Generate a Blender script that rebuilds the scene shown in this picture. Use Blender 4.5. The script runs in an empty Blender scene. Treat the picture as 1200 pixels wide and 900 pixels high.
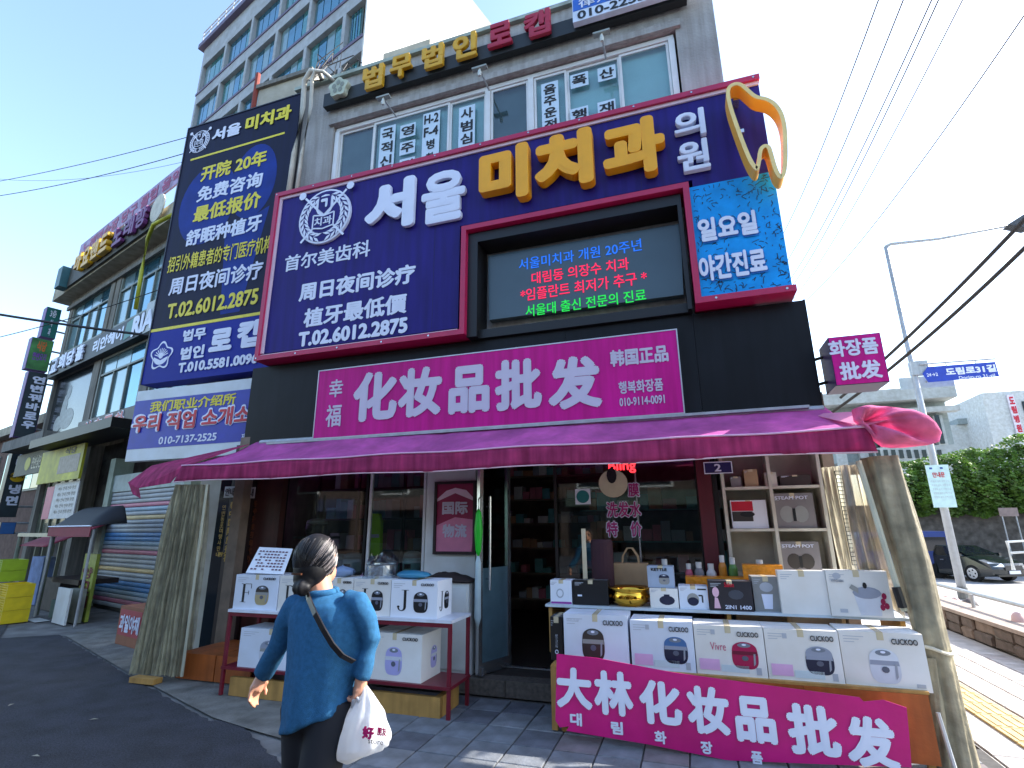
import bpy, bmesh, math, random
from mathutils import Matrix, Vector, noise
random.seed(7)
SC = bpy.context.scene
COL = SC.collection
# ---------------------------------------------------------------- camera, world, sun, exposure
CAMZ = 1.5
YAW, PIT, ROL, FPX = -0.31945721, 0.26757015, -0.00779556, 609.2
_F = Vector((math.sin(YAW)*math.cos(PIT), math.cos(YAW)*math.cos(PIT), math.sin(PIT)))
_R = Vector((math.cos(YAW), -math.sin(YAW), 0))
_U = _R.cross(_F)
CR = math.cos(ROL)*_R + math.sin(ROL)*_U
CU = -math.sin(ROL)*_R + math.cos(ROL)*_U
CF = _F
CAM = Vector((0, 0, CAMZ))
cd = bpy.data.cameras.new('camera'); cam = bpy.data.objects.new('camera', cd); COL.objects.link(cam)
cd.sensor_fit = 'HORIZONTAL'; cd.sensor_width = 36; cd.lens = FPX/1200*36; cd.clip_start = .05; cd.clip_end = 3000
cam.matrix_world = Matrix(((CR.x, CU.x, -CF.x, CAM.x), (CR.y, CU.y, -CF.y, CAM.y), (CR.z, CU.z, -CF.z, CAM.z), (0, 0, 0, 1)))
SC.camera = cam
SUN_AZ = math.radians(61)      # compass angle from +Y towards +X
SUN_EL = math.radians(38)
w = bpy.data.worlds.new('World'); SC.world = w; w.use_nodes = True
nt = w.node_tree; bg = nt.nodes['Background']
sky = nt.nodes.new('ShaderNodeTexSky'); sky.sky_type = 'NISHITA'; sky.sun_disc = False
sky.sun_elevation = SUN_EL; sky.sun_rotation = SUN_AZ; sky.air_density = 1.15; sky.dust_density = 1.3; sky.ozone_density = 1.8
nt.links.new(sky.outputs[0], bg.inputs[0]); bg.inputs[1].default_value = 0.13
sd = bpy.data.lights.new('sun', 'SUN'); sun = bpy.data.objects.new('sun', sd); COL.objects.link(sun)
sd.energy = 3.0; sd.angle = math.radians(.5); sd.color = (1, .95, .87)
SD = Vector((math.sin(SUN_AZ)*math.cos(SUN_EL), math.cos(SUN_AZ)*math.cos(SUN_EL), math.sin(SUN_EL)))
sun.rotation_euler = SD.to_track_quat('Z', 'Y').to_euler(); sun.location = (20, 5, 20)
SC.view_settings.view_transform = 'Standard'; SC.view_settings.look = 'None'
SC.view_settings.exposure = 1.98; SC.view_settings.gamma = 1; SC.view_settings.use_curve_mapping = False
try:
    SC.cycles.max_bounces = 6; SC.cycles.transparent_max_bounces = 12
except Exception: pass

# ---------------------------------------------------------------- frames and measuring
def frame(x, y, z=0, deg=0): return Matrix.Translation((x, y, z)) @ Matrix.Rotation(math.radians(deg), 4, 'Z')
FA = Matrix.Identity(4)
def P(x, y, Y, F=FA):
    "point of the vertical plane local-Y = Y of a building frame, from a measurement on the photograph"
    d = CR*((x-600)/FPX) - CU*((y-450)/FPX) + CF
    Fi = F.inverted(); c = Fi @ CAM; dl = Fi.to_3x3() @ d
    return c + dl*((Y-c.y)/dl.y)
def G(x, y, z=0):
    d = CR*((x-600)/FPX) - CU*((y-450)/FPX) + CF
    return CAM + d*((z-CAM.z)/d.z)
def rect(xl, yl, xr, yr, h, Y, F=FA):
    a, b = P(xl, yl, Y, F), P(xr, yr, Y, F); xc, yc = (xl+xr)/2, (yl+yr)/2
    H = (P(xc, yc-h/2, Y, F)-P(xc, yc+h/2, Y, F)).z; zc = P(xc, yc, Y, F).z
    return a.x, b.x, zc-H/2, zc+H/2

# ---------------------------------------------------------------- materials
def lin(c): return tuple(((v/255)/12.92 if v <= 10 else (((v/255)+.055)/1.055)**2.4) for v in c)
MC = {}
def M(name, rgb, rough=.6, metal=0., var=.12, scale=6., bump=.0, bscale=40., streak=0., emit=0., trans=0., spec=.5, dirt=0.):
    if name in MC: return MC[name]
    m = bpy.data.materials.new(name); m.use_nodes = True; n = m.node_tree.nodes; l = m.node_tree.links
    b = n['Principled BSDF']; b.inputs['Roughness'].default_value = rough; b.inputs['Metallic'].default_value = metal
    b.inputs['Specular IOR Level'].default_value = spec
    c = lin(rgb)
    tc = n.new('ShaderNodeTexCoord'); ns = n.new('ShaderNodeTexNoise'); ns.inputs['Scale'].default_value = scale; ns.inputs['Detail'].default_value = 6
    l.new(tc.outputs['Object'], ns.inputs['Vector'])
    cr = n.new('ShaderNodeValToRGB'); l.new(ns.outputs[0], cr.inputs[0])
    cr.color_ramp.elements[0].position = .3; cr.color_ramp.elements[1].position = .72
    cr.color_ramp.elements[0].color = tuple(v*(1-var) for v in c)+(1,); cr.color_ramp.elements[1].color = tuple(min(1, v*(1+var)) for v in c)+(1,)
    last = cr.outputs[0]
    if streak or dirt:
        mp = n.new('ShaderNodeMapping'); mp.inputs['Scale'].default_value = (9, 9, .7) if streak else (2.3, 2.3, 2.3)
        l.new(tc.outputs['Object'], mp.inputs[0]); n2 = n.new('ShaderNodeTexNoise'); n2.inputs['Scale'].default_value = 1.6; n2.inputs['Detail'].default_value = 7
        l.new(mp.outputs[0], n2.inputs['Vector']); r2 = n.new('ShaderNodeValToRGB'); l.new(n2.outputs[0], r2.inputs[0])
        r2.color_ramp.elements[0].position = .35; r2.color_ramp.elements[1].position = .65; k = 1-(streak or dirt)
        r2.color_ramp.elements[0].color = (k, k*.98, k*.94, 1); r2.color_ramp.elements[1].color = (1, 1, 1, 1)
        mx = n.new('ShaderNodeMix'); mx.data_type = 'RGBA'; mx.blend_type = 'MULTIPLY'; mx.inputs[0].default_value = 1
        l.new(last, mx.inputs[6]); l.new(r2.outputs[0], mx.inputs[7]); last = mx.outputs[2]
    l.new(last, b.inputs['Base Color'])
    if bump:
        n3 = n.new('ShaderNodeTexNoise'); n3.inputs['Scale'].default_value = bscale; n3.inputs['Detail'].default_value = 5
        l.new(tc.outputs['Object'], n3.inputs['Vector']); bp = n.new('ShaderNodeBump'); bp.inputs['Strength'].default_value = bump; bp.inputs['Distance'].default_value = .02
        l.new(n3.outputs[0], bp.inputs['Height']); l.new(bp.outputs[0], b.inputs['Normal'])
    if emit: b.inputs['Emission Color'].default_value = c+(1,); b.inputs['Emission Strength'].default_value = emit
    if trans:
        t = n.new('ShaderNodeBsdfTranslucent'); l.new(last, t.inputs[0]); ms = n.new('ShaderNodeMixShader'); ms.inputs[0].default_value = trans
        l.new(b.outputs[0], ms.inputs[1]); l.new(t.outputs[0], ms.inputs[2]); l.new(ms.outputs[0], n['Material Output'].inputs[0])
    MC[name] = m; return m
def glass(name, tint, clear=.8, rough=.03, ior=1.5):
    if name in MC: return MC[name]
    m = bpy.data.materials.new(name); m.use_nodes = True; n = m.node_tree.nodes; l = m.node_tree.links
    n.remove(n['Principled BSDF']); t = n.new('ShaderNodeBsdfTransparent'); t.inputs[0].default_value = tuple(v*clear for v in tint)+(1,)
    g = n.new('ShaderNodeBsdfGlossy'); g.inputs['Roughness'].default_value = rough
    lw_ = n.new('ShaderNodeLayerWeight'); lw_.inputs[0].default_value = .5; pw_n = n.new('ShaderNodeMath'); pw_n.operation = 'POWER'; pw_n.inputs[1].default_value = 4
    f = n.new('ShaderNodeMath'); f.operation = 'MULTIPLY_ADD'; f.inputs[1].default_value = .8; f.inputs[2].default_value = .07; f.use_clamp = True; ms = n.new('ShaderNodeMixShader')
    l.new(lw_.outputs['Facing'], pw_n.inputs[0]); l.new(pw_n.outputs[0], f.inputs[0]); l.new(f.outputs[0], ms.inputs[0]); l.new(t.outputs[0], ms.inputs[1]); l.new(g.outputs[0], ms.inputs[2]); l.new(ms.outputs[0], n['Material Output'].inputs[0])
    MC[name] = m; return m
def vinyl(name, rgb, mix=.45, streak=.3):
    "cloudy plastic sheet: part see-through, part translucent"
    m = M(name, rgb, .35, var=.25, streak=streak, scale=9, trans=.45); n = m.node_tree.nodes; l = m.node_tree.links
    o = n['Material Output']; s = o.inputs[0].links[0].from_socket; t = n.new('ShaderNodeBsdfTransparent'); ms = n.new('ShaderNodeMixShader'); ms.inputs[0].default_value = mix
    l.new(s, ms.inputs[1]); l.new(t.outputs[0], ms.inputs[2]); l.new(ms.outputs[0], o.inputs[0]); return m

concrete = M('concrete', (172, 170, 168), .85, var=.16, scale=2.2, bump=.35, bscale=35, streak=.25)
concrete_dark = M('old concrete', (128, 126, 120), .9, var=.2, scale=2, bump=.4, streak=.3)
plaster = M('pale plaster', (140, 136, 126), .9, var=.22, scale=1.5, bump=.3, streak=.4)
white_paint = M('white paint', (222, 224, 222), .45, var=.05, scale=5, dirt=.12)
white_frame = M('white window frame', (228, 230, 230), .35, var=.03, dirt=.1)
navy = M('indigo sign vinyl', (40, 28, 118), .5, var=.12, scale=1.2, spec=.22, streak=.24)
navy2 = M('dark navy sign vinyl', (10, 12, 52), .5, var=.2, scale=1.5, spec=.2, streak=.25)
royal = M('royal blue print', (12, 46, 134), .5, var=.25, scale=3, spec=.2)
blue_sign = M('blue sign vinyl', (22, 38, 144), .5, var=.1, scale=1.5, spec=.2)
crimson = M('crimson sign frame', (182, 26, 78), .35, var=.08)
pale_strip = M('pale pink frame lip', (226, 200, 212), .4, var=.05)
white_let = M('white lettering', (226, 230, 246), .4, var=.03)
gold_let = M('amber acrylic letter', (246, 170, 8), .32, var=.05)
yellow_let = M('yellow lettering', (232, 214, 40), .4, var=.05)
black_panel = M('black composite panel', (17, 19, 24), .45, var=.3, scale=2.5, streak=.35, spec=.25)
black = M('black metal', (18, 18, 20), .45)
pink_sign = M('magenta sign face', (208, 18, 140), .45, var=.1, scale=1, spec=.25, streak=.2)
pink_edge = M('silver sign edge', (190, 190, 196), .35, metal=.6)
silver_let = M('pale silver lettering', (205, 196, 214), .35, var=.03)
cyan_panel = M('sky blue film', (14, 160, 244), .5, var=.15, spec=.25, dirt=.12)
red_let = M('red lettering', (198, 24, 52), .4)
ink = M('black ink', (18, 20, 24), .5)
paper = M('white paper', (222, 226, 232), .6, var=.03)
paper_y = M('yellow sheet', (188, 186, 40), .55, var=.3, scale=2, dirt=.25)
maroon = M('maroon paint', (92, 20, 34), .45, var=.2, streak=.2)
darkwood = M('dark stained wood', (40, 22, 22), .5, var=.3, streak=.3)
orange_wood = M('orange varnished plywood', (176, 92, 36), .5, var=.3, scale=3, streak=.25, bump=.1)
pine = M('pine board', (184, 140, 74), .6, var=.2, streak=.25)
card = M('white box card', (226, 230, 238), .5, var=.03, scale=2)
card_edge = M('grey box card', (186, 192, 200), .55, var=.06)
kraft = M('kraft paper', (176, 146, 110), .7, var=.15)
orange_wrap = M('orange bubble wrap', (226, 140, 20), .3, var=.25, scale=20, bump=.5, bscale=60)
steel = M('steel', (190, 194, 198), .25, metal=.9)
brass = M('polished brass', (224, 170, 60), .16, metal=1., var=.1)
galv = M('galvanised pole', (176, 180, 184), .45, metal=.35, var=.1, streak=.15)
teal_glass = M('sky reflecting window', (84, 140, 160), .08, metal=.75, var=.25, scale=1.2)
dark_glass = M('dark window glass', (30, 40, 46), .06, metal=.3, var=.3, scale=1.5)
pale_glass = M('curtained window glass', (120, 150, 156), .12, metal=.35, var=.12, scale=1.2)
clear = glass('clear shop glass', (.86, .93, .92), .85)
awning_top = M('mauve awning cloth', (214, 104, 184), .8, var=.25, scale=3, streak=.1, trans=.4, bump=.1)
awning_val = M('wine awning valance', (204, 74, 130), .8, var=.25, scale=5, streak=.38, trans=.4, bump=.1, spec=.2)
awning_hot = M('hot pink awning cloth', (238, 136, 178), .95, var=.3, scale=7, trans=.45, bump=.3, spec=.1)
asphalt = M('asphalt', (56, 57, 66), .9, var=.55, scale=70, bump=.9, bscale=120, dirt=.4)
paving = M('concrete ground', (118, 116, 114), .9, var=.25, scale=4, bump=.4, dirt=.3)
green_t = M('green plastic', (30, 170, 50), .4)
cable = M('black cable', (24, 24, 28), .6)
beige_tarp = vinyl('cloudy plastic sheet', (204, 198, 170), .3, .5)
tan_tarp = M('rolled tan tarpaulin', (158, 148, 122), .6, var=.35, scale=9, streak=.45, bump=.5, bscale=14)

# ---------------------------------------------------------------- object helpers
W = {}
def reg(o, m): W[o.name] = m; return o
def thing(name, label, cat, loc, group=None, rotz=0):
    o = bpy.data.objects.new(name, None); COL.objects.link(o); o.empty_display_size = .1
    m = loc.copy() if isinstance(loc, Matrix) else frame(loc[0], loc[1], loc[2], rotz)
    o.matrix_basis = m; o['label'] = label; o['category'] = cat
    if group: o['group'] = group
    return reg(o, m)
def tag(o, label=None, cat=None, group=None, kind=None):
    if label: o['label'] = label
    if cat: o['category'] = cat
    if group: o['group'] = group
    if kind: o['kind'] = kind
    return o
def link(name, me, wm, parent=None, mat=None):
    if mat is not None and not me.materials: me.materials.append(mat)
    o = bpy.data.objects.new(name, me); COL.objects.link(o)
    o.matrix_basis = wm
    if parent is not None:
        o.parent = parent; o.matrix_parent_inverse = W[parent.name].inverted()
    return reg(o, wm)
class MB:
    def __init__(s): s.v = []; s.f = []
    def add(s, vs, fs): k = len(s.v); s.v += [Vector(a) for a in vs]; s.f += [[i+k for i in f] for f in fs]; return s
    def box(s, x0, x1, y0, y1, z0, z1):
        return s.add([(x0,y0,z0),(x1,y0,z0),(x1,y1,z0),(x0,y1,z0),(x0,y0,z1),(x1,y0,z1),(x1,y1,z1),(x0,y1,z1)],
                     [(0,3,2,1),(4,5,6,7),(0,1,5,4),(1,2,6,5),(2,3,7,6),(3,0,4,7)])
    def prism(s, pts, y0, y1):
        "outline in X,Z (counter-clockwise seen from -Y) from front y0 to back y1"
        n = len(pts); vs = [(p[0], y0, p[1]) for p in pts]+[(p[0], y1, p[1]) for p in pts]
        fs = [tuple(range(n)), tuple(range(2*n-1, n-1, -1))]+[(i, i+n, (i+1) % n+n, (i+1) % n) for i in range(n)]
        return s.add(vs, fs)
    def tube(s, pts, r, n=8, cap=True):
        pts = [Vector(p) for p in pts]; k0 = len(s.v); vs = []; fs = []; m = len(pts)
        for i, p in enumerate(pts):
            d = (pts[min(i+1, m-1)]-pts[max(i-1, 0)]).normalized(); a = d.cross(Vector((0, 0, 1)))
            if a.length < .05: a = d.cross(Vector((1, 0, 0)))
            a.normalize(); b = a.cross(d); rr = r[i] if isinstance(r, (list, tuple)) else r
            vs += [p+(a*math.cos(2*math.pi*j/n)+b*math.sin(2*math.pi*j/n))*rr for j in range(n)]
        for i in range(m-1):
            for j in range(n): fs.append((i*n+j, i*n+(j+1) % n, (i+1)*n+(j+1) % n, (i+1)*n+j))
        if cap: fs += [tuple(range(n-1, -1, -1)), tuple(range((m-1)*n, m*n))]
        return s.add(vs, fs)
    def lathe(s, c, prof, n=20, sx=1, sy=1):
        vs = []; fs = []; m = len(prof)
        for r, z in prof: vs += [(c[0]+sx*r*math.cos(2*math.pi*j/n), c[1]+sy*r*math.sin(2*math.pi*j/n), c[2]+z) for j in range(n)]
        for i in range(m-1):
            for j in range(n): fs.append((i*n+j, i*n+(j+1) % n, (i+1)*n+(j+1) % n, (i+1)*n+j))
        fs += [tuple(range(n-1, -1, -1)), tuple(range((m-1)*n, m*n))]
        return s.add(vs, fs)
    def grid(s, fn, nu, nv):
        vs = [fn(i/nu, j/nv) for j in range(nv+1) for i in range(nu+1)]
        return s.add(vs, [(j*(nu+1)+i, j*(nu+1)+i+1, (j+1)*(nu+1)+i+1, (j+1)*(nu+1)+i) for j in range(nv) for i in range(nu)])
    def rings(s, rs, n=20):
        "loft closed: each ring (centre, rx, ry)"
        vs = []; fs = []; m = len(rs)
        for c, rx, ry in rs: vs += [(c[0]+rx*math.cos(2*math.pi*j/n), c[1]+ry*math.sin(2*math.pi*j/n), c[2]) for j in range(n)]
        for i in range(m-1):
            for j in range(n): fs.append((i*n+j, i*n+(j+1) % n, (i+1)*n+(j+1) % n, (i+1)*n+j))
        fs += [tuple(range(n-1, -1, -1)), tuple(range((m-1)*n, m*n))]
        return s.add(vs, fs)
    def build(s, name, mat, parent=None, F=FA, smooth=False, fix=True, thick=0):
        lo = Vector([min(v[k] for v in s.v) for k in range(3)]); hi = Vector([max(v[k] for v in s.v) for k in range(3)])
        c = (lo+hi)/2; c.z = lo.z
        me = bpy.data.meshes.new(name); me.from_pydata([v-c for v in s.v], [], s.f)
        if fix:
            bm = bmesh.new(); bm.from_mesh(me); bmesh.ops.recalc_face_normals(bm, faces=bm.faces); bm.to_mesh(me); bm.free()
        if smooth: me.polygons.foreach_set('use_smooth', [True]*len(me.polygons))
        o = link(name, me, F @ Matrix.Translation(c), parent, mat)
        if thick: md = o.modifiers.new('s', 'SOLIDIFY'); md.thickness = thick
        return o
def box(name, mat, parent, x0, x1, y0, y1, z0, z1, F=FA): return MB().box(x0, x1, y0, y1, z0, z1).build(name, mat, parent, F)
def poly(name, mat, parent, pts, Y, F=FA, t=.004): return MB().prism(pts, Y-t, Y).build(name, mat, parent, F)
def ell(cx, cz, rx, rz, n=20, a=0): return [(cx+rx*math.cos(a+2*math.pi*i/n), cz+rz*math.sin(a+2*math.pi*i/n)) for i in range(n)]

TC = {}
def glyphs(s, extr):
    k = (s, extr)
    if k not in TC:
        c = bpy.data.curves.new('t', 'FONT'); c.body = s; c.resolution_u = 3; c.extrude = .5 if extr else 0; c.align_x = 'LEFT'
        o = bpy.data.objects.new('t', c); me = bpy.data.meshes.new_from_object(o)
        TC[k] = ([v.co.copy() for v in me.vertices], [tuple(p.vertices) for p in me.polygons])
        bpy.data.objects.remove(o); bpy.data.curves.remove(c); bpy.data.meshes.remove(me)
    return TC[k]
def TL(parent, s, x0, x1, z0, z1, Y, mat, F=FA, bold=.03, depth=0, name='lettering', vertical=False):
    if vertical:      # one glyph under the other
        n = len(s); H = (z1-z0)/n
        for i, ch in enumerate(s):
            if ch != ' ': TL(parent, ch, x0, x1, z1-(i+.92)*H, z1-(i+.08)*H, Y, mat, F, bold, depth, name)
        return
    vs, fs = glyphs(s, depth > 0)
    if not vs: return
    ax, bx = min(v.x for v in vs)-bold, max(v.x for v in vs)+bold; ay, by = min(v.y for v in vs)-bold, max(v.y for v in vs)+bold
    if by-ay < .5 and len(s) == 1: ay, by = -.1, .8
    sx = (x1-x0)/(bx-ax); sz = (z1-z0)/(by-ay); off = [(0, 0)]
    if bold > 0:
        k = 20 if depth else 8; off = [(bold*math.cos(2*math.pi*i/k), bold*math.sin(2*math.pi*i/k)) for i in range(k)]+[(0, 0)]
        if bold > .045: off = [(bold*.5*math.cos(2*math.pi*i/k+.4), bold*.5*math.sin(2*math.pi*i/k+.4)) for i in range(k)]+off
    mb = MB(); V = []; Fc = []
    for q, (ox, oy) in enumerate(off):
        dy = -.0005*q; k0 = len(V)
        for v in vs:
            y = Y+dy-(depth*(v.z+.5) if depth else .001)
            V.append(Vector((x0+(v.x+ox-ax)*sx, y, z0+(v.y+oy-ay)*sz)))
        Fc += [tuple(i+k0 for i in f) for f in fs]
    mb.v = V; mb.f = Fc
    return mb.build(name, mat, parent, F, fix=False)
def T(parent, s, xl, yl, xr, yr, h, Y, mat, F=FA, **kw):
    x0, x1, z0, z1 = rect(xl, yl, xr, yr, h, Y, F); return TL(parent, s, x0, x1, z0, z1, Y, mat, F, **kw)
def XZ(pts, Y, F=FA): return [((q := P(x, y, Y, F)).x, q.z) for x, y in pts]
def bar(mb, x, y, X, Z, t, y0, y1):
    "straight bar in the XZ plane of width t"
    a, b = Vector((x, y)), Vector((X, Z)); d = (b-a).normalized(); n = Vector((-d.y, d.x))*t/2
    mb.prism([tuple(a-n), tuple(b-n), tuple(b+n), tuple(a+n)], y0, y1)

# ---------------------------------------------------------------- ground
def sheet(name, pts, z, mat, thick=.0):
    mb = MB(); n = len(pts)
    mb.add([(x, y, z) for x, y in pts], [tuple(range(n))]); o = mb.build(name, mat, None, fix=False); o['kind'] = 'structure'; return o
def sstep(t): t = min(1, max(0, t)); return t*t*(3-2*t)
def gz(x, y): return -.85*sstep((y-8)/12)*sstep((x-3.6)/1.6)
def GG(x, y):
    z = 0
    for _ in range(12): p = G(x, y, z); z = gz(p.x, p.y)
    return p
def terrain(name, xs, ys, z, mat):
    mb = MB(); n = len(xs); mb.add([(x, y, z+gz(x, y)) for y in ys for x in xs], [(j*n+i, j*n+i+1, (j+1)*n+i+1, (j+1)*n+i) for j in range(len(ys)-1) for i in range(n-1)])
    o = mb.build(name, mat, None, fix=False, smooth=True); o['kind'] = 'structure'; return o
gys = [-400, -20, 0, 8]+[8+k*.75 for k in range(1, 17)]+[30, 60, 1500]
terrain('ground', [-900, -30, 0, 3.4, 3.6]+[3.6+.2*k for k in range(1, 9)]+[8, 14, 60, 900], gys, -.02, paving)
gpx = [(0, 747), (70, 743), (150, 790), (245, 843), (273, 840), (337, 900)]
rp = [(G(x, y).x, G(x, y).y) for x, y in gpx]
rq_ = []
for a, b in zip(rp, rp[1:]):
    n_ = max(1, int(math.hypot(b[0]-a[0], b[1]-a[1])/.06))
    for k in range(n_): rq_.append((a[0]+(b[0]-a[0])*k/n_+.03*noise.noise(Vector((a[0]+k*.7, k*.31, 0))), a[1]+(b[1]-a[1])*k/n_+.04*noise.noise(Vector((k*.5, a[1], 3)))))
rp = rq_+[rp[-1]]
road = sheet('road', [(-60, 20), (-60, -40), (30, -40), (30, 1.2), (1.2, 1.2), (-1.6, 2.3)]+rp[::-1]+[(-14, 8.2), (-30, 13.5)], -.008, asphalt)
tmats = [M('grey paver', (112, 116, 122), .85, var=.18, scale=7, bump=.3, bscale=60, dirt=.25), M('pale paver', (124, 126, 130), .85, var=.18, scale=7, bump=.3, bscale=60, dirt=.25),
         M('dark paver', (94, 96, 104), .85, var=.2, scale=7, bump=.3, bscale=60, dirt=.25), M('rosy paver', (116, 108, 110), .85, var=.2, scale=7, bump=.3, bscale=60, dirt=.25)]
def inpoly(x, y, pg):
    c = False; n = len(pg)
    for i in range(n):
        (ax, ay), (bx, by) = pg[i], pg[(i+1) % n]
        if (ay > y) != (by > y) and x < (bx-ax)*(y-ay)/(by-ay)+ax: c = not c
    return c
def pavement(name, x0, x1, y0, y1, t, mats, wts, z=.0, skip=None):
    base = sheet(name, [(x0, y0), (x1, y0), (x1, y1), (x0, y1)] if not skip else skip, z-.003, M('sand joint', (70, 68, 66), .95, var=.3, scale=20))
    ms = []
    for m in mats:
        bm = bmesh.new(); bmesh.ops.create_cube(bm, size=1); bmesh.ops.scale(bm, vec=(t-.012, t-.012, .016), verts=bm.verts)
        bmesh.ops.bevel(bm, geom=[e for e in bm.edges if all(v.co.z > 0 for v in e.verts)], offset=.004, segments=1, affect='EDGES')
        me = bpy.data.meshes.new('paver'); bm.to_mesh(me); bm.free(); me.materials.append(m); ms.append(me)
    nx, ny = int((x1-x0)/t), int((y1-y0)/t)
    for j in range(ny):
        for i in range(nx):
            x, y = x0+(i+.5)*t, y0+(j+.5)*t
            if skip and not inpoly(x, y, skip): continue
            me = random.choices(ms, wts)[0]
            link('paver', me, frame(x, y, z+random.uniform(-.002, .0015), random.uniform(-.5, .5)), base)
    return base
front_poly = [(-3.6, 4.92), (-2.75, 3.52), (-2.45, 3.1), (1.75, 3.1), (1.75, 4.92)]
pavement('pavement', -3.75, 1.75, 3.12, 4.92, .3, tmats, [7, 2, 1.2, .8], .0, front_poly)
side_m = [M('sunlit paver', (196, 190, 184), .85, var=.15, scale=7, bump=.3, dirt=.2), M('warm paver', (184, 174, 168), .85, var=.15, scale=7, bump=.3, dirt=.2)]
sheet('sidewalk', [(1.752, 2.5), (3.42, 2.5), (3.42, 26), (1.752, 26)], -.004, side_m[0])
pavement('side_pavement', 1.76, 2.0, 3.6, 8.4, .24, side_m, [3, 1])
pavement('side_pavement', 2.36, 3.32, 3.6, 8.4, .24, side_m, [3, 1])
yl = M('yellow tactile paver', (196, 172, 120), .8, var=.15, scale=8, bump=.2, dirt=.2)
sheet('tactile_strip', [(2.03, 2.5), (2.33, 2.5), (2.33, 26), (2.03, 26)], .0, yl)
me0 = None
strip = bpy.data.objects['tactile_strip']
mb = MB().box(-.145, .145, -.145, .145, 0, .012)
for a in (-.1, -.033, .033, .1): mb.box(a-.014, a+.014, -.13, .13, .0125, .017)
for k in range(20):
    if me0 is None: o = mb.build('tactile_tile', yl, strip, frame(2.18, 3.75, .002)); me0 = o.data
    else: link('tactile_tile', me0, frame(2.18, 3.75+.3*k, .002), strip)
terrain('side_road', [4.0]+[4.0+.2*k for k in range(1, 8)]+[8, 14, 30, 60], [2.5, 8]+[8+k*.75 for k in range(1, 17)]+[30, 60], -.006, M('pale worn road', (168, 166, 166), .9, var=.15, scale=5, dirt=.2))
# lane marks
wm_ = M('road paint', (226, 226, 222), .6, var=.08, dirt=.2)
def decal_strip(name, x, y, dx, L, w_, mat):
    mb = MB(); mb.add([(x+dx*k/8+s, y+L*k/8, gz(x+dx*k/8+s, y+L*k/8)+.006) for k in range(9) for s in (0, w_)], [(2*k, 2*k+1, 2*k+3, 2*k+2) for k in range(8)]); o = mb.build(name, mat, None, fix=False); o['kind'] = 'structure'
for x, y in ((6.2, 12.5), (7.4, 21.5), (8.4, 26)): decal_strip('lane_marking', x, y, .3, 2.2, .15, wm_)
sheet('concrete_apron', [(-9.3, 7.2), (-9.0, 5.9), (-5.9, 4.62), (-3.9, 3.84), (-3.3, 3.7), (-2.8, 3.6), (-3.6, 4.95), (-6.2, 5.4)], -.003, M('stained concrete', (120, 118, 112), .9, var=.3, scale=5, bump=.5, dirt=.4))

# ---------------------------------------------------------------- the shop building
YW = 5.35
bl = thing('commercial_building', 'grey rendered shop building carrying the large indigo dental sign', 'building', (-2.2, YW, 0))
mb = MB()
mb.box(-5.3, -4.56, YW, YW+.2, 2.62, 8.18); mb.box(.36, .81, YW, YW+.2, 2.62, 8.18)
mb.box(-4.56, .36, YW, YW+.2, 7.32, 8.18); mb.box(-4.56, .36, YW, YW+.2, 2.62, 5.9)
mb.build('front_wall', concrete, bl)
box('side_wall', concrete, bl, .56, .81, YW+.2, 11, 2.62, 8.18); box('side_wall', concrete, bl, -5.3, -5.05, YW+.2, 11, 2.62, 8.18)
box('roof', concrete_dark, bl, -5.05, .56, YW+.2, 11, 7.75, 7.9)
box('floor_slab', concrete_dark, bl, -5.05, .56, YW+.2, 11, 5.7, 5.88)
box('back_wall', concrete_dark, bl, -5.05, .56, 8.2, 8.4, 5.88, 7.75)
box('parapet_cap', M('weathered pale green coping', (168, 180, 170), .8, var=.15, dirt=.25), bl, -5.34, .85, YW-.06, YW+.3, 8.18, 8.24)
box('window_head', concrete, bl, -4.62, .42, YW-.05, YW+.02, 7.325, 7.42)
# windows of the office above
wx0, wx1, wz0, wz1 = -4.54, .33, 5.95, 7.3
wf = MB()
wf.box(wx0, wx1, YW+.04, YW+.12, wz1-.06, wz1); wf.box(wx0, wx1, YW+.04, YW+.12, wz0, wz0+.06)
cols = [wx0, P(435, 160, YW).x, P(568, 110, YW).x, P(576, 110, YW).x-.01, P(621, 100, YW).x, P(725, 70, YW).x, wx1]
wfr = wf.build('window_frame', white_frame, bl)
for x in (wx0+.03, cols[2]+.03, cols[4], wx1-.03): box('mullion', white_frame, wfr, x-.035, x+.035, YW+.03, YW+.13, wz0+.062, wz1-.062)
panes = [(wx0+.07, cols[1], pale_glass, .09), (cols[1], P(525, 125, YW).x, teal_glass, .07), (P(525, 125, YW).x, cols[2]-.01, teal_glass, .09), (cols[2]+.07, cols[4]-.04, dark_glass, .07),
         (cols[4]+.04, P(663, 90, YW).x, teal_glass, .07), (P(663, 90, YW).x, cols[5], pale_glass, .09), (cols[5], wx1-.07, pale_glass, .07)]
wpane = glass('office glass', (.85, .95, .96), .95)
for a, b, g, dy in panes:
    s = MB(); t = .028; y0, y1 = YW+dy-.015, YW+dy+.015
    s.box(a, a+t, y0, y1, wz0+.065, wz1-.065); s.box(b-t, b, y0, y1, wz0+.065, wz1-.065); s.box(a+t, b-t, y0, y1, wz1-.1, wz1-.065); s.box(a+t, b-t, y0, y1, wz0+.065, wz0+.1)
    sh = s.build('window', white_frame, bl); box('pane', wpane, sh, a+t, b-t, YW+dy-.004, YW+dy+.004, wz0+.1, wz1-.1)
bd = M('pale sky reflection', (190, 214, 214), .8, var=.08, scale=3)  # pale panels stand in for bright sky mirrored in the panes
dk = M('dim office interior', (84, 94, 98), .8, var=.3, scale=2)
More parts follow.
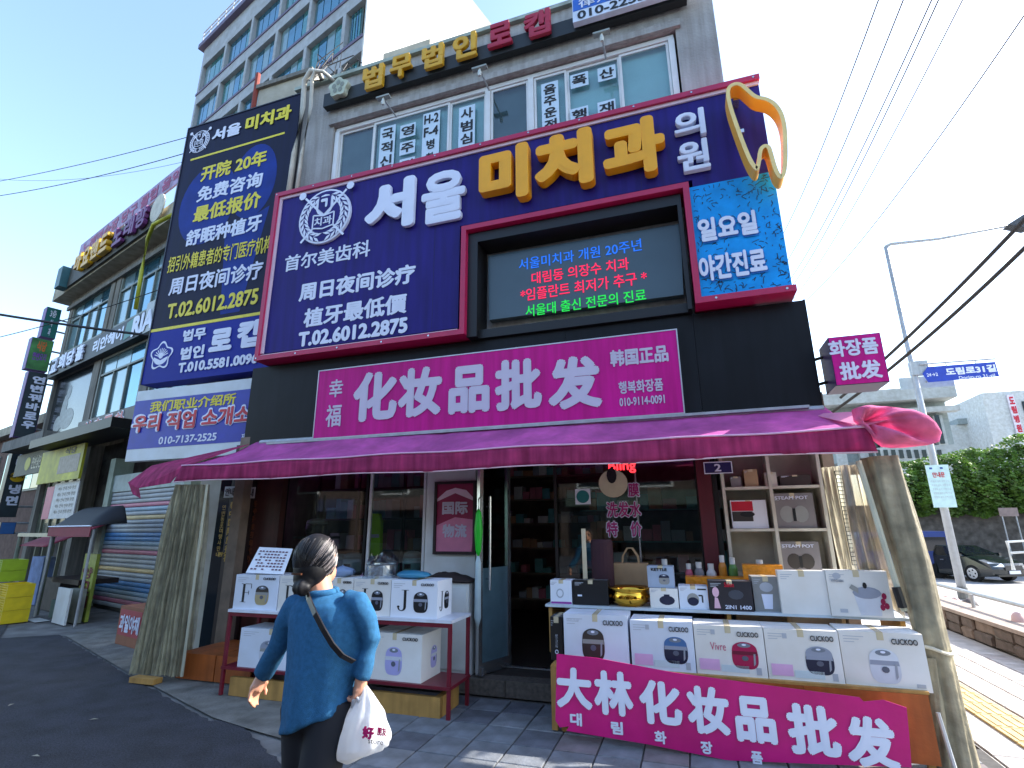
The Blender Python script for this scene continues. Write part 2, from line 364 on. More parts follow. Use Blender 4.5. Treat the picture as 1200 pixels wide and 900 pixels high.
for a, b, m in ((wx0+.08, cols[1]-.02, dk), (cols[1]+.02, cols[2]-.03, bd), (cols[2]+.05, cols[4]-.04, dk), (cols[4]+.03, cols[5]-.03, bd), (cols[5]+.02, wx1-.05, bd)):
    box('window_backing', m, bl, a, b, YW+.13, YW+.14, wz0+.05, wz1-.05)
def note(s, x, y, w_, h, n=None, vertical=True, col=ink):
    x0, x1, z0, z1 = rect(x-w_/2, y+w_*.14, x+w_/2, y-w_*.14, h, YW+.05)
    t = box('paper_notice', M('window paper', (206, 226, 240), .6, var=.03), bl, x0, x1, YW+.046, YW+.05, z0, z1)
    if vertical: TL(t, s, x0+.03, x1-.03, z0+.02, z1-.02, YW+.045, col, bold=.03, vertical=True)
    else: TL(t, s, x0+.02, x1-.02, z0+.03, z1-.03, YW+.045, col, bold=.03)
note('국적신청', 453, 181, 18, 66)
for i, ch in enumerate('영주권'): note(ch, 478-i*.5, 153+i*20, 18, 15, vertical=False)
x0, x1, z0, z1 = rect(495, 164, 515, 159, 60, YW+.05)
t = box('paper_notice', MC['window paper'], bl, x0, x1, YW+.046, YW+.05, z0, z1)
for i, s in enumerate(('H-2', 'F-4', '병', '합')):
    hh = (z1-z0)/4; TL(t, s, x0+(.02 if i < 2 else .07), x1-(.02 if i < 2 else .07), z1-(i+.88)*hh, z1-(i+.14)*hh, YW+.045, ink)
note('사범심사', 547, 155, 19, 62)
note('음주운전', 645, 125, 20, 58)
for x, y, s in ((679, 94, '폭'), (679, 134, '행'), (711, 86, '산'), (711, 126, '재')): note(s, x, y, 21, 16, vertical=False)
# lower storey: side piers, shell of the shop room
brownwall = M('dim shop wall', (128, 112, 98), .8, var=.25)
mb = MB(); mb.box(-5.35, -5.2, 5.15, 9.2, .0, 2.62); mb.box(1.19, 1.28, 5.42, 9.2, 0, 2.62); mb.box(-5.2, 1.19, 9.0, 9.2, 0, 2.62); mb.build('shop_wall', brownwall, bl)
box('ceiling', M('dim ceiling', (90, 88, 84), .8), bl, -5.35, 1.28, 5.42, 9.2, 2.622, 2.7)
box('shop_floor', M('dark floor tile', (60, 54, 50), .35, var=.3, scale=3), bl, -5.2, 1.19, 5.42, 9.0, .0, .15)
st = M('granite step', (96, 88, 80), .8, var=.3, scale=30, bump=.3)
xs = [-3.2, -2.35, -1.75, -1.1, -.4]
for a, b in zip(xs, xs[1:]): box('step_stone', st, bl, a+.004, b-.004, 5.02, 5.2, .0, .135+random.uniform(-.004, .004))
box('entrance_step', M('worn dark step', (66, 60, 56), .6, var=.3, scale=4, dirt=.3), bl, -3.2, -.4, 5.2, 5.42, .0, .14)
box('door_sill', steel, bl, -1.95, -1.3, 5.43, 5.48, .15, .16)
# maroon pilaster between glass and shelf, door posts
def vpost(name, mat, px, py, wpx, Y, z0, z1, dep=.1, parent=bl):
    x = P(px, py, Y).x; h = abs(P(px+wpx/2, py, Y).x-P(px-wpx/2, py, Y).x)/2
    return box(name, mat, parent, x-h, x+h, Y, Y+dep, z0, z1)
vpost('pilaster', maroon, 829, 600, 17, 5.3, .0, 2.5)
vpost('pilaster', black, 841, 600, 6, 5.34, .0, 2.5)
for x, y in ((244, 300),): pass
xl = P(243, 650, 5.3).x; xm1 = P(262, 650, 5.3).x; xm2 = P(291, 650, 5.3).x; xm3 = P(322, 650, 5.3).x
box('side_glass', dark_glass, bl, xl, xm1-.005, 5.36, 5.39, .0, 2.55)
p1 = box('pilaster', darkwood, bl, xm1, xm2-.01, 5.28, 5.4, .0, 2.55)
p2 = box('pilaster', M('reddish brown panel', (70, 34, 30), .45, var=.25, streak=.3), bl, xm2, xm3, 5.31, 5.4, .0, 2.55)
goldp = M('gold print', (206, 166, 70), .4)
T(p1, '韩中国际旅行社', 266, 623, 273, 622, 72, 5.277, goldp, vertical=True, bold=.02)
T(p1, '연변동포여행사안내', 257, 622, 261, 622, 62, 5.277, goldp, vertical=True, bold=.0)
T(p1, '환영', 255, 650, 268, 649, 5, 5.277, goldp)
for px, py, pr_ in ((269, 577, p1), (292, 578, p2)):
    x0, x1, z0, z1 = rect(px-6, py, px+7, py-1, 13, 5.27); q = box('paper_notice', M('greyed paper', (196, 200, 200), .6, var=.1), pr_, x0, x1, 5.268, 5.272, z0, z1)
    TL(q, '안내', x0+.02, x1-.02, z0+.02, z1-.02, 5.267, ink, bold=.01)
T(p2, '各种手续咨询代办', 292, 622, 298, 622, 74, 5.307, M('faded gold print', (120, 66, 40), .5), vertical=True, bold=.01)
# shop windows (left) and posts
def window_px(name, xl, yl, xr, yr, ztop, zbot, Y, fr=.03, mat=white_frame):
    x0, x1 = P(xl, yl, Y).x, P(xr, yr, Y).x
    s = MB(); s.box(x0, x0+fr, Y-.02, Y+.02, zbot, ztop); s.box(x1-fr, x1, Y-.02, Y+.02, zbot, ztop); s.box(x0+fr, x1-fr, Y-.02, Y+.02, ztop-fr, ztop); s.box(x0+fr, x1-fr, Y-.02, Y+.02, zbot, zbot+fr)
    o = s.build(name, mat, bl); box('pane', clear, o, x0+fr, x1-fr, Y-.003, Y+.003, zbot+fr, ztop-fr); return x0, x1
a0, a1 = window_px('shop_window', 330, 620, 430, 616, 2.45, .9, 5.44, mat=black)
b0, b1 = window_px('shop_window', 432, 615, 499, 612, 2.45, .9, 5.44)
box('stall_riser', darkwood, bl, xm3, b1, 5.4, 5.46, .0, .9)
wp0, wp1 = P(500, 610, 5.4).x, P(558, 606, 5.4).x
box('door_post', white_paint, bl, wp0, wp1, 5.38, 5.5, .15, 2.6)
c0, c1 = window_px('shop_window', 650, 600, 822, 600, 2.5, .5, 5.46, mat=M('dark bronze frame', (46, 42, 40), .4, metal=.4))
box('mullion', steel, bl, (c0+c1)/2+.12, (c0+c1)/2+.135, 5.44, 5.48, .5, 2.5)
box('base_panel', darkwood, bl, c0, 1.19, 5.42, 5.5, .0, .5)
box('header_beam', black_panel, bl, -5.2, 1.19, 5.4, 5.5, 2.5, 2.62)
# open door leaf
A = P(560, 665, 5.05); B_ = P(597, 665, 5.5); dv = Vector((B_.x-A.x, .45, 0)); Ld = dv.length; FD = frame(A.x, 5.05, .15, math.degrees(math.atan2(dv.y, dv.x)))
dm = MB(); dm.box(0, .05, -.02, .02, 0, 2.25); dm.box(Ld-.05, Ld, -.02, .02, 0, 2.25); dm.box(.05, Ld-.05, -.02, .02, 2.19, 2.25); dm.box(.05, Ld-.05, -.02, .02, 0, .1)
door = dm.build('door', steel, bl, FD)
box('frosted_film', M('frosted blue film', (86, 112, 122), .3, var=.15, spec=.4), door, .05, Ld-.05, -.006, -.0045, .1, .95, FD)
box('door_glass', glass('door glass', (.55, .7, .68), .6, .04), door, .05, Ld-.05, -.004, .004, .1, 2.19, FD)
MB().tube([(.1, -.07, .75), (.1, -.07, 1.65)], .013).tube([(.1, -.07, .85), (.1, -.02, .85)], .008).tube([(.1, -.07, 1.55), (.1, -.02, 1.55)], .008).build('door_handle', steel, door, FD)
MB().tube([(.03, -.03, .0), (.03, -.03, .07)], .03).build('hinge', steel, door, FD)
# wooden shelving of small goods seen through the door
def clutter(xa, xb, y, z, n, hmax, lab, dep=.2, cols=None, grp='small goods on the back shelves of the shop'):
    x = xa
    while x < xb:
        ww = random.uniform(.07, .16); hh = random.uniform(.3, 1)*hmax; m = random.choice(cols)
        if random.random() < .85:
            o = box('goods_box', m, None, x, x+ww*.92, y, y+dep, z, z+hh); tag(o, (lambda c_: (c_+' '+lab))(m.name.split()[1]), 'packed goods', m.name.split()[1]+' '+grp)
        x += ww
gm = [M('pack pale', (224, 224, 216), .6), M('pack grey', (160, 168, 172), .6), M('pack brown', (176, 136, 100), .6), M('pack teal', (100, 170, 170), .6), M('pack rose', (206, 120, 134), .6)]
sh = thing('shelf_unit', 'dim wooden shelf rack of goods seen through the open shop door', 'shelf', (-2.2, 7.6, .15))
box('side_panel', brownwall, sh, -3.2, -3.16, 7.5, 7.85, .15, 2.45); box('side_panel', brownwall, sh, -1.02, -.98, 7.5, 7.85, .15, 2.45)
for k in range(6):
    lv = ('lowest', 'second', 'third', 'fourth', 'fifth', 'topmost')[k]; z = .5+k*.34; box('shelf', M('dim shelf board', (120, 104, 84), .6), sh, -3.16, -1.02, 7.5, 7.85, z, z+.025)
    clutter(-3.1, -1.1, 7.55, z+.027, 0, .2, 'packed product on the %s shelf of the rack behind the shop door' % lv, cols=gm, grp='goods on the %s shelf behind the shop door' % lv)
s2 = thing('display_counter', 'low glass fronted display counter just inside the right shop window', 'counter', (-.4, 6.2, .15))
box('counter_body', M('counter laminate', (64, 68, 68), .5), s2, -1.2, .9, 6.1, 6.5, .15, 1.0)
for z in (1.0, 1.32, 1.66): box('shelf', M('glass shelf edge', (110, 150, 146), .2), s2, -1.2, .9, 6.1, 6.5, z, z+.015)
for z, lv in ((1.017, 'bottom'), (1.337, 'middle'), (1.677, 'top')): clutter(-1.1, .8, 6.15, z, 0, .24, 'packed product on the %s counter shelf inside the right window' % lv, cols=gm, grp='goods on the %s counter shelf inside the right window' % lv)
s3 = thing('display_rack', 'dark rack of goods inside the left shop window', 'shelf', (-3.9, 6.3, .15))
for z in (.85, 1.2, 1.6, 2.0): box('shelf', M('dark rack board', (60, 64, 66), .5), s3, -4.9, -2.9, 6.2, 6.6, z, z+.02)
for x in (-4.9, -4.25, -3.55, -2.93): box('upright', black, s3, x, x+.03, 6.15, 6.19, .15, 2.4)
for z, lv in ((.872, 'lowest'), (1.222, 'second'), (1.622, 'third'), (2.022, 'topmost')): clutter(-4.8, -3.0, 6.25, z, 0, .3, 'packed product on the %s rack shelf inside the left shop window' % lv, cols=gm, grp='goods on the %s rack shelf inside the left window' % lv)

# ---------------------------------------------------------------- black fascia and signs
fx0, fx1 = -5.3, 1.19
fa = thing('fascia_panel', 'matt black fascia panel above the magenta awning', 'fascia', (-2, 5.25, 2.6))
js = [fx0, -3.9, -2.5, -1.1, .2, fx1]
for a, b in zip(js, js[1:]): box('panel', black_panel, fa, a+.0015, b-.0015, 5.15+random.uniform(0, .002), 5.34, 2.5, 3.535)
box('side_return', black_panel, fa, fx1+.002, fx1+.02, 5.17, 5.7, 2.5, 3.55)
box('ledge', galv, fa, -4.85, 1.08, 5.06, 5.148, 2.49, 2.515)
# LED box in the cut of the big sign
YS = 5.0
lb = thing('led_display', 'black framed message screen with blue red and green Korean lines', 'screen', (-1, 5.2, 3.6))
hx0, hx1, hz0, hz1 = -2.19, .20, 3.54, 4.83
mb = MB(); mb.box(hx0, hx0+.12, 5.02, 5.33, hz0, hz1); mb.box(hx1-.04, hx1, 5.02, 5.33, hz0, hz1); mb.box(hx0+.12, hx1-.04, 5.02, 5.33, hz1-.12, hz1); mb.box(hx0+.12, hx1-.04, 5.1, 5.33, hz0, hz0+.1)
mb.build('housing', black, lb)
scx = XZ([(572, 300), (797, 262), (801, 345), (573, 375)], 5.22)
scr = MB().prism(scx[::-1], 5.22, 5.32).build('screen_panel', M('dark display face', (66, 86, 96), .2, var=.12, scale=1.5), lb)
lm = lambda n, c, e: M(n, c, .5, var=0, emit=e)
lb_b, lb_r, lb_g = lm('lit blue led', (30, 110, 220), .2), lm('lit red led', (240, 30, 80), .24), lm('lit green led', (30, 210, 70), .2)
T(scr, '서울미치과 개원 20주년', 608, 308, 752, 289, 14, 5.218, lb_b, bold=.01)
T(scr, '대림동 의장수 치과', 623, 326, 737, 309, 14, 5.218, lb_r, bold=.008)
T(scr, '*임플란트 최저가 추구 *', 610, 346, 758, 325, 15, 5.218, lb_r, bold=.008)
T(scr, '서울대 출신 전문의 진료', 616, 364, 757, 346, 14, 5.218, lb_g, bold=.01)
# big sign
bs = thing('dental_clinic_sign', 'large L shaped indigo sign with white and amber Korean letters and crimson frame', 'sign', (-2, YS, 3.6))
X0, X1, Z0, Z1 = -5.1, 1.08, 3.56, 6.02; CX0, CX1, CZ = -2.19, .23, 4.85
mb = MB(); mb.prism([(X0+.1, Z0+.1), (CX0-.1, Z0+.1), (CX0-.1, CZ+.1), (CX1+.1, CZ+.1), (CX1+.1, Z0+.1), (X1, Z0+.1), (X1, Z1-.1), (X0+.1, Z1-.1)], YS, YS+.3)
mb.build('face_panel', navy, bs)
def frame_bar(a, b, c, d, mat=crimson, y=YS-.05, yb=YS+.31): return box('frame_bar', mat, bs, a, b, y, yb, c, d)
f = .06; g = .1
frame_bar(X0, X0+f, Z0, Z1); frame_bar(X0+f, X1+.01, Z1-f, Z1); frame_bar(X0+f, CX0, Z0, Z0+f); frame_bar(CX0-f, CX0, Z0+f, CZ+f)
frame_bar(CX0, CX1, CZ, CZ+f); frame_bar(CX1, CX1+f, Z0, CZ+f); frame_bar(CX1+f, X1+.03, Z0, Z0+f)
y = YS-.02; L_ = lambda a, b, c, d: box('frame_lip', pale_strip, bs, a, b, y, YS+.02, c, d)
L_(X0+f, X0+g, Z0+g, Z1-g); L_(X0+f, X1, Z1-g, Z1-f); L_(X0+f, CX0-g, Z0+f, Z0+g-.02)
for x in (-3.86, -2.62, -1.4, -.18): box('panel_seam', M('seam shadow', (20, 14, 62), .6), bs, x, x+.004, YS-.0012, YS-.0002, CZ+.1 if x > CX0 else Z0+.12, Z1-.12)
for x in [X0+.03+k*.61 for k in range(11)]:
    MB().prism(ell(x, Z1-.03, .011, .011, 8), YS-.055, YS-.051).build('bolt', steel, bs)
    if x < CX0 or x > CX1+.05: MB().prism(ell(x, Z0+.03, .011, .011, 8), YS-.055, YS-.051).build('bolt', steel, bs)
for x in (px_ for px_ in ()): pass
# letters in relief
def relief(s, xl, yl, xr, yr, h, mat, dep=.1, bold=.045, Y=YS-.002, par=bs): return T(par, s, xl, yl, xr, yr, h, Y, mat, bold=bold, depth=dep, name='relief_letter')
relief('서', 431, 247, 488, 238, 57, white_let, .045, .06); relief('울', 496, 236, 547, 228, 59, white_let, .045, .045)
relief('미', 566, 216, 623, 206, 62, gold_let, .12, .06); relief('치', 630, 201, 697, 190, 64, gold_let, .12, .065); relief('과', 708, 187, 780, 175, 65, gold_let, .12, .06)
relief('의', 790, 152, 826, 146, 31, white_let, .06, .03); relief('원', 794, 189, 831, 183, 35, white_let, .06, .03)
T(bs, '首尔美齿科', 334, 309, 434, 291, 19, YS-.002, white_let, bold=.022)
T(bs, '周日夜间诊疗', 351, 342, 487, 321, 22, YS-.002, white_let, bold=.04)
T(bs, '植牙最低價', 356, 375, 477, 353, 23, YS-.002, white_let, bold=.035)
T(bs, 'T.02.6012.2875', 350, 398, 478, 381, 18, YS-.002, white_let, bold=.05)
# round emblem: laurel ring, open book, shield, crossed stick and brush
def emblem(par, cx, cy, r, Y, F, light, dark, txt, dep):
    c = P(cx, cy, Y, F); R = abs(P(cx+r, cy, Y, F).x-P(cx-r, cy, Y, F).x)/2
    e = MB().prism(ell(c.x, c.z, R*1.04, R*1.04, 32), Y-dep*.95, Y).build('emblem', light, par, F)
    poly('emblem_field', dark, e, ell(c.x, c.z, R*.97, R*.97, 32), Y-dep-.001, F, t=.001)
    y = Y-dep-.003
    for s in (1, -1):
        mb = MB()
        for i in range(11):
            a = -math.pi/2+s*(.25+i*.24)
            for rr, tl in ((R*.9, .5), (R*.72, -.5)):
                px, pz = c.x+rr*math.cos(a), c.z+rr*math.sin(a); d = a+s*(math.pi/2)+s*tl
                u = Vector((math.cos(d), math.sin(d))); v = Vector((-u.y, u.x)); p = Vector((px, pz)); l = R*.17; wd = R*.05
                mb.prism([tuple(p-u*l), tuple(p-v*wd), tuple(p+u*l), tuple(p+v*wd)], y-.004, y)
        mb.build('laurel', light, e, F)
    mb = MB(); mb.prism([(c.x-R*.42, c.z-R*.42), (c.x, c.z-R*.5), (c.x+R*.42, c.z-R*.42), (c.x+R*.42, c.z+R*.08), (c.x, c.z), (c.x-R*.42, c.z+R*.08)], y-.005, y); mb.build('book', dark, e, F)
    mb = MB(); k = R*.42
    for (xa, za, xb, zb) in ((c.x-k, c.z-k, c.x, c.z-R*.5), (c.x, c.z-R*.5, c.x+k, c.z-k), (c.x+k, c.z-k, c.x+k, c.z+R*.08), (c.x+k, c.z+R*.08, c.x, c.z), (c.x, c.z, c.x-k, c.z+R*.08), (c.x-k, c.z+R*.08, c.x-k, c.z-k)): bar(mb, xa, za, xb, zb, R*.05, y-.009, y-.005)
    for s in (1, -1): bar(mb, c.x-s*R*.86, c.z-R*.88, c.x+s*R*.84, c.z+R*.86, R*.08, y-.0035, y-.0005); mb.prism(ell(c.x+s*R*.98, c.z+R*.98, R*.15, R*.15, 10), y-.004, y-.001)
    mb.build('crossed_tools', light, e, F)
    mb = MB(); mb.prism(ell(c.x, c.z+R*.42, R*.36, R*.42, 16), y-.0058, y-.0045); mb.build('shield_rim', light, e, F); mb = MB(); mb.prism([(c.x-R*.24, c.z+R*.75), (c.x-R*.24, c.z+R*.3), (c.x, c.z+R*.08), (c.x+R*.24, c.z+R*.3), (c.x+R*.24, c.z+R*.75)], y-.012, y-.006); mb.build('shield', dark, e, F)
    TL(e, 'ㄱ', c.x-R*.14, c.x+R*.14, c.z+R*.3, c.z+R*.65, y-.013, light, F, bold=.08)
    TL(e, txt, c.x-R*.36, c.x+R*.36, c.z-R*.38, c.z-R*.04, y-.006, light, F, bold=.03)
emblem(bs, 382, 255, 28, YS-.001, FA, white_let, navy, '치과', .04)
# sky blue film
q = XZ([(806, 237), (896, 218), (917, 332), (815, 346)], YS-.004); zt = (q[0][1]+q[1][1])/2-.01
bx = box('film_panel', cyan_panel, bs, CX1+f+.003, X1+.003, YS-.012, YS-.003, Z0+f+.003, 4.86)
cr = MB()
random.seed(3)
fx0_, fx1_, fz0, fz1 = CX1+f+.02, X1-.01, Z0+f+.02, 4.84
for k in range(230):
    edge = random.random() < .6
    if edge:
        s = random.choice('LRTB'); t = random.random()**1.6*.22
        x = {'L': fx0_+t, 'R': fx1_-t}.get(s, random.uniform(fx0_, fx1_)); z = {'T': fz1-t*1.2, 'B': fz0+t}.get(s, random.uniform(fz0, fz1))
    else: x, z = random.uniform(fx0_, fx1_), random.uniform(fz0, fz1)
    a = random.uniform(0, 3.14) if random.random() < .5 else random.choice((.1, 1.5, .5))
    for j in range(random.randint(1, 4)):
        l = random.uniform(.008, .03); nx = min(max(x+math.cos(a)*l, fx0_), fx1_); nz = min(max(z+math.sin(a)*l, fz0), fz1)
        if (nx-x)**2+(nz-z)**2 > 2e-5: bar(cr, x, z, nx, nz, .0055, YS-.0145, YS-.0125)
        x, z = nx, nz; a += random.uniform(-1, 1)
cr.build('peeling_cracks', ink, bx)['kind'] = 'stuff'
T(bx, '일요일', 819, 273, 888, 261, 29, YS-.016, M('blue shade print', (16, 104, 190), .5), bold=.06); T(bx, '일요일', 818, 271, 887, 259, 28, YS-.03, white_let, bold=.045)
T(bx, '야간진료', 820, 318, 899, 306, 32, YS-.016, MC['blue shade print'], bold=.06); T(bx, '야간진료', 819, 316, 898, 304, 31, YS-.03, white_let, bold=.045)
random.seed(11)
# amber tooth outline standing on the sign's corner
tp = [(850, 104), (859, 97), (869, 97), (878, 105), (887, 113), (897, 114), (908, 119), (917, 130), (922, 147), (923, 170), (923, 190), (921, 206), (915, 211), (909, 206), (905, 196), (901, 181), (898, 172), (893, 176), (892, 190), (889, 201), (883, 199), (876, 188), (868, 168), (860, 146), (852, 122)]
YT = 4.72
tq = XZ(tp, YT); n = len(tq)
tth = thing('tooth_emblem', 'amber outline of a tooth in relief on the top right corner of the dental sign', 'sign emblem', (.95, YT, 5.2))
def sm(pts, it=2):
    for _ in range(it): pts = [p for i in range(len(pts)) for p in ((.75*pts[i][0]+.25*pts[(i+1) % len(pts)][0], .75*pts[i][1]+.25*pts[(i+1) % len(pts)][1]), (.25*pts[i][0]+.75*pts[(i+1) % len(pts)][0], .25*pts[i][1]+.75*pts[(i+1) % len(pts)][1]))]
    return pts
out = [Vector(p) for p in sm(tq, 3)]; n = len(out); cen = sum(out, Vector((0, 0)))/n
def ring_mesh(out, wd, y0, y1):
    mb = MB(); inn = []
    for i in range(n):
        d = (out[(i+1) % n]-out[i-1]).normalized(); nn = Vector((-d.y, d.x))
        ar = sum(out[k].x*out[(k+1) % n].y-out[(k+1) % n].x*out[k].y for k in range(n))
        if ar < 0: nn = -nn
        inn.append(out[i]+nn*wd)
    for i in range(n):
        j = (i+1) % n; a, b, c, d = out[i], out[j], inn[j], inn[i]
        mb.add([(a.x, y0, a.y), (b.x, y0, b.y), (c.x, y0, c.y), (d.x, y0, d.y), (a.x, y1, a.y), (b.x, y1, b.y), (c.x, y1, c.y), (d.x, y1, d.y)], [(0, 1, 2, 3), (7, 6, 5, 4), (0, 4, 5, 1), (2, 6, 7, 3)])
    return mb
ring_mesh(out, .034, YT, YT+.16).build('tooth_side', M('warm yellow acrylic', (250, 184, 62), .35, var=.04), tth)
ring_mesh(out, .036, YT-.01, YT-.001).build('tooth_face', M('pale amber acrylic', (250, 216, 140), .35), tth)
MB().box(.8, .86, YT+.16, YS, 5.3, 5.34).box(.8, .86, YT+.16, YS, 5.7, 5.74).build('bracket', steel, tth)
# magenta cosmetics sign
ps = thing('cosmetics_sign', 'long magenta sign with pale Chinese characters fixed to the black fascia', 'sign', (-2.1, 5.12, 2.5))
px0, px1, pz0, pz1 = -4.205, .04, 2.52, 3.38
box('sign_face', pink_sign, ps, px0+.012, px1-.012, 5.1, 5.148, pz0+.012, pz1-.012)
mb = MB(); mb.box(px0, px0+.012, 5.095, 5.149, pz0, pz1); mb.box(px1-.012, px1, 5.095, 5.149, pz0, pz1); mb.box(px0+.012, px1-.012, 5.095, 5.149, pz1-.012, pz1); mb.box(px0+.012, px1-.012, 5.095, 5.149, pz0, pz0+.012); mb.build('edge_trim', pink_edge, ps)
YP = 5.098
T(ps, '幸', 386, 456, 402, 454, 21, YP, silver_let, bold=.02); T(ps, '福', 382, 488, 400, 486, 26, YP, silver_let, bold=.02)
for ch, xa, xb, yc, h in (('化', 414, 466, 464, 58), ('妆', 467, 518, 459, 58), ('品', 526, 574, 456, 56), ('批', 580, 635, 450, 60), ('发', 642, 705, 448, 62)):
    T(ps, ch, xa, yc+2, xb, yc-2, h, YP, silver_let, bold=.05)
T(ps, '韩国正品', 715, 421, 783, 413, 20, YP, silver_let, bold=.04)
T(ps, '행복화장품', 725, 455, 777, 450, 15, YP, silver_let, bold=.03); T(ps, '010-9114-0091', 726, 472, 779, 467, 10, YP, silver_let, bold=.03)
# law firm sign on the parapet
YLW = 5.22
lw = thing('law_firm_sign', 'long black sign with yellow and red Korean relief letters along the parapet', 'sign', (-2, YLW, 7.6))
a, b, z0, z1 = P(379, 120, YLW).x, P(800, 0, YLW).x, 7.6, 7.83
box('backboard', M('dark green black board', (30, 36, 38), .5, dirt=.3), lw, a, b+.05, YLW, YLW+.1, z0, z1)
for x in (-4.2, -3, -1.8, -.6, .3): box('bracket', galv, lw, x, x+.04, YLW+.1, YW+.02, z0+.05, z0+.1)
ylw = M('amber metal letter', (222, 170, 30), .4, var=.1, dirt=.2); rlw = M('crimson metal letter', (176, 30, 62), .4, var=.1, dirt=.15)
for ch, xa, xb, yc, h, m in (('법', 427, 451, 93, 26, ylw), ('무', 459, 484, 80, 25, ylw), ('법', 496, 521, 69, 26, ylw), ('인', 532, 560, 57, 28, ylw), ('로', 573, 601, 43, 27, rlw), ('캡', 615, 646, 31, 29, rlw)):
    T(lw, ch, xa, yc+4, xb, yc-4, h, YLW-.02, m, bold=.045, depth=.05, name='relief_letter')
# stone-like flower badge
c = P(399, 105, YLW-.02); pts = []
for i in range(60):
    a_ = 2*math.pi*i/60; r = .155*(1+.13*math.cos(5*a_)); pts.append((c.x+r*math.cos(a_+.3), c.z+r*math.sin(a_+.3)))
bdg = MB().prism(pts, YLW-.08, YLW-.001).build('flower_badge', M('weathered cream badge', (196, 204, 184), .7, var=.15, dirt=.3), lw)
for k in range(5):
    a_ = 2*math.pi*k/5+.3; poly('petal', M('grey badge relief', (150, 156, 146), .7, dirt=.3), bdg, ell(c.x+.075*math.cos(a_), c.z+.075*math.sin(a_), .035, .045, 10, 0), YLW-.081)
ls = thing('lawyer_phone_sign', 'small blue and white phone number sign at the right end of the parapet', 'sign', (0, 5.1, 7.8))
q0 = P(671, 18, 5.12); q1 = P(770, -8, 5.12)
box('sign_face', M('pale sign plastic', (214, 224, 240), .4), ls, q0.x, q1.x+.5, 5.12, 5.2, 7.63, 8.0)
box('blue_band', M('mid blue print', (36, 100, 196), .4), ls, q0.x+.01, q1.x+.49, 5.116, 5.12, 7.8, 7.99)
TL(ls, '律师 法律咨询', q0.x+.08, q1.x+.4, 7.815, 7.975, 5.114, white_let, bold=.02)
TL(ls, '010-2253-8645', q0.x+.06, q1.x+.38, 7.65, 7.78, 5.118, ink, bold=.03)
# little floodlights on arms under the parapet
def flood(px, py):
    p = P(px, py, 5.0); t = thing('sign_lamp', {449: 'small grey floodlight on an arm, left of the two above the office windows', 562: 'small grey floodlight on an arm above the middle of the office windows', 705: 'small grey floodlight on an arm above the right office window'}[px], 'lamp', (p.x, 5.0, p.z), 'floodlights under the parapet')
    MB().tube([(p.x, YW, p.z+.02), (p.x, 5.02, p.z+.02)], .012).build('arm', galv, t)
    MB().box(p.x-.1, p.x+.1, 4.97, 5.04, p.z+.03, p.z+.055).build('lamp_head', M('grey lamp housing', (150, 156, 150), .5), t)
    MB().lathe((p.x, 5.0, p.z-.08), [(.02, 0), (.026, .05), (.012, .11)], 10).build('bulb', M('milky bulb', (200, 206, 200), .3), t)
for a_ in ((449, 117), (562, 83), (705, 42)): flood(*a_)

# tall navy sign on the left
YL = 5.3
tall = thing('tall_clinic_sign', 'tall dark navy sign with yellow and white Chinese lines left of the grey building', 'sign', (-6.4, YL, 3.6))
tx0, tx1, tz0, tz1 = -7.52, -5.2, 3.56, 8.08
ztop2 = P(240, 376, YL).z
box('sign_face', navy2, tall, tx0, tx1, YL, YL+.25, ztop2, tz1)
box('sign_face', blue_sign, tall, tx0, tx1+.02, YL, YL+.25, tz0, ztop2-.05)
box('yellow_band', yellow_let, tall, tx0, tx1, YL-.004, YL+.2, ztop2-.048, ztop2-.002)
mb = MB(); mb.box(tx0-.02, tx0-.002, YL-.01, YL+.26, tz0, tz1+.02); mb.box(tx1+.022, tx1+.04, YL-.01, YL+.26, tz0, tz1+.02); mb.box(tx0-.002, tx1+.02, YL-.01, YL+.26, tz1+.002, tz1+.02); mb.build('edge_trim', M('dark steel trim', (60, 62, 70), .4, metal=.5), tall)
c = P(291, 213, YL); poly('print_circle', royal, tall, ell(-5.93, c.z, .44, .66, 30), YL, t=.0015)
c = P(237, 240, YL); poly('print_circle', royal, tall, ell(c.x+.1, c.z, .58, .72, 30), YL, t=.001)
mid = P(285, 268, YL); poly('print_tail', royal, tall, [(mid.x-.35, mid.z), (mid.x-.2, ztop2+.06), (mid.x+.15, ztop2+.06), (mid.x+.45, mid.z+.3)], YL, t=.0005)
a_, b_ = P(223, 190, YL), P(334, 153, YL); box('print_rule', yellow_let, tall, a_.x, b_.x, YL-.003, YL-.001, (a_.z+b_.z)/2-.02, (a_.z+b_.z)/2+.015)
YT_ = YL-.004
emblem(tall, 234, 166, 10.5, YT_+.003, FA, white_let, navy2, '치과', .004)
T(tall, '서울', 249, 160, 283, 149, 14, YT_, white_let, bold=.05); T(tall, '미치과', 288, 147, 342, 130, 17, YT_, yellow_let, bold=.05)
T(tall, '开院 20年', 236, 205, 313, 183, 18, YT_, yellow_let, bold=.035); T(tall, '免费咨询', 231, 230, 308, 208, 18, YT_, white_let, bold=.035)
T(tall, '最低报价', 227, 253, 306, 232, 19, YT_, yellow_let, bold=.035); T(tall, '舒眠种植牙', 218, 281, 307, 259, 19, YT_, white_let, bold=.035)
T(tall, '招引外籍患者的专门医疗机构', 197, 312, 319, 284, 19, YT_, yellow_let, bold=.018)
T(tall, '周日夜间诊疗', 199, 336, 308, 316, 21, YT_, white_let, bold=.03); T(tall, 'T.02.6012.2875', 196, 366, 303, 346, 18, YT_, yellow_let, bold=.035)
T(tall, '법무', 215, 394, 242, 390, 14, YT_, white_let, bold=.05); T(tall, '법인', 212, 415, 240, 411, 15, YT_, white_let, bold=.05)
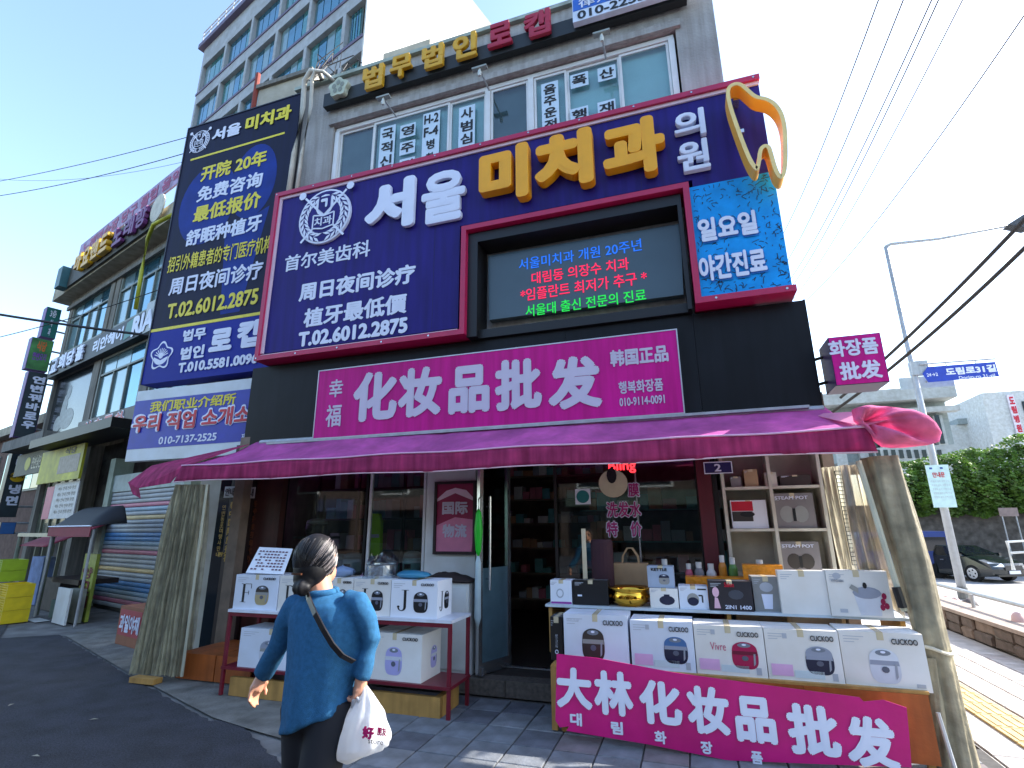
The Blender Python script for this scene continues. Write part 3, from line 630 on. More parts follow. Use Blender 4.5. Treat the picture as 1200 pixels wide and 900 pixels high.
T(tall, '로', 246, 400, 273, 396, 26, YT_, white_let, bold=.06); T(tall, '캡', 278, 393, 312, 388, 32, YT_, white_let, bold=.05)
T(tall, 'T.010.5581.0096', 209, 433, 303, 418, 12, YT_, white_let, bold=.05)
c = P(189, 417, YT_); R0 = .2
pts = [(c.x+R0*(1+.16*math.cos(5*t_))*math.cos(t_+.31), c.z+R0*(1+.16*math.cos(5*t_))*math.sin(t_+.31)) for t_ in [2*math.pi*i/50 for i in range(50)]]
em = poly('flower_emblem', white_let, tall, pts, YT_, t=.002); poly('emblem_inner', blue_sign, em, [((x-c.x)*.86+c.x, (z-c.z)*.86+c.z) for x, z in pts], YT_-.0025, t=.001)
mb = MB()
for k in range(9): t_ = math.radians(20+k*17.5); bar(mb, c.x+.05*math.cos(t_), c.z+.05*math.sin(t_)-.02, c.x+.14*math.cos(t_), c.z+.14*math.sin(t_)-.02, .014, YT_-.005, YT_-.004)
mb.prism([(c.x-.14, c.z-.01)]+[(c.x+.14*math.cos(t_), c.z-.02+.12*math.sin(t_)) for t_ in [math.pi+math.pi*i/12 for i in range(13)]]+[(c.x, c.z-.07)], YT_-.005, YT_-.004); mb.prism(ell(c.x, c.z, .045, .045, 12), YT_-.006, YT_-.005); mb.build('emblem_print', white_let, em)
# employment office sign below
wsn = thing('job_office_sign', 'white and blue employment office sign with red Korean lettering below the tall navy sign', 'sign', (-6.5, YL, 2.4))
sx0, sx1, sz0, sz1 = -7.56, -5.2, 2.43, 3.46
box('sign_face', M('white sign board', (216, 224, 228), .45, var=.04, dirt=.1), wsn, sx0, sx1, YL, YL+.12, sz0, sz1)
box('blue_print', M('ultramarine print', (40, 52, 164), .4), wsn, sx0, sx1, YL-.003, YL, sz0+.17, sz1-.15)
T(wsn, '我们职业介绍所', 176, 479, 277, 465, 13, YL-.004, yellow_let, bold=.03)
T(wsn, '우리 직업 소개소', 154, 499, 296, 482, 24, YL-.004, white_let, bold=.085); T(wsn, '우리 직업 소개소', 156, 499, 294, 483, 21, YL-.012, red_let, bold=.035)
T(wsn, '010-7137-2525', 186, 517, 254, 511, 9, YL-.004, white_let, bold=.03); T(wsn, '재', 283, 512, 288, 511, 7, YL-.004, white_let)
# box sign projecting at right
yb = 4.95
q = XZ([(975, 425), (1037, 418)], yb); zt, zb = P(998, 393, yb).z, P(1008, 450, yb).z
cs = thing('projecting_box_sign', 'small magenta box sign projecting at the right end of the black fascia', 'sign', (1.4, yb, 2.8))
box('sign_face', pink_sign, cs, q[0][0]+.006, q[1][0]-.006, yb-.004, yb, zb+.006, zt-.006)
box('sign_case', M('dark plum case', (52, 26, 74), .4), cs, q[0][0], q[1][0], yb+.001, yb+.34, zb, zt)
T(cs, '화장품', 971, 410, 1029, 404, 20, yb-.005, white_let, bold=.04); T(cs, '批发', 984, 436, 1033, 431, 22, yb-.005, white_let, bold=.04)
MB().tube([(1.2, 5.3, zb+.1), (q[0][0]+.05, yb+.2, zb+.1)], .015).tube([(1.2, 5.3, zt-.1), (q[0][0]+.05, yb+.2, zt-.1)], .015).build('bracket', black, cs)
# house number plate
np_ = thing('house_number_plate', 'small dark blue plate with the number 2 under the awning', 'number plate', (.2, 5.25, 2))
x0, x1, z0, z1 = rect(826, 549, 857, 547, 12, 5.25)
box('plate', M('plate blue', (34, 38, 90), .4), np_, x0, x1, 5.25, 5.256, z0, z1); mb = MB()
mb.box(x0-.008, x0, 5.247, 5.256, z0-.008, z1+.008); mb.box(x1, x1+.008, 5.247, 5.256, z0-.008, z1+.008); mb.box(x0, x1, 5.247, 5.256, z1, z1+.008); mb.box(x0, x1, 5.247, 5.256, z0-.008, z0); mb.build('plate_rim', white_let, np_)
T(np_, '2', 837, 548, 845, 548, 9, 5.249, white_let, bold=.03)

# ---------------------------------------------------------------- awning
aw = thing('awning', 'long mauve fabric awning with wine coloured valance over the shop front', 'awning', (-2, 4.45, 2.2))
YF = 4.45; zc = 2.19; zv = 2.01
def awn(u, v):
    xa, xb = -5.42+.34*v, 1.31-.09*v
    return (xa+(xb-xa)*u, YF+.7*v, zc+(.31+.05*(1-u))*v-(.035+.02*math.sin(u*19)+.03*noise.noise(Vector((u*30, v*2, 0)))+.012*noise.noise(Vector((u*90, v*5, 2))))*math.sin(math.pi*v)-.012*math.sin(u*math.pi*5)**2*(1-v))
MB().grid(awn, 200, 16).build('canopy', awning_top, aw, smooth=True, thick=.004)
def val(u, v):
    xa, xb = -5.5+.1*v, 1.335-.03*v
    return (xa+(xb-xa)*u, YF-.012-(.012*math.sin(u*70)+.02*noise.noise(Vector((u*40, v, 7))))*(1-v), zv+(zc-zv)*v-.012*math.sin(u*math.pi*5)**2*v+.008*math.sin(u*23)*(1-v))
MB().grid(val, 160, 4).build('valance', awning_val, aw, smooth=True, thick=.004)
MB().tube([(-5.41+6.72*k/60, YF-.018, zc+.004-.012*math.sin(k/60*math.pi*5)**2) for k in range(61)], .008).build('front_piping', M('pale piping', (226, 176, 206), .5), aw)
MB().tube([(-5.5+6.835*k/60, YF-.022, zv+.008*math.sin(k/60*23)) for k in range(61)], .006).build('hem_piping', M('pale hem', (216, 180, 190), .5), aw)
MB().tube([(-5.0, 5.13, 2.53), (1.2, 5.13, 2.48)], .035).build('roller_tube', galv, aw)
for x in (-4.6, -1.6, .9): MB().tube([(x, 5.12, 2.4), (x+.4, 4.8, 2.26), (x, YF+.03, 2.16)], .017).build('folding_arm', galv, aw)
# left end flap
fl = [(205, 540, 4.5), (292, 521, 5.05), (216, 547, 4.44), (200, 566, 4.46), (165, 583, 4.5), (150, 566, 4.7), (172, 552, 4.9)]
fp = [P(x, y, Y) for x, y, Y in fl]
mb = MB().add([fp[2], fp[3], P(163, 572, 4.55), fp[5], P(178, 546, 4.8), P(250, 530, 5.0), fp[1]], [(0, 1, 2), (0, 2, 3), (0, 3, 4), (0, 4, 5), (0, 5, 6)])
mb.add([P(151, 566, 4.68), P(163, 572, 4.53), P(165, 584, 4.52), P(156, 579, 4.6)], [(0, 1, 2, 3)])
mb.build('side_flap', awning_val, aw, fix=False, thick=.006)
# crumpled right end
bo = [(1000, 480), (1016, 477), (1034, 477), (1052, 479), (1070, 483), (1086, 490), (1096, 499), (1102, 509), (1097, 518), (1084, 522), (1066, 524), (1046, 525), (1032, 524), (1022, 517), (1012, 505), (1000, 494)]
def bunch(u, v):
    k = v*len(bo); i = int(k) % len(bo); f_ = k-int(k); a, b = Vector(bo[i]), Vector(bo[(i+1) % len(bo)]); o_ = a.lerp(b, f_)
    ax = Vector((1012, 494)); q = ax.lerp(o_, math.sin(u*math.pi/2) if u < .98 else 1); ang = 2*math.pi*v
    fold = .085*math.sin(3*ang+1.6)+.04*math.sin(5*ang+.4)+.03*noise.noise(Vector((math.cos(ang)*2, math.sin(ang)*2, u*2)))
    p = P(q.x, q.y, 4.5); e_ = 1-(q-ax).length/95
    p += Vector((0, -.22*math.sin(math.pi*min(1, u))*(.6+fold*4)+fold*u*.5, .05*fold*u)); return p
MB().grid(bunch, 26, 160).build('gathered_end', awning_hot, aw, smooth=True, thick=.008)
wsn_ = [P(x, y, Y) for x, y, Y in ((950, 486, 5.1), (1020, 482, 4.75), (1048, 491, 4.42), (1010, 500, 4.42))]
MB().add(wsn_, [(0, 1, 2, 3)]).build('end_fold', M('sunlit awning cloth', (236, 150, 186), .7, trans=.3), aw, fix=False, thick=.006)  # paler pink puts the sun's highlight into the fold's colour

# ---------------------------------------------------------------- stall goods
def flat(mb_pts, name, mat, par, Y, F, t=.0012): return MB().prism(mb_pts, Y-t, Y).build(name, mat, par, F)
def cooker(par, F, cx, cz, w_, h, body, lid, band=None, Y=0, outline=False):
    y = Y-.001
    sg = lambda t, e: math.copysign(abs(t)**e, t)
    b = [(cx+w_*.5*sg(math.cos(a), .55), cz-h*.08+h*.42*sg(math.sin(a), .75)) for a in [2*math.pi*i/28 for i in range(28)]]
    o = flat(b, 'printed_cooker', body, par, y, F)
    flat([(cx-w_*.485, cz+h*.12), (cx+w_*.485, cz+h*.12)]+[(cx+w_*.47*math.cos(a), cz+h*.2+h*.26*math.sin(a)) for a in [math.pi*i/14 for i in range(15)]], 'cooker_lid', lid, o, y-.0014, F)
    if band: flat([(cx-w_*.48, cz+.0), (cx+w_*.48, cz+.0), (cx+w_*.46, cz+h*.13), (cx-w_*.46, cz+h*.13)], 'cooker_band', band, o, y-.0016, F)
    flat(ell(cx, cz+h*.34, w_*.26, h*.08, 12), 'cooker_top', M('cooker grey top', (120, 128, 140), .4), o, y-.003, F)
    flat([(cx+w_*.3, cz-h*.38), (cx+w_*.38, cz-h*.3), (cx+w_*.4, cz+h*.05), (cx+w_*.33, cz+h*.05)], 'cooker_sheen', M('print sheen', (150, 154, 164), .4), o, y-.0035, F)
    flat(ell(cx, cz-h*.12, w_*.13, h*.09, 10), 'cooker_display', M('ck display', (92, 96, 112), .4), o, y-.0035, F)
    flat(ell(cx, cz+h*.36, w_*.09, h*.035, 8), 'cooker_button', white_let, o, y-.0045, F)
ck = dict(brown=M('ck brown', (58, 52, 48), .4), steel=M('ck steel', (150, 150, 146), .35), navy=M('ck navy', (30, 36, 62), .35), blue=M('ck blue', (70, 110, 160), .35), red=M('ck red', (170, 16, 76), .35),
          silver=M('ck silver', (150, 156, 172), .35), pale=M('ck pale', (206, 210, 220), .35), lav=M('ck lavender', (176, 172, 222), .4), black=M('ck black', (26, 28, 32), .35), champ=M('ck champagne', (176, 160, 120), .35))
pinkp = M('pink print patch', (226, 176, 214), .5); greyp = M('pale grey print', (176, 180, 188), .5)
def carton(label, xl, yl, xr, yr, h, Y, d, yaw=0, cat='box', grp=None, mat=card, z0=None, name='cardboard_box', flaps=True):
    x0, x1, za, zb = rect(xl, yl, xr, yr, h, Y)
    if z0 is not None: zb += z0-za; za = z0
    if mat is card: mat = random.choice((card, M('cool white card', (214, 222, 236), .5, var=.05, scale=3, dirt=.06), M('warm white card', (228, 226, 222), .5, var=.05, scale=3, dirt=.08)))
    F = frame((x0+x1)/2, Y, za, yaw or random.uniform(-1.2, 1.2)); t = thing(name, label, cat, F, grp); hw = (x1-x0)/2; H = zb-za
    bm = MB().box(-hw, hw, 0, d, 0, H); bm.build('carton', mat, t, F)
    if flaps:
        MB().box(-hw+.004, hw-.004, d*.495, d*.505, H, H+.0012).build('lid_seam', card_edge, t, F)
        for k in range(3): MB().box(-hw*.9, -hw*.9+hw*(.5-.12*k), -.0012, -.0002, H*(.9-.05*k), H*(.9-.05*k)+.004).build('fine_print', greyp, t, F)
        MB().box(-.02, .02, .0, d*.999, H+.0012, H+.0018).box(-.02, .02, -.001, -.0003, H*.86, H+.0012).build('parcel_tape', M('clear brown tape', (196, 182, 150), .25), t, F)
    return t, F, hw, H
rz0 = .47
def cuckoo(label, xl, yl, xr, yr, h, fn, Y=4.38, d=.29, **k):
    t, F, hw, H = carton(label, xl, yl, xr, yr, h, Y, d, grp='white rice cooker boxes lined along the front of the stall', **k)
    TL(t, 'CUCKOO', hw*.25, hw*.86, H*.8, H*.9, -.001, ink, F, bold=.01)
    fn(t, F, hw, H); return t
def f1(t, F, w_, H): cooker(t, F, -.02, H*.42, w_*.7, H*.66, ck['brown'], ck['brown'], ck['steel']); TL(t, 'NEW 10 cup', -w_*.9, -w_*.5, H*.86, H*.9, -.001, greyp, F, bold=0)
def fp_(body, lid, band, cx=.42):
    def fn(t, F, w_, H):
        cooker(t, F, w_*cx, H*.44, w_*.74, H*.56, body, lid, band)
        flat([(-w_*.9, H*.1), (-w_*.32, H*.1), (-w_*.32, H*.32), (-w_*.9, H*.32)], 'pink_patch', pinkp, t, -.001, F)
        flat([(-w_*.28, H*.08), (w_*.5, H*.08), (w_*.5, H*.22), (-w_*.28, H*.22)], 'grey_patch', M('pale aqua print', (206, 220, 224), .5), t, -.001, F)
        flat([(w_*.7, H*.06), (w_*.84, H*.06), (w_*.84, H*.2), (w_*.7, H*.2)], 'mark_patch', greyp, t, -.001, F)
        flat([(-w_*.5, H*.82), (-w_*.38, H*.82), (-w_*.38, H*.92), (-w_*.5, H*.92)], 'mark_patch', greyp, t, -.001, F)
    return fn
def f3(t, F, w_, H):
    fp_(ck['red'], ck['red'], M('ck dark red', (110, 10, 50), .35))(t, F, w_, H); TL(t, 'Vivre', -w_*.55, -w_*.1, H*.5, H*.66, -.001, M('rose script', (190, 70, 110), .5), F, bold=0)
def f5(t, F, w_, H):
    cooker(t, F, -.0, H*.42, w_*.72, H*.64, ck['pale'], M('ck white', (216, 220, 228), .35), ck['silver']); flat([(w_*.66, H*.07), (w_*.86, H*.07), (w_*.86, H*.13), (w_*.66, H*.13)], 'mark_patch', greyp, t, -.001, F)
cuckoo('white box with a dark brown cooker picture, leftmost of the front row', 661, 742, 736, 746, 59, f1, z0=rz0)
cuckoo('white rice cooker box with a blue lidded cooker, second in the front row', 739, 747, 813, 752, 58, fp_(ck['navy'], ck['blue'], ck['silver']), z0=rz0-.005)
cuckoo('white rice cooker box with a crimson cooker picture in the middle of the front row', 814, 752, 896, 758, 58, f3, z0=rz0-.005)
cuckoo('white rice cooker box with a navy and silver cooker picture, fourth in the front row', 897, 758, 985, 764, 61, fp_(ck['navy'], ck['silver'], ck['silver']), z0=rz0-.01)
cuckoo('white box with a pale outlined cooker picture, rightmost of the front row', 986, 763, 1085, 769, 66, f5, yaw=-2, z0=rz0-.015)
t, F, hw, H = carton('narrow black upright box with white mark left of the front row of cooker boxes', 645, 739, 659, 740, 50, 4.46, .25, mat=black, z0=rz0)
TL(t, 'Q', -hw*.3, hw*.3, H*.12, H*.24, -.001, white_let, F); TL(t, 'COOKER', -hw*.2, hw*.2, H*.28, H*.6, -.001, greyp, F, bold=0)
# stall bench under the boxes
bn = thing('stall_bench', 'orange plywood bench carrying the boxes right of the shop door', 'bench', (.1, 4.6, 0))
bx0, bx1 = P(652, 790, 4.33).x, P(1093, 840, 4.33).x
for a_, b_ in ((bx0, -.25), (-.248, .62), (.622, bx1)): box('front_board', orange_wood, bn, a_, b_, 4.335, 4.355, .06, rz0-.02)
box('corner_post', pine, bn, bx0-.045, bx0-.002, 4.33, 4.38, .02, rz0-.01)
for x in (bx0+.02, .4, bx1-.06): box('leg', pine, bn, x, x+.04, 4.37, 4.41, 0, rz0-.02); box('leg', pine, bn, x, x+.04, 5.2, 5.24, 0, rz0-.02)
box('bench_top', pine, bn, bx0-.04, bx1+.01, 4.34, 5.26, rz0-.019, rz0-.002)
rs = thing('stall_riser', 'white topped riser shelf behind the front row of rice cooker boxes', 'shelf', (.1, 4.9, rz0))
rx0 = P(640, 725, 4.7).x; RZ = .85
box('riser_top', M('worn white laminate', (196, 208, 216), .5, var=.1, dirt=.2), rs, rx0, 1.42, 4.68, 5.28, RZ-.02, RZ)
for x in (rx0+.02, .2, 1.36): box('riser_support', pine, rs, x, x+.03, 4.72, 5.2, rz0, RZ-.021)
# fallen magenta banner
YB = 4.2
bq = [(652.5, 766), (700, 771), (790, 788), (900, 803), (1007, 817), (1012, 822), (1035, 820), (1062, 829), (1065, 860), (1068, 899), (960, 895), (853, 893), (760, 872), (700, 862), (664, 856), (667, 851), (656, 852), (651, 844)]
bt = thing('fallen_banner', 'long magenta banner with white Chinese characters leaning low against the orange bench', 'banner', (.0, YB, .0))
pts = XZ(bq, YB); pts = [(x, max(z, .006)) for x, z in pts]
cp = M('wrinkled magenta banner', (206, 16, 120), .45, var=.12, scale=2.5, bump=.25, bscale=9, dirt=.12)
poly('banner_cloth', cp, bt, pts[::-1], YB, t=.006)
big = [('大', 673, 806, 42, 48), ('林', 719, 812, 46, 52), ('化', 774, 823, 50, 52), ('妆', 830, 832, 50, 56), ('品', 885, 843, 48, 54), ('批', 953, 855, 62, 60), ('发', 1021, 869, 62, 60)]
for ch, x, y, ww, hh in big: T(bt, ch, x-ww/2, y-ww*.08, x+ww/2, y+ww*.08, hh, YB-.007, white_let, bold=.05)
for ch, x, y in (('대', 675, 843), ('림', 723, 853), ('화', 774, 864), ('장', 828, 876), ('품', 887, 888)): T(bt, ch, x-7, y-1, x+7, y+1, 15, YB-.007, white_let, bold=.04)
# second row on the riser
def small(label, x0, x1, y0, y1, Y=4.72, d=.16, **k): return carton(label, x0, (y0+y1)/2, x1, (y0+y1)/2+.5, y1-y0, Y, d, z0=k.pop('z0', RZ), grp=k.pop('grp', None), **k)
def prn(t, F, x0, x1, z0, z1, m, name='printed_patch', y=-.0005): flat([(x0, z0), (x1, z0), (x1, z1), (x0, z1)], name, m, t, y, F)
t, F, hw, H = small('small white box with a faint grey drawing at the left end of the riser', 645, 670, 677, 705); flat(ell(-hw*.1, H*.45, hw*.35, H*.2, 12), 'printed_ring', greyp, t, -.0005, F); flat(ell(-hw*.1, H*.45, hw*.25, H*.14, 12), 'printed_ring', card, t, -.002, F); prn(t, F, -hw*.95, hw*.95, .003, .02, M('violet print', (150, 60, 150), .5))
t, F, hw, H = small('low black box beside the gold basin on the riser', 672, 713, 684, 713, mat=black, yaw=2); prn(t, F, -hw*.75, -hw*.5, H*.35, H*.42, white_let)
pr = P(706, 660, 4.95); t = thing('rolled_mat', 'tall upright dark maroon roll standing behind the black box', 'roll', (pr.x, 4.95, RZ))
MB().lathe((pr.x, 4.95, RZ), [(.0, 0), (.1, .0), (.1, .5), (.09, .53), (.0, .535)], 20).build('roll', M('dark maroon felt', (54, 22, 34), .8), t, smooth=False)
MB().lathe((pr.x, 4.95, RZ), [(.103, .06), (.103, .075), (.1, .076)], 20).build('tie_band', black, t)
x0, x1, z0, z1 = rect(683, 655, 688, 655, 72, 4.9); t = box('cream_strap', M('cream strap', (206, 190, 160), .7), None, x0, x1, 4.88, 4.885, z0, z1); tag(t, 'cream strap hanging down beside the dark maroon roll', 'strap')
t, F, hw, H = small('small magenta box tucked behind the low black box', 673, 692, 660, 683, Y=4.9, mat=pink_sign)
# gold basin
c = P(738, 700, 4.82); t = thing('brass_basin', 'polished gold coloured basin with flared rim on the riser', 'basin', (c.x, 4.82, RZ))
prof = [(.0, .0), (.11, .0), (.115, .012), (.15, .03), (.16, .07), (.15, .105), (.145, .115), (.185, .14), (.187, .145), (.14, .125), (.148, .075), (.135, .03), (.0, .02)]
MB().lathe((c.x, 4.82, RZ), prof, 36).build('bowl', brass, t, smooth=True)
mb = MB()
for k in range(16): a_ = 2*math.pi*k/16; mb.box(c.x+.161*math.cos(a_)-.012, c.x+.161*math.cos(a_)+.012, 4.82+.161*math.sin(a_)-.004, 4.82+.161*math.sin(a_)+.004, RZ+.065, RZ+.085)
o = mb.build('embossed_band', M('dark brass', (120, 80, 24), .3, metal=1), t); o['kind'] = 'stuff'
# kraft bag
t, F, hw, H = small('brown kraft paper bag with looped handles behind the gold basin', 719, 759, 650, 694, Y=5.05, mat=kraft, name='paper_bag', flaps=False, cat='bag')
for y in (.03, .12): MB().tube([(-hw*.5, y, H-.01), (-hw*.45, y, H+.06), (-hw*.15, y, H+.13), (hw*.15, y, H+.13), (hw*.45, y, H+.06), (hw*.5, y, H-.01)], .006, 6).build('handle', kraft, t, F)
TL(t, 'SHOPPING', -hw*.4, hw*.4, H*.3, H*.38, -.001, M('brown ink', (110, 84, 64), .6), F, bold=0)
# appliance boxes
t, F, hw, H = small('white and navy kitchenware box with a dark casserole picture, under the kettle box stack', 762, 795, 691, 714, Y=4.72); flat(ell(hw*.2, H*.4, hw*.55, H*.24, 14), 'printed_pot', ck['navy'], t, -.0005, F); prn(t, F, -hw*.0, hw*.4, H*.6, H*.7, ck['navy'])
t2, F2, hw2, H2 = small('grey blue kettle box stacked on top of the casserole box', 759, 790, 666, 691, Y=4.75, z0=RZ+H+.003, mat=M('grey blue card', (156, 170, 190), .5)); cooker(t2, F2, hw2*.25, H2*.4, hw2*.8, H2*.5, ck['steel'], ck['navy']); TL(t2, 'KETTLE', -hw2*.7, hw2*.5, H2*.78, H2*.92, -.001, ink, F2)
t, F, hw, H = small('white box with a glass teapot picture left of the black hair dryer box', 796, 830, 687, 714); flat(ell(-hw*.05, H*.42, hw*.42, H*.28, 16), 'printed_pot', ck['steel'], t, -.0005, F); flat(ell(-hw*.05, H*.34, hw*.38, H*.18, 14), 'printed_tea', ck['navy'], t, -.002, F)
mbh = MB(); bar(mbh, hw*.35, H*.6, hw*.62, H*.6, .01, -.003, -.001); bar(mbh, hw*.6, H*.6, hw*.6, H*.3, .01, -.003, -.001); mbh.build('printed_handle', ink, t, F); prn(t, F, hw*.3, hw*.9, H*.84, H*.9, ink)
t, F, hw, H = small('black hair dryer box with a pale pink face drawing and red wording', 831, 882, 681, 716, Y=4.7, mat=M('dark print card', (44, 42, 48), .4))
fc = flat(ell(-hw*.68, H*.62, hw*.16, H*.17, 14), 'printed_face', M('pale rose print', (224, 178, 196), .5), t, -.0005, F); flat([(-hw*.8, H*.08), (-hw*.5, H*.08), (-hw*.6, H*.42), (-hw*.74, H*.45)], 'printed_neck', M('pale rose print', (224, 178, 196), .5), t, -.0005, F)
flat(ell(hw*.25, H*.55, hw*.35, H*.16, 12), 'printed_dryer', M('dryer print', (70, 74, 84), .4), t, -.0005, F); TL(t, 'Salon', -hw*.25, hw*.2, H*.8, H*.96, -.001, red_let, F); TL(t, '2IN1 1400', -hw*.3, hw*.9, H*.07, H*.2, -.001, white_let, F)
t, F, hw, H = small('grey box showing a white mug beside the plain white box', 883, 915, 676, 717, Y=4.74, yaw=3, mat=M('grey print card', (140, 140, 138), .5)); flat([(-hw*.3, H*.08), (hw*.3, H*.08), (hw*.42, H*.5), (-hw*.42, H*.5)], 'printed_mug', white_let, t, -.0005, F); flat(ell(hw*.0, H*.7, hw*.5, H*.14, 12), 'printed_plate', greyp, t, -.0005, F)
t, F, hw, H = small('plain blank white box leaning on the riser left of the steel pot box', 914, 970, 668, 719, Y=4.68, d=.1, mat=card)
t, F, hw, H = small('white box with a steel pot and red flower picture, rightmost on the riser', 971, 1043, 667, 721, Y=4.66, d=.12)
flat([(-hw*.05, H*.04), (hw*.62, H*.04), (hw*.68, H*.5), (-hw*.18, H*.5)], 'printed_pot', ck['pale'], t, -.0005, F); flat(ell(hw*.25, H*.52, hw*.46, H*.13, 14), 'printed_lid', ck['silver'], t, -.002, F); flat(ell(hw*.22, H*.68, hw*.07, H*.07, 8), 'printed_knob', ink, t, -.003, F)
flat([(-hw*.3, H*.62), (-hw*.02, H*.5), (hw*.0, H*.62), (-hw*.2, H*.7)], 'printed_spout', ck['steel'], t, -.003, F)
for a_, b_ in ((.72, .34), (.82, .25), (.78, .46), (.68, .22)): flat(ell(hw*a_, H*b_, hw*.08, H*.07, 8), 'printed_flower', M('flower crimson', (150, 20, 70), .5), t, -.004, F)
TL(t, 'KITCHEN', -hw*.85, -hw*.45, H*.74, H*.8, -.001, greyp, F, bold=.02); flat(ell(-hw*.65, H*.88, hw*.14, H*.07, 12), 'printed_mark', greyp, t, -.0005, F); prn(t, F, -hw*.7, -hw*.45, H*.08, H*.16, greyp)
small('long parcel in orange bubble wrap behind the teapot and hair dryer boxes', 803, 873, 660, 690, Y=4.95, mat=orange_wrap, name='wrapped_parcel', cat='parcel', flaps=False, z0=RZ+.02)
small('upright parcel in orange bubble wrap standing higher beside the white shelf', 870, 917, 643, 684, Y=4.98, mat=orange_wrap, name='wrapped_parcel', cat='parcel', flaps=False, yaw=-3, z0=RZ+.05)
t, F, hw, H = small('small pale appliance box behind the kettle box inside the window line', 793, 812, 652, 672, Y=5.1, mat=M('pale blue card', (150, 170, 196), .5))
# white cubby shelf at right
cb = thing('cubby_shelf', 'white cubby shelf unit with pot boxes at the right end of the shop front', 'shelf', (.75, 5.3, 0))
v1, v2, v3 = P(851, 600, 5.3).x, P(903, 600, 5.3).x, P(962, 600, 5.3).x+.04
wl = M('worn cream shelf board', (206, 200, 184), .5, dirt=.2)
for x in (v1, v2+.03, v3): box('upright', wl, cb, x-.014, x+.014, 5.3, 5.55, .47, 2.3)
shz = [P(905, 621, 5.3).z, P(905, 571, 5.3).z, P(910, 672, 5.3).z-.02]
for z in shz:
    box('shelf', wl, cb, v1+.015, v2+.015, 5.305, 5.55, z-.012, z+.012); box('shelf', wl, cb, v2+.045, v3-.015, 5.305, 5.55, z-.012, z+.012)
box('back_board', M('pale back board', (170, 164, 150), .6, dirt=.2), cb, v1, v3, 5.552, 5.56, .47, 2.3)
def cub(label, x0, x1, y0, y1, z, mat, **k): return carton(label, x0, (y0+y1)/2, x1, (y0+y1)/2-.5, y1-y0, 5.33, .18, z0=z+.014, mat=mat, **k)
t, F, hw, H = cub('white hair dryer box with red corner and black dryer picture in the left cubby', 857, 899, 585, 618, shz[0], card); prn(t, F, -hw*.95, hw*.25, H*.62, H*.96, red_let); prn(t, F, -hw*.95, hw*.2, H*.25, H*.6, ck['brown']); flat(ell(-hw*.1, H*.5, hw*.42, H*.1, 10), 'printed_dryer', ink, t, -.003, F)
gpc = M('grey pot card', (128, 122, 122), .5)
for lab, x0, x1, y0, y1, z in (('grey twin pot box in the upper right cubby of the white shelf', 906, 955, 578, 619, shz[0]), ('grey twin pot box in the lower right cubby of the white shelf', 914, 961, 630, 668, shz[2])):
    t, F, hw, H = cub(lab, x0, x1, y0, y1, z, gpc)
    for s in (-1, 1): flat(ell(s*hw*.32, H*.4, hw*.36, H*.24, 14), 'printed_pot', ck['steel'] if y0 < 600 else ck['brown'], t, -.0005-(s+1)*.001, F)
    prn(t, F, -.012, .012, H*.2, H*.56, ink, y=-.0045); TL(t, 'STEAM POT', -hw*.85, hw*.75, H*.82, H*.92, -.001, white_let, F, bold=.02)
for i, (x0, x1, y0) in enumerate(((856, 868, 556), (872, 888, 548), (896, 910, 552), (914, 950, 556))):
    cub(['short grey carton at the left of the top cubby shelf', 'taller brown carton second on the top cubby shelf', 'small beige carton third on the top cubby shelf', 'wide dark carton at the right of the top cubby shelf'][i], x0, x1, y0, 568, shz[1], [gpc, kraft, wl, M('dark brown card', (60, 48, 44), .6)][i])
# window graphics on right glass
gd = thing('window_lettering', 'magenta Chinese offer lettering with white outline on the right shop window', 'lettering', (0, 5.45, 1.5))
mgl = M('magenta film letter', (176, 40, 120), .5)
for s, xa, xb, y, h in (('膜', 736, 749, 574, 16), ('洗发水', 711, 751, 597, 18), ('特', 711, 724, 620, 18), ('价', 739, 752, 620, 18)):
    T(gd, s, xa-1, y, xb+1, y, h+2, 5.436, white_let, bold=.07, name='outline'); T(gd, s, xa, y, xb, y, h, 5.425, mgl, bold=.025)
nr = M('red neon', (255, 60, 70), .4, emit=.5); T(gd, 'Bling', 713, 548, 745, 546, 15, 5.43, nr, bold=.02, name='neon_script')
c = P(717, 563, 5.4); t = thing('hanging_fan', 'cream round fan with a dark notch hanging behind the right glass', 'fan', (c.x, 5.4, c.z))
poly('fan_leaf', M('cream straw', (206, 196, 164), .7), t, ell(c.x+.01, c.z-.03, .145, .14, 24), 5.41, t=.006); poly('fan_notch', black, t, ell(c.x, c.z+.05, .05, .08, 14), 5.403, t=.003)
x0, x1, z0, z1 = rect(674, 582, 692, 582, 18, 5.43); t = box('window_sticker', card, None, x0, x1, 5.43, 5.433, z0, z1); tag(t, 'square white sticker with a teal disc on the right glass', 'sticker'); poly('sticker_disc', M('teal disc print', (30, 120, 120), .5), t, ell((x0+x1)/2, (z0+z1)/2, (x1-x0)*.42, (z1-z0)*.42, 18), 5.429, t=.001)
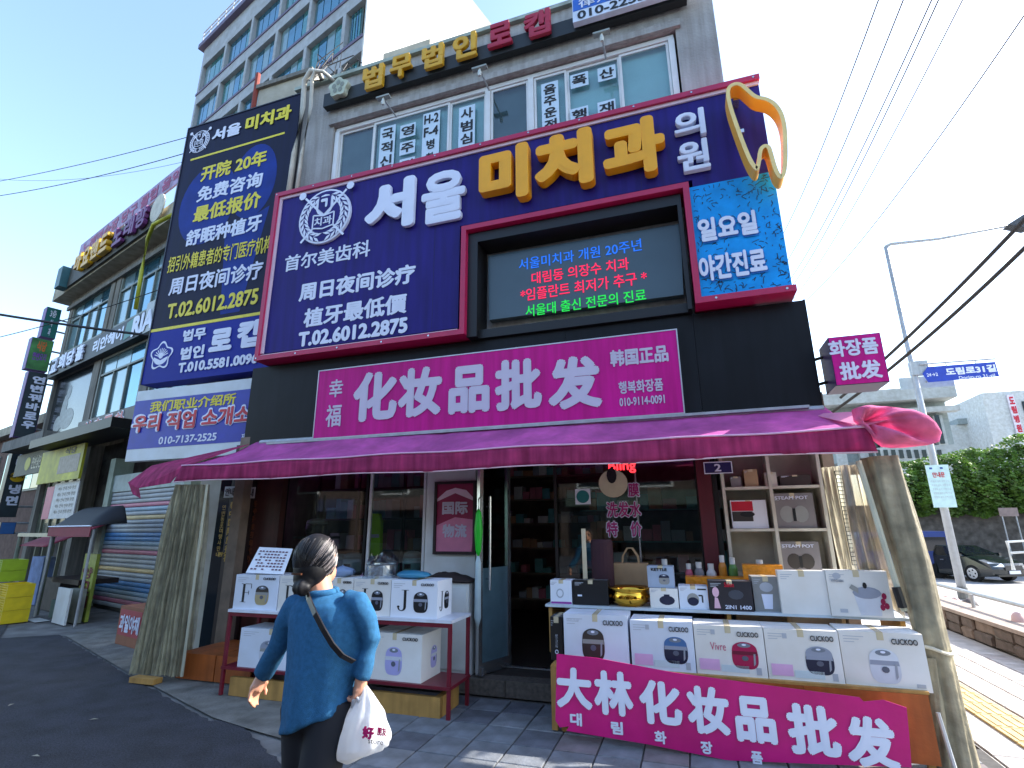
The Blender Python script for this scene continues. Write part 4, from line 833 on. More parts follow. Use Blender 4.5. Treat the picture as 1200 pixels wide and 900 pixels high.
# poster on the door post
x0, x1, z0, z1 = rect(508, 607, 557, 605, 86, 5.34); pf = thing('framed_poster', 'dark framed crimson poster reading international logistics in Chinese on the white post', 'poster', ((x0+x1)/2, 5.34, z0))
mb = MB(); e = .03; mb.box(x0, x0+e, 5.34, 5.375, z0, z1); mb.box(x1-e, x1, 5.34, 5.375, z0, z1); mb.box(x0+e, x1-e, 5.34, 5.375, z1-e, z1); mb.box(x0+e, x1-e, 5.34, 5.375, z0, z0+e); mb.build('poster_frame', darkwood, pf)
pc = box('poster_sheet', M('crimson poster print', (150, 24, 74), .35, var=.15), pf, x0+e, x1-e, 5.36, 5.37, z0+e, z1-e)
ww, hh = x1-x0-2*e, z1-z0-2*e; pz = M('pale pink poster print', (216, 130, 160), .4, var=.12)
poly('print_patch', pz, pc, [(x0+e, z0+e), (x1-e-.02, z0+e), (x1-e, z0+e+hh*.2), (x1-e, z0+e+hh*.46), (x0+e+ww*.5, z0+e+hh*.5), (x0+e, z0+e+hh*.38)], 5.359, t=.001)
poly('print_patch', M('white pink print', (236, 200, 214), .4), pc, [(x0+e, z1-e-hh*.22), (x0+e+ww*.25, z1-e-hh*.1), (x0+e+ww*.5, z1-e-hh*.06), (x0+e+ww*.8, z1-e-hh*.1), (x1-e, z1-e-hh*.22), (x1-e, z1-e-hh*.26), (x0+e+ww*.5, z1-e-hh*.14), (x0+e, z1-e-hh*.26)], 5.3595, t=.001)
TL(pc, '国际', x0+e+ww*.15, x1-e-ww*.15, z0+e+hh*.54, z0+e+hh*.73, 5.357, silver_let, bold=.04); TL(pc, '物流', x0+e+ww*.17, x1-e-ww*.17, z0+e+hh*.2, z0+e+hh*.4, 5.357, silver_let, bold=.04)
# white cabinet beside the door with dark bag on top
x0, x1 = P(488, 720, 5.0).x, P(549, 720, 5.0).x; cab = thing('white_cabinet', 'low white cabinet between the rack of boxes and the glass door', 'cabinet', ((x0+x1)/2, 5.0, 0)); cz1 = P(520, 683, 5.0).z
box('cabinet_body', white_paint, cab, x0, x1, 5.0, 5.3, .14, cz1); box('cabinet_door', white_paint, cab, x0+.02, x1-.02, 4.985, 4.998, .2, cz1-.04)
t = thing('dark_cloth_bundle', 'flat dark brown cloth bundle on top of the white cabinet', 'cloth', ((x0+x1)/2, 5.1, cz1)); MB().grid(lambda u, v: (x0-.02+(x1-x0+.04)*u, 4.97+.3*v, cz1+.01+.07*math.sin(math.pi*u)*math.sin(math.pi*v)*(1+.5*noise.noise(Vector((u*6, v*6, 1))))), 20, 10).build('bundle', M('brown cloth', (50, 40, 38), .9), t, smooth=True, thick=.01)
x, z = P(567, 628, 5.02).x, P(567, 628, 5.02).z; t = thing('green_umbrella', 'folded green umbrella hanging by the door handle', 'umbrella', (x, 5.0, z))
MB().lathe((x-.05, 5.0, z-.2), [(.004, 0), (.03, .06), (.045, .25), (.03, .42), (.01, .46)], 9, sy=.7).build('canopy', M('green nylon', (26, 190, 40), .4), t, smooth=True); MB().tube([(x-.05, 5.0, z+.25), (x-.05, 5.0, z+.36), (x-.03, 5.0, z+.38)], .007).build('handle', black, t); MB().lathe((x-.05, 5.0, z-.85), [(.004, 0), (.035, .1), (.03, .6), (.015, .66)], 9, sy=.7).build('plastic_sleeve', M('milky plastic', (180, 200, 204), .3), t, smooth=True)

# ---------------------------------------------------------------- left rack and its boxes
YR = 4.3
rk = thing('display_rack', 'maroon metal rack with white shelf top carrying rice cooker boxes', 'rack', (-3.2, YR, 0))
ra, rb = P(268, 708, YR).x, P(529, 733, YR).x; rzt = (P(268, 708, YR).z+P(509, 733, YR).z)/2; rzl = rzt-.5
mm = M('maroon painted steel', (110, 22, 40), .4, var=.15)
box('shelf_top', M('white rack shelf', (212, 216, 226), .4), rk, ra, rb, YR, YR+.42, rzt-.025, rzt); box('lower_shelf', mm, rk, ra, rb, YR, YR+.42, rzl-.025, rzl)
for x in (ra+.02, rb-.02):
    for y in (YR+.02, YR+.4): MB().box(x-.014, x+.014, y-.014, y+.014, 0, rzt-.026).build('leg', mm, rk)
box('front_rail', mm, rk, ra+.035, rb-.035, YR+.008, YR+.03, rzt-.06, rzt-.026)
box('base_plank', pine, rk, ra+.1, rb-.1, YR+.03, YR+.07, .0, rzl-.09); box('base_plank', pine, rk, rb-.16, rb-.098, YR+.075, YR+.4, .0, rzl-.09)
def didone(par, ch, x0, x1, z0, z1, Y, F):
    "high-contrast serif capital"
    w_, h = x1-x0, z1-z0; mb = MB(); th = w_*.05
    def q(a, b, c, d): mb.prism([(x0+a*w_, z0+c*h), (x0+b*w_, z0+c*h), (x0+b*w_, z0+d*h), (x0+a*w_, z0+d*h)], Y-.001, Y)
    if ch == 'F': q(.2, .4, .02, .98); q(.05, .55, 0, .02); q(.05, .2, .98, 1); q(.4, .95, .975, 1); q(.93, .97, .75, .975); q(.4, .75, .51, .53); q(.73, .77, .42, .62)
    elif ch == 'D':
        q(.15, .33, .02, .98); q(.02, .15, 0, .02); q(.02, .15, .98, 1)
        n_ = 16; o_ = [(.33+.65*math.sin(math.pi*i/n_)**.8, .5-.5*math.cos(math.pi*i/n_)) for i in range(n_+1)]; i_ = [(.33+.47*math.sin(math.pi*i/n_)**.8, .5-.475*math.cos(math.pi*i/n_)) for i in range(n_+1)]
        for i in range(n_): mb.add([(x0+a*w_, Y-.001, z0+b*h) for a, b in (o_[i], o_[i+1], i_[i+1], i_[i])], [(0, 1, 2, 3)])
    elif ch == 'J':
        q(.55, .76, .12, .98); q(.35, .95, .98, 1)
        n_ = 12; o_ = [(.4+.36*math.cos(math.pi*i/n_), .14-.2*math.sin(math.pi*i/n_)) for i in range(n_+1)]; i_ = [(.36+.19*math.cos(math.pi*i/n_), .14-.16*math.sin(math.pi*i/n_)) for i in range(n_+1)]
        for i in range(n_): mb.add([(x0+a*w_, Y-.001, z0+b*h) for a, b in (o_[i], o_[i+1], i_[i+1], i_[i])], [(0, 1, 2, 3)])
        mb.prism(ell(x0+.12*w_, z0+.16*h, .11*w_, .05*h, 10), Y-.002, Y-.001)
    else: return
    mb.build('serif_letter', ink, par, F, fix=False)
def rkbox(lab, xl, xr, y, h, letter, body, lid, band, Y=YR+.03, z=rzt, d=.3, side=False):
    t, F, hw, H = carton(lab, xl, y, xr, y+(xr-xl)*.09, h, Y, d, grp='rice cooker boxes along the top of the maroon rack' if letter else 'rice cooker boxes on the lower shelf of the maroon rack', z0=z+.001)
    TL(t, 'CUCKOO', hw*.3, hw*.85, H*.86, H*.93, -.001, ink, F, bold=.01)
    if letter: didone(t, letter, -hw*.72, -hw*.2, H*.2, H*.74, -.001, F)
    cooker(t, F, hw*.3 if letter else 0, H*.43, hw*.62, H*.58 if letter else H*.62, body, lid, band)
    if side:
        S = F @ frame(hw, 0, 0, 90); didone(t, letter, d*.15, d*.4, H*.2, H*.7, -.001, S); cooker(t, S, d*.62, H*.45, d*.32, H*.5, body, lid, band)
rkbox('white box lettered F with a champagne cooker at the left end of the rack', 275, 325, 693, 41, 'F', ck['champ'], ck['brown'], ck['steel'])
rkbox('white box lettered D with a grey lilac cooker, second on the rack', 326, 378, 697, 42, 'D', ck['brown'], M('ck lilac', (90, 84, 110), .4), ck['silver'])
rkbox('white box mostly hidden behind the walking woman in blue', 379, 413, 702, 42, 'D', ck['brown'], ck['brown'], ck['silver'])
rkbox('white box lettered J with a black cooker right of the woman', 414, 457, 704, 43, 'J', ck['black'], ck['black'], ck['silver'])
rkbox('white box lettered J with a black cooker at the right end of the rack', 458, 512, 708, 44, 'J', ck['black'], ck['black'], ck['silver'], side=True)
rkbox('large white box with a faint cooker outline at the lower left of the rack', 281, 352, 756, 47, '', ck['pale'], ck['silver'], ck['steel'], z=rzl)
rkbox('large white box with a lavender cooker at the lower right of the rack', 430, 494, 768, 56, '', ck['lav'], ck['lav'], ck['pale'], z=rzl, d=.36, side=True)
# tilted price board
a0 = P(288, 671, YR+.05); a1 = P(332, 673, YR+.05); b0 = P(304, 641, YR+.25); b1 = P(343, 643, YR+.25); bz = rzt+.27
fb = MB().add([a0, a1, b1, b0], [(0, 1, 2, 3)]).build('price_board', paper, None, fix=False, thick=.006); tag(fb, 'tilted white handwritten price board on top of the F box', 'price board')
mb = MB()
for r_ in range(7):
    v = .12+r_*.115
    for k in range(9):
        u = .08+k*.095+random.uniform(0, .01)
        if random.random() < .85:
            p = a0.lerp(a1, u).lerp(b0.lerp(b1, u), v); q_ = a0.lerp(a1, u+.06).lerp(b0.lerp(b1, u+.06), v); up = (b0-a0)*.05; nn = (a1-a0).cross(b0-a0).normalized()*-.004 if False else Vector((0, -.005, .003))
            mb.add([p+nn, q_+nn, q_+up+nn, p+up+nn], [(0, 1, 2, 3)])
o = mb.build('handwriting', M('reddish ink', (96, 50, 70), .6), fb, fix=False); o['kind'] = 'stuff'
# pot in plastic, teal bag, plastic bundle
c = P(447, 668, YR+.22); zt = rzt+.305
t = thing('steel_pot', 'steel pot loosely wrapped in clear plastic on top of the J boxes', 'pot', (c.x, YR+.22, zt))
MB().lathe((c.x, YR+.22, zt), [(.0, 0), (.13, 0), (.135, .02), (.135, .11), (.145, .115), (.13, .12), (.125, .02), (0, .015)], 28).build('pot_body', steel, t, smooth=False)
pl = glass('crinkled plastic', (.85, .9, .95), .9, .12)
MB().grid(lambda u, v: (c.x+(.16+.05*noise.noise(Vector((u*9, v*5, 2))))*math.cos(2*math.pi*u)*(1.1-.5*v), YR+.22+(.16+.05*noise.noise(Vector((u*9, v*5, 2))))*math.sin(2*math.pi*u)*(1.1-.5*v), zt+.005+.2*v+.02*math.sin(u*25)), 40, 8).build('plastic_wrap', pl, t, smooth=False)
def lump(label, px, py, Y, rx, rz, mat, name, cat, z0, parts='bundle'):
    c = P(px, py, Y); t = thing(name, label, cat, (c.x, Y, z0))
    mb = MB(); mb.grid(lambda u, v: (c.x+rx*math.cos(2*math.pi*u)*math.sin(math.pi*v*.97+.05)*(1+.25*noise.noise(Vector((u*5, v*5, px)))), Y+rx*.6*math.sin(2*math.pi*u)*math.sin(math.pi*v*.97+.05), z0+rz*(1-math.cos(math.pi*v))*.5*(1+.2*noise.noise(Vector((u*7, v*4, px))))), 28, 14)
    mb.build(parts, mat, t, smooth=True); return t
lump('flat teal plastic bag on the rightmost J box of the rack', 484, 676, YR+.2, .17, .07, M('teal plastic bag', (50, 120, 150), .35), 'plastic_bag', 'bag', zt-.003)
lump('crumpled clear plastic bag between the woman and the steel pot', 402, 672, YR+.2, .12, .1, M('milky blue plastic', (120, 140, 170), .3), 'plastic_bag', 'bag', zt-.01)
# added vest shape standing for a person mirrored in the window; purple tube light
c = P(440, 622, 5.9); t = thing('vest_reflection_standin', 'added yellow green vest shape standing in for a person reflected in the glass', 'reflection stand-in', (c.x, 5.9, c.z))
hv = M('hi vis reflection colour', (180, 240, 20), .7, emit=.0); q_ = XZ([(436, 602), (446, 602), (448, 612), (447, 650), (435, 652), (434, 612)], 5.9)
MB().prism(q_[::-1], 5.86, 5.92).build('standin_cloth', hv, t); z_ = P(440, 628, 5.9).z; box('reflective_band', silver_let, t, q_[5][0]+.01, q_[2][0]-.01, 5.852, 5.859, z_-.02, z_+.02)
a_, b_ = P(336, 581, 5.6), P(331, 620, 5.6); t = MB().tube([a_, b_], .012).build('tube_light', M('violet tube glow', (210, 150, 255), .4, emit=2.2), None); tag(t, 'thin violet glowing tube at the left edge of the left shop window', 'tube light')
# orange base boards at the left end
bbs = thing('base_boards', 'pair of orange plywood boards standing at the foot of the left shop front', 'boards', (-4.8, 4.6, 0))
q1 = [P(x, 780, 4.6).x for x in (207, 252, 295)]
for a_, b_ in zip(q1, q1[1:]): box('board', orange_wood, bbs, a_+.006, b_-.006, 4.6, 4.62, .01, P(250, 768, 4.6).z); box('board_return', orange_wood, bbs, a_+.006, b_-.006, 4.621, 5.28, P(250, 768, 4.6).z-.02, P(250, 768, 4.6).z)

# ---------------------------------------------------------------- plastic sheets, tarpaulin rolls
def folded_sheet(name, label, cat, top, bot, Yt, Yb, mat, nf=9, amp=.03, part='sheet'):
    (xa, ya), (xb, yb_) = top; (xc, yc), (xd, yd) = bot
    tA, tB, bA, bB = P(xa, ya, Yt), P(xb, yb_, Yt), P(xc, yc, Yb), P(xd, yd, Yb)
    t = thing(name, label, cat, ((bA.x+bB.x)/2, Yb, max(0, bA.z)))
    def fn(u, v):
        p = bA.lerp(bB, u).lerp(tA.lerp(tB, u), v); p = p.copy()
        a = amp*(math.sin(2*math.pi*nf*u+2*math.sin(v*3))+.6*math.sin(2*math.pi*nf*2.3*u+v*5)+.5*noise.noise(Vector((u*8, v*4, 3))))
        p.y += a; p.z = max(p.z, .005+.01*abs(math.sin(u*40))); return p
    MB().grid(fn, nf*12, 14).build(part, mat, t, smooth=True); return t
t = folded_sheet('plastic_curtain', 'cloudy folded plastic curtain tied up at the left end of the awning', 'curtain', ((207, 568), (241, 568)), ((152, 789), (213, 792)), 4.5, 4.5, beige_tarp, 12, .035)
folded_sheet('plastic_curtain', 'inner cloudy plastic sheet drooping just behind the left curtain, near the dark glass', 'curtain', ((225, 570), (246, 568)), ((190, 770), (222, 790)), 4.75, 4.75, beige_tarp, 6, .03)
a_, b_ = P(243, 568, 4.44), P(213, 793, 4.44); o = MB().tube([a_, b_], .014).build('curtain_pole', M('pale aluminium pole', (170, 170, 150), .5), None); tag(o, 'thin pale pole along the edge of the left plastic curtain', 'pole')
o = box('pine_block', pine, None, P(168, 785, 4.5).x, P(196, 787, 4.5).x, 4.36, 4.46, .0, .05); tag(o, 'short pine block at the foot of the left plastic curtain', 'wood block')
vs_ = vinyl('yellowed clear vinyl', (226, 220, 196), .3, .4)
folded_sheet('vinyl_curtain', 'pale yellowed vinyl strips hanging beside the white cubby shelf', 'curtain', ((962, 548), (985, 546)), ((985, 668), (1006, 672)), 5.05, 5.05, vs_, 3, .022)
folded_sheet('vinyl_curtain', 'brownish draped vinyl between the pale strips and the rolled tarpaulin', 'curtain', ((984, 545), (1012, 545)), ((1008, 672), (1062, 728)), 4.95, 4.72, vinyl('brownish vinyl', (182, 168, 144), .25, .4), 3, .035)
lt = MB(); A0, A1, B0, B1 = P(978, 552, 5.0), P(986, 552, 5.0), P(999, 662, 5.0), P(1006, 662, 5.0)
for k in range(24):
    v = k/23; p, q_ = A0.lerp(B0, v), A1.lerp(B1, v); lt.tube([p, q_], .003, 4)
lt.tube([A0, B0], .004, 4).tube([A1, B1], .004, 4); o = lt.build('wire_grid', black, None); tag(o, 'narrow black wire grid hanging among the vinyl strips', 'wire grid')
def roll(label, pts, rs_, mat, name='rolled_tarpaulin', cat='tarpaulin', seg=26, par=None):
    P3 = [P(x, y, Y) for x, y, Y in pts]; path = []
    for i in range(seg+1):
        t_ = i/seg*(len(P3)-1); k = min(int(t_), len(P3)-2); path.append(P3[k].lerp(P3[k+1], t_-k))
    def fn(u, v):
        t_ = v*(len(rs_)-1); k = min(int(t_), len(rs_)-2); r = rs_[k]+(rs_[k+1]-rs_[k])*(t_-k)
        i = min(int(v*seg), seg-1); p = path[i].lerp(path[i+1], v*seg-i); a = 2*math.pi*u
        rr = r*(1+.09*math.sin(5*a+v*3)+.05*math.sin(11*a+v*9)+.1*noise.noise(Vector((math.cos(a)*1.5, math.sin(a)*1.5, v*4))))
        q = p+Vector((rr*math.cos(a), rr*math.sin(a), 0)); q.z = max(q.z, .003); return q
    t = thing(name, label, cat, (path[-1].x, path[-1].y, max(0, path[-1].z))); MB().grid(fn, 40, 40).build('cloth_roll', mat, t, smooth=True); return t, path
t, path = roll('thick rolled tan tarpaulin leaning at the right corner of the stall', [(1032, 536, 4.62), (1068, 655, 4.6), (1100, 780, 4.56), (1128, 905, 4.5)], [.115, .105, .085, .085], tan_tarp)
p = path[16]; MB().tube([(p.x+.1*math.cos(a_), p.y+.1*math.sin(a_), p.z+.02*math.sin(a_*2)) for a_ in [2*math.pi*i/16 for i in range(17)]], .012, 6).build('tie_cord', M('pale cord', (206, 200, 180), .7), t)
roll('thin rolled tarpaulin standing just left of the thick tan roll', [(1088, 770, 4.5), (1098, 840, 4.48), (1106, 903, 4.46)], [.04, .05, .05], tan_tarp)
a_, b_ = P(1006, 540, 4.55), P(1060, 716, 4.55); o = MB().tube([a_, b_], .02, 6).build('awning_post', M('cream painted post', (206, 206, 184), .5, dirt=.2), None); tag(o, 'thin cream post running beside the tan roll at the stall', 'post')
o = MB().tube([P(1050, 688, 4.53), P(1058, 712, 4.53)], .028, 8).build('post_clamp', black, None); tag(o, 'short black clamp at the foot of the thin cream post', 'clamp')
a_, b_ = P(1099, 835, 4.4), P(1121, 905, 4.38)
for (s, lab) in ((0, 'short white steel leg beside the foot of the tan roll'),):
    o = MB().tube([a_, Vector((b_.x, b_.y, .0))], .013, 6).build('frame_leg', white_paint, None); tag(o, lab, 'pole')

# ---------------------------------------------------------------- the woman
YP_ = 2.1
def K(x, y, dy=0): p = P(x, y, YP_); return Vector((p.x, YP_+dy, p.z))
def evalmesh(obs, voxel, smooth_it=3):
    "join loose shapes into one continuous surface"
    V = []; Fc = []
    mb = MB()
    for b in obs: mb.add(b.v, b.f)
    me = bpy.data.meshes.new('tmp'); me.from_pydata(mb.v, [], mb.f); bm = bmesh.new(); bm.from_mesh(me); bmesh.ops.recalc_face_normals(bm, faces=bm.faces); bm.to_mesh(me); bm.free()
    o = bpy.data.objects.new('tmp', me); COL.objects.link(o)
    r = o.modifiers.new('r', 'REMESH'); r.mode = 'VOXEL'; r.voxel_size = voxel; r.use_smooth_shade = True
    s = o.modifiers.new('s', 'SMOOTH'); s.iterations = smooth_it; s.factor = .6
    dg = bpy.context.evaluated_depsgraph_get(); out = bpy.data.meshes.new_from_object(o.evaluated_get(dg)); bpy.data.objects.remove(o); out.materials.clear()
    return out
def ellip(c, rx, ry, rz, n=20, m=12, fn=None):
    mb = MB()
    def g_(u, v):
        a = 2*math.pi*u; b = math.pi*(v-.5)*.998; p = Vector((rx*math.cos(a)*math.cos(b), ry*math.sin(a)*math.cos(b), rz*math.sin(b)))
        return Vector(c)+(fn(p) if fn else p)
    mb.grid(g_, n, m); return mb
pw = thing('person', 'woman in a long blue knitted jacket and black trousers walking past with a plastic bag', 'person', (K(370, 900).x, YP_, 0))
skin = M('skin', (196, 140, 112), .5, var=.06, scale=20)
hc = K(372, 657, .0)
neckb = K(377, 697, .02)
bodyl = [ellip(hc+Vector((0, .0, -.005)), .074, .092, .105), MB().tube([hc+Vector((.005, -.01, -.06)), neckb+Vector((0, -.01, -.04))], [.056, .062], 14)]
jaw = ellip(hc+Vector((.008, .045, -.055)), .052, .058, .055); bodyl.append(jaw)
bodyl.append(MB().tube([hc+Vector((.012, .088, .005)), hc+Vector((.014, .112, -.03)), hc+Vector((.012, .1, -.04))], [.008, .014, .01], 8))   # nose
for s in (1, -1): bodyl.append(ellip(hc+Vector((s*.074, .004, -.012)), .012, .02, .03, 10, 8))
LS, LE, LW_ = K(347, 712), K(324, 756, .02), K(299, 792, .05)
RS, RE, RW = K(418, 708), K(434, 750, .01), K(427, 789, -.02)
bodyl += [MB().rings([(K(378, 705), .1, .06), (K(382, 740), .14, .09), (K(380, 800), .13, .1), (K(374, 840), .14, .11)]),
          MB().tube([LS, LE, LW_], [.045, .036, .026], 12), MB().tube([RS, RE, RW], [.045, .036, .026], 12)]
hipL, hipR = K(356, 838), K(392, 836)
kneeL, kneeR = Vector((hipL.x+.0, YP_+.03, .42)), Vector((hipR.x-.01, YP_-.1, .42))
ankL, ankR = Vector((hipL.x-.02, YP_+.06, .08)), Vector((hipR.x-.03, YP_-.2, .1))
bodyl += [MB().tube([hipL, kneeL, ankL], [.085, .055, .036], 12), MB().tube([hipR, kneeR, ankR], [.085, .055, .036], 12)]
def hand(w0, d, curl, side, grip=False):
    "palm, four separate curled fingers and a thumb; d = direction the hand points"
    d = d.normalized(); out_ = Vector((side, 0, 0)); out_ = (out_-d*out_.dot(d)).normalized(); nrm = d.cross(out_)*side
    L = [MB().tube([w0-d*.01, w0+d*.03, w0+d*.075], [.024, .027, .03], 10)]
    ac = Vector((0, 1, 0)); ac = (ac-d*ac.dot(d)).normalized(); pn = Vector((-side, 0, 0)); pn = (pn-d*pn.dot(d)).normalized()
    for i, ln in enumerate((.062, .07, .066, .052)):
        b = w0+d*.072+ac*(.028-.019*i); p1 = b+(d*math.cos(curl*.4)+pn*math.sin(curl*.4))*ln*.45; p2 = p1+(d*math.cos(curl*1.1)+pn*math.sin(curl*1.1))*ln*.32; p3 = p2+(d*math.cos(curl*1.7)+pn*math.sin(curl*1.7))*ln*.25
        L.append(MB().tube([b-d*.02, b, p1, p2, p3], [.009, .0095, .0088, .0078, .006], 8))
    b = w0+d*.02+ac*.02; L.append(MB().tube([b, b+ac*.022+d*.02+pn*.008, b+ac*.03+d*.045+pn*.018, b+ac*.026+d*.064+pn*.028], [.012, .0115, .009, .007], 8))
    return L
bodyl += hand(LW_, K(293, 812, .03)-LW_, .5, -1); hR = RW+Vector((-.0, .0, -.02))
bodyl += hand(RW, Vector((-.05, 0, -1)), 1.5, 1)
me = evalmesh(bodyl, .0065, 2); body = link('body', me, Matrix.Identity(4), pw, skin)
# jacket
jr = [(692, 377, 16, .06), (700, 379, 27, .085), (707, 381, 39, .105), (722, 383, 46, .12), (750, 383, 46, .13), (780, 380, 44, .135), (810, 377, 43, .14), (830, 376, 42, .145)]
mb = MB(); vs = []; N = 36
jr2 = [(K(x, y), abs(K(x+hw, y).x-K(x, y).x)*.88, ry*.93) for y, x, hw, ry in jr]
hem = (K(374, 843), .165, .14)
for c_, rx, ry in jr2+[hem]:
    tl_ = min(1, max(0, (K(380, 775).z-c_.z)/(K(380, 775).z-hem[0].z)))
    for j in range(N):
        a = 2*math.pi*j/N; f_ = 1+(.015*math.sin(7*a+c_.z*9) if ry > .12 else 0); z = c_.z+.062*math.cos(a)*tl_
        vs.append((c_.x+rx*f_*math.cos(a), c_.y+ry*f_*math.sin(a), z))
m_ = len(jr2)+1
mb.add(vs, [(i*N+j, i*N+(j+1) % N, (i+1)*N+(j+1) % N, (i+1)*N+j) for i in range(m_-1) for j in range(N)]+[tuple(range(N-1, -1, -1)), tuple(range((m_-1)*N, m_*N))])
sl = [MB().tube([K(360, 712), LS, LS.lerp(LE, .5)+Vector((-.012, 0, .0)), LE, LE.lerp(LW_, .6), LW_+(LW_-LE)*.05], [.056, .058, .054, .048, .043, .04], 16), MB().tube([K(405, 706), RS, RS.lerp(RE, .5)+Vector((.012, 0, 0)), RE, RE.lerp(RW, .6), RW+(RW-RE)*.12], [.056, .056, .05, .045, .04, .037], 16)]
me = evalmesh([mb]+sl, .011, 4)
for v in me.vertices:   # soft cloth folds
    q_ = v.co; d_ = noise.noise(Vector((q_.x*9, q_.y*9, q_.z*2)))*.012+noise.noise(Vector((q_.x*26, q_.y*26, q_.z*2.2+4)))*.006*min(1, max(0, (1.0-q_.z)*3))+noise.noise(Vector((q_.x*22+3, q_.y*22, q_.z*7)))*.004
    v.co = q_+v.normal*d_
blue_knit = M('blue wool knit', (46, 98, 138), .92, var=.16, scale=60, bump=.35, bscale=400, dirt=.14, spec=.2)
jk = link('jacket', me, Matrix.Identity(4), pw, blue_knit)
colr = MB().tube([K(377+14*math.cos(t_), 694-1.5*math.sin(t_), .055*math.sin(t_)) for t_ in [2*math.pi*i/20 for i in range(21)]], .018, 8).build('collar', blue_knit, jk, smooth=True)
mb = MB()
sp = [(368, 690, -.05), (378, 698, -.098), (392, 714, -.133), (403, 731, -.142), (412, 748, -.135), (419, 762, -.11), (424, 772, -.06)]
sp3 = [K(*p_) for p_ in sp]; vs = []
for i, p_ in enumerate(sp3):
    d_ = (sp3[min(i+1, 6)]-sp3[max(i-1, 0)]).normalized(); nn = d_.cross(Vector((0, -1, 0))).normalized(); vs += [p_+nn*.011, p_-nn*.011, p_-nn*.011+Vector((0, .008, 0)), p_+nn*.011+Vector((0, .008, 0))]
fs = [(i*4+j, i*4+(j+1) % 4, i*4+4+(j+1) % 4, i*4+4+j) for i in range(6) for j in range(4)]
mb.add(vs, fs); mb.build('shoulder_strap', M('black leather', (22, 22, 26), .3), pw)
# trousers and shoes
tr = [MB().tube([hipL+Vector((.0, 0, .05)), kneeL, ankL+Vector((0, 0, .02))], [.1, .078, .062], 16), MB().tube([hipR+Vector((0, 0, .05)), kneeR, ankR+Vector((0, 0, .02))], [.1, .076, .06], 16), ellip((hipL+hipR)/2+Vector((0, 0, .04)), .165, .12, .1)]
link('trousers', evalmesh(tr, .014, 4), Matrix.Identity(4), pw, M('black trousers', (20, 21, 28), .85, var=.15))
for an in (ankL, ankR): ellip((an.x, an.y+.05, .045), .045, .12, .045).build('shoe', black, pw, smooth=True)
# hair
def hf(p):
    q = p.copy()
    if q.y > .03 and q.z < .05: q *= .86
    q *= 1+.012*math.sin(math.atan2(q.y+.02, q.x)*30+q.z*20)+.015*noise.noise(q*20); return q
hairm = M('black hair with grey streaks', (20, 18, 20), .55, var=.4, scale=20, spec=.3)
hn = [ellip(hc+Vector((-.002, -.012, .012)), .09, .098, .108, 40, 24, hf), ellip(hc+Vector((-.004, -.07, -.065)), .055, .04, .06, 20, 12), ellip(K(370, 686, -.09), .04, .035, .035, 24, 12, lambda p: p*(1+.1*math.sin(p.x*160))), ellip(hc+Vector((-.0, -.04, -.03)), .078, .07, .085, 30, 16)]
link('hair', evalmesh(hn, .0055, 1), Matrix.Identity(4), pw, hairm)
grey = M('grey hair strand', (120, 112, 110), .45); blk = M('black hair strand', (16, 14, 16), .4)
hc0 = hc+Vector((-.002, -.012, .012)); bunp = Vector((-.004, -.075, -.075))
for nm, mt_, cnt, rr0 in (('dark_strands', blk, 300, .0016), ('grey_strands', grey, 60, .0013)):
    mb = MB()
    for i in range(cnt):
        if nm == 'grey_strands': a = random.choice((math.radians(random.gauss(20, 14)), math.radians(random.gauss(200, 20)), math.radians(random.gauss(80, 25))))
        else: a = random.uniform(0, 2*math.pi)
        b = math.radians(random.uniform(0, 55)) if random.random() < .7 else math.radians(random.uniform(-15, 10))
        st0 = Vector((math.cos(a)*math.cos(b), math.sin(a)*math.cos(b), math.sin(b)))
        en0 = Vector((bunp.x/.09, bunp.y/.098, bunp.z/.108)).normalized(); pts_ = []
        for k in range(10):
            t_ = k/9; d_ = (st0*(1-t_)+en0*t_)
            if d_.length < .1: d_ = en0
            d_.normalize(); d_ += Vector((noise.noise(st0*4+Vector((t_, 0, 0))), 0, noise.noise(st0*5+Vector((0, t_, 0)))))*.035
            pts_.append(hc0+Vector((d_.x*.0925, d_.y*.1005, d_.z*.1105))*(1.0+random.uniform(0, .004)))
        mb.tube(pts_, rr0, 4)
    o = mb.build(nm, mt_, pw); o['kind'] = 'stuff'
MB().box(hc.x-.03, hc.x+.02, hc.y-.128, hc.y-.118, hc.z-.052, hc.z-.044).build('hair_clip', M('tortoise clip', (70, 40, 24), .3), pw)
for s in (1, -1): ellip(hc+Vector((.004+s*.026, .08, .0)), .01, .007, .006, 10, 6).build('eye', white_let, pw, smooth=True)
MB().box(hc.x-.008, hc.x+.032, hc.y+.094, hc.y+.099, hc.z-.07, hc.z-.064).build('mouth', M('lips', (160, 84, 80), .5), pw)
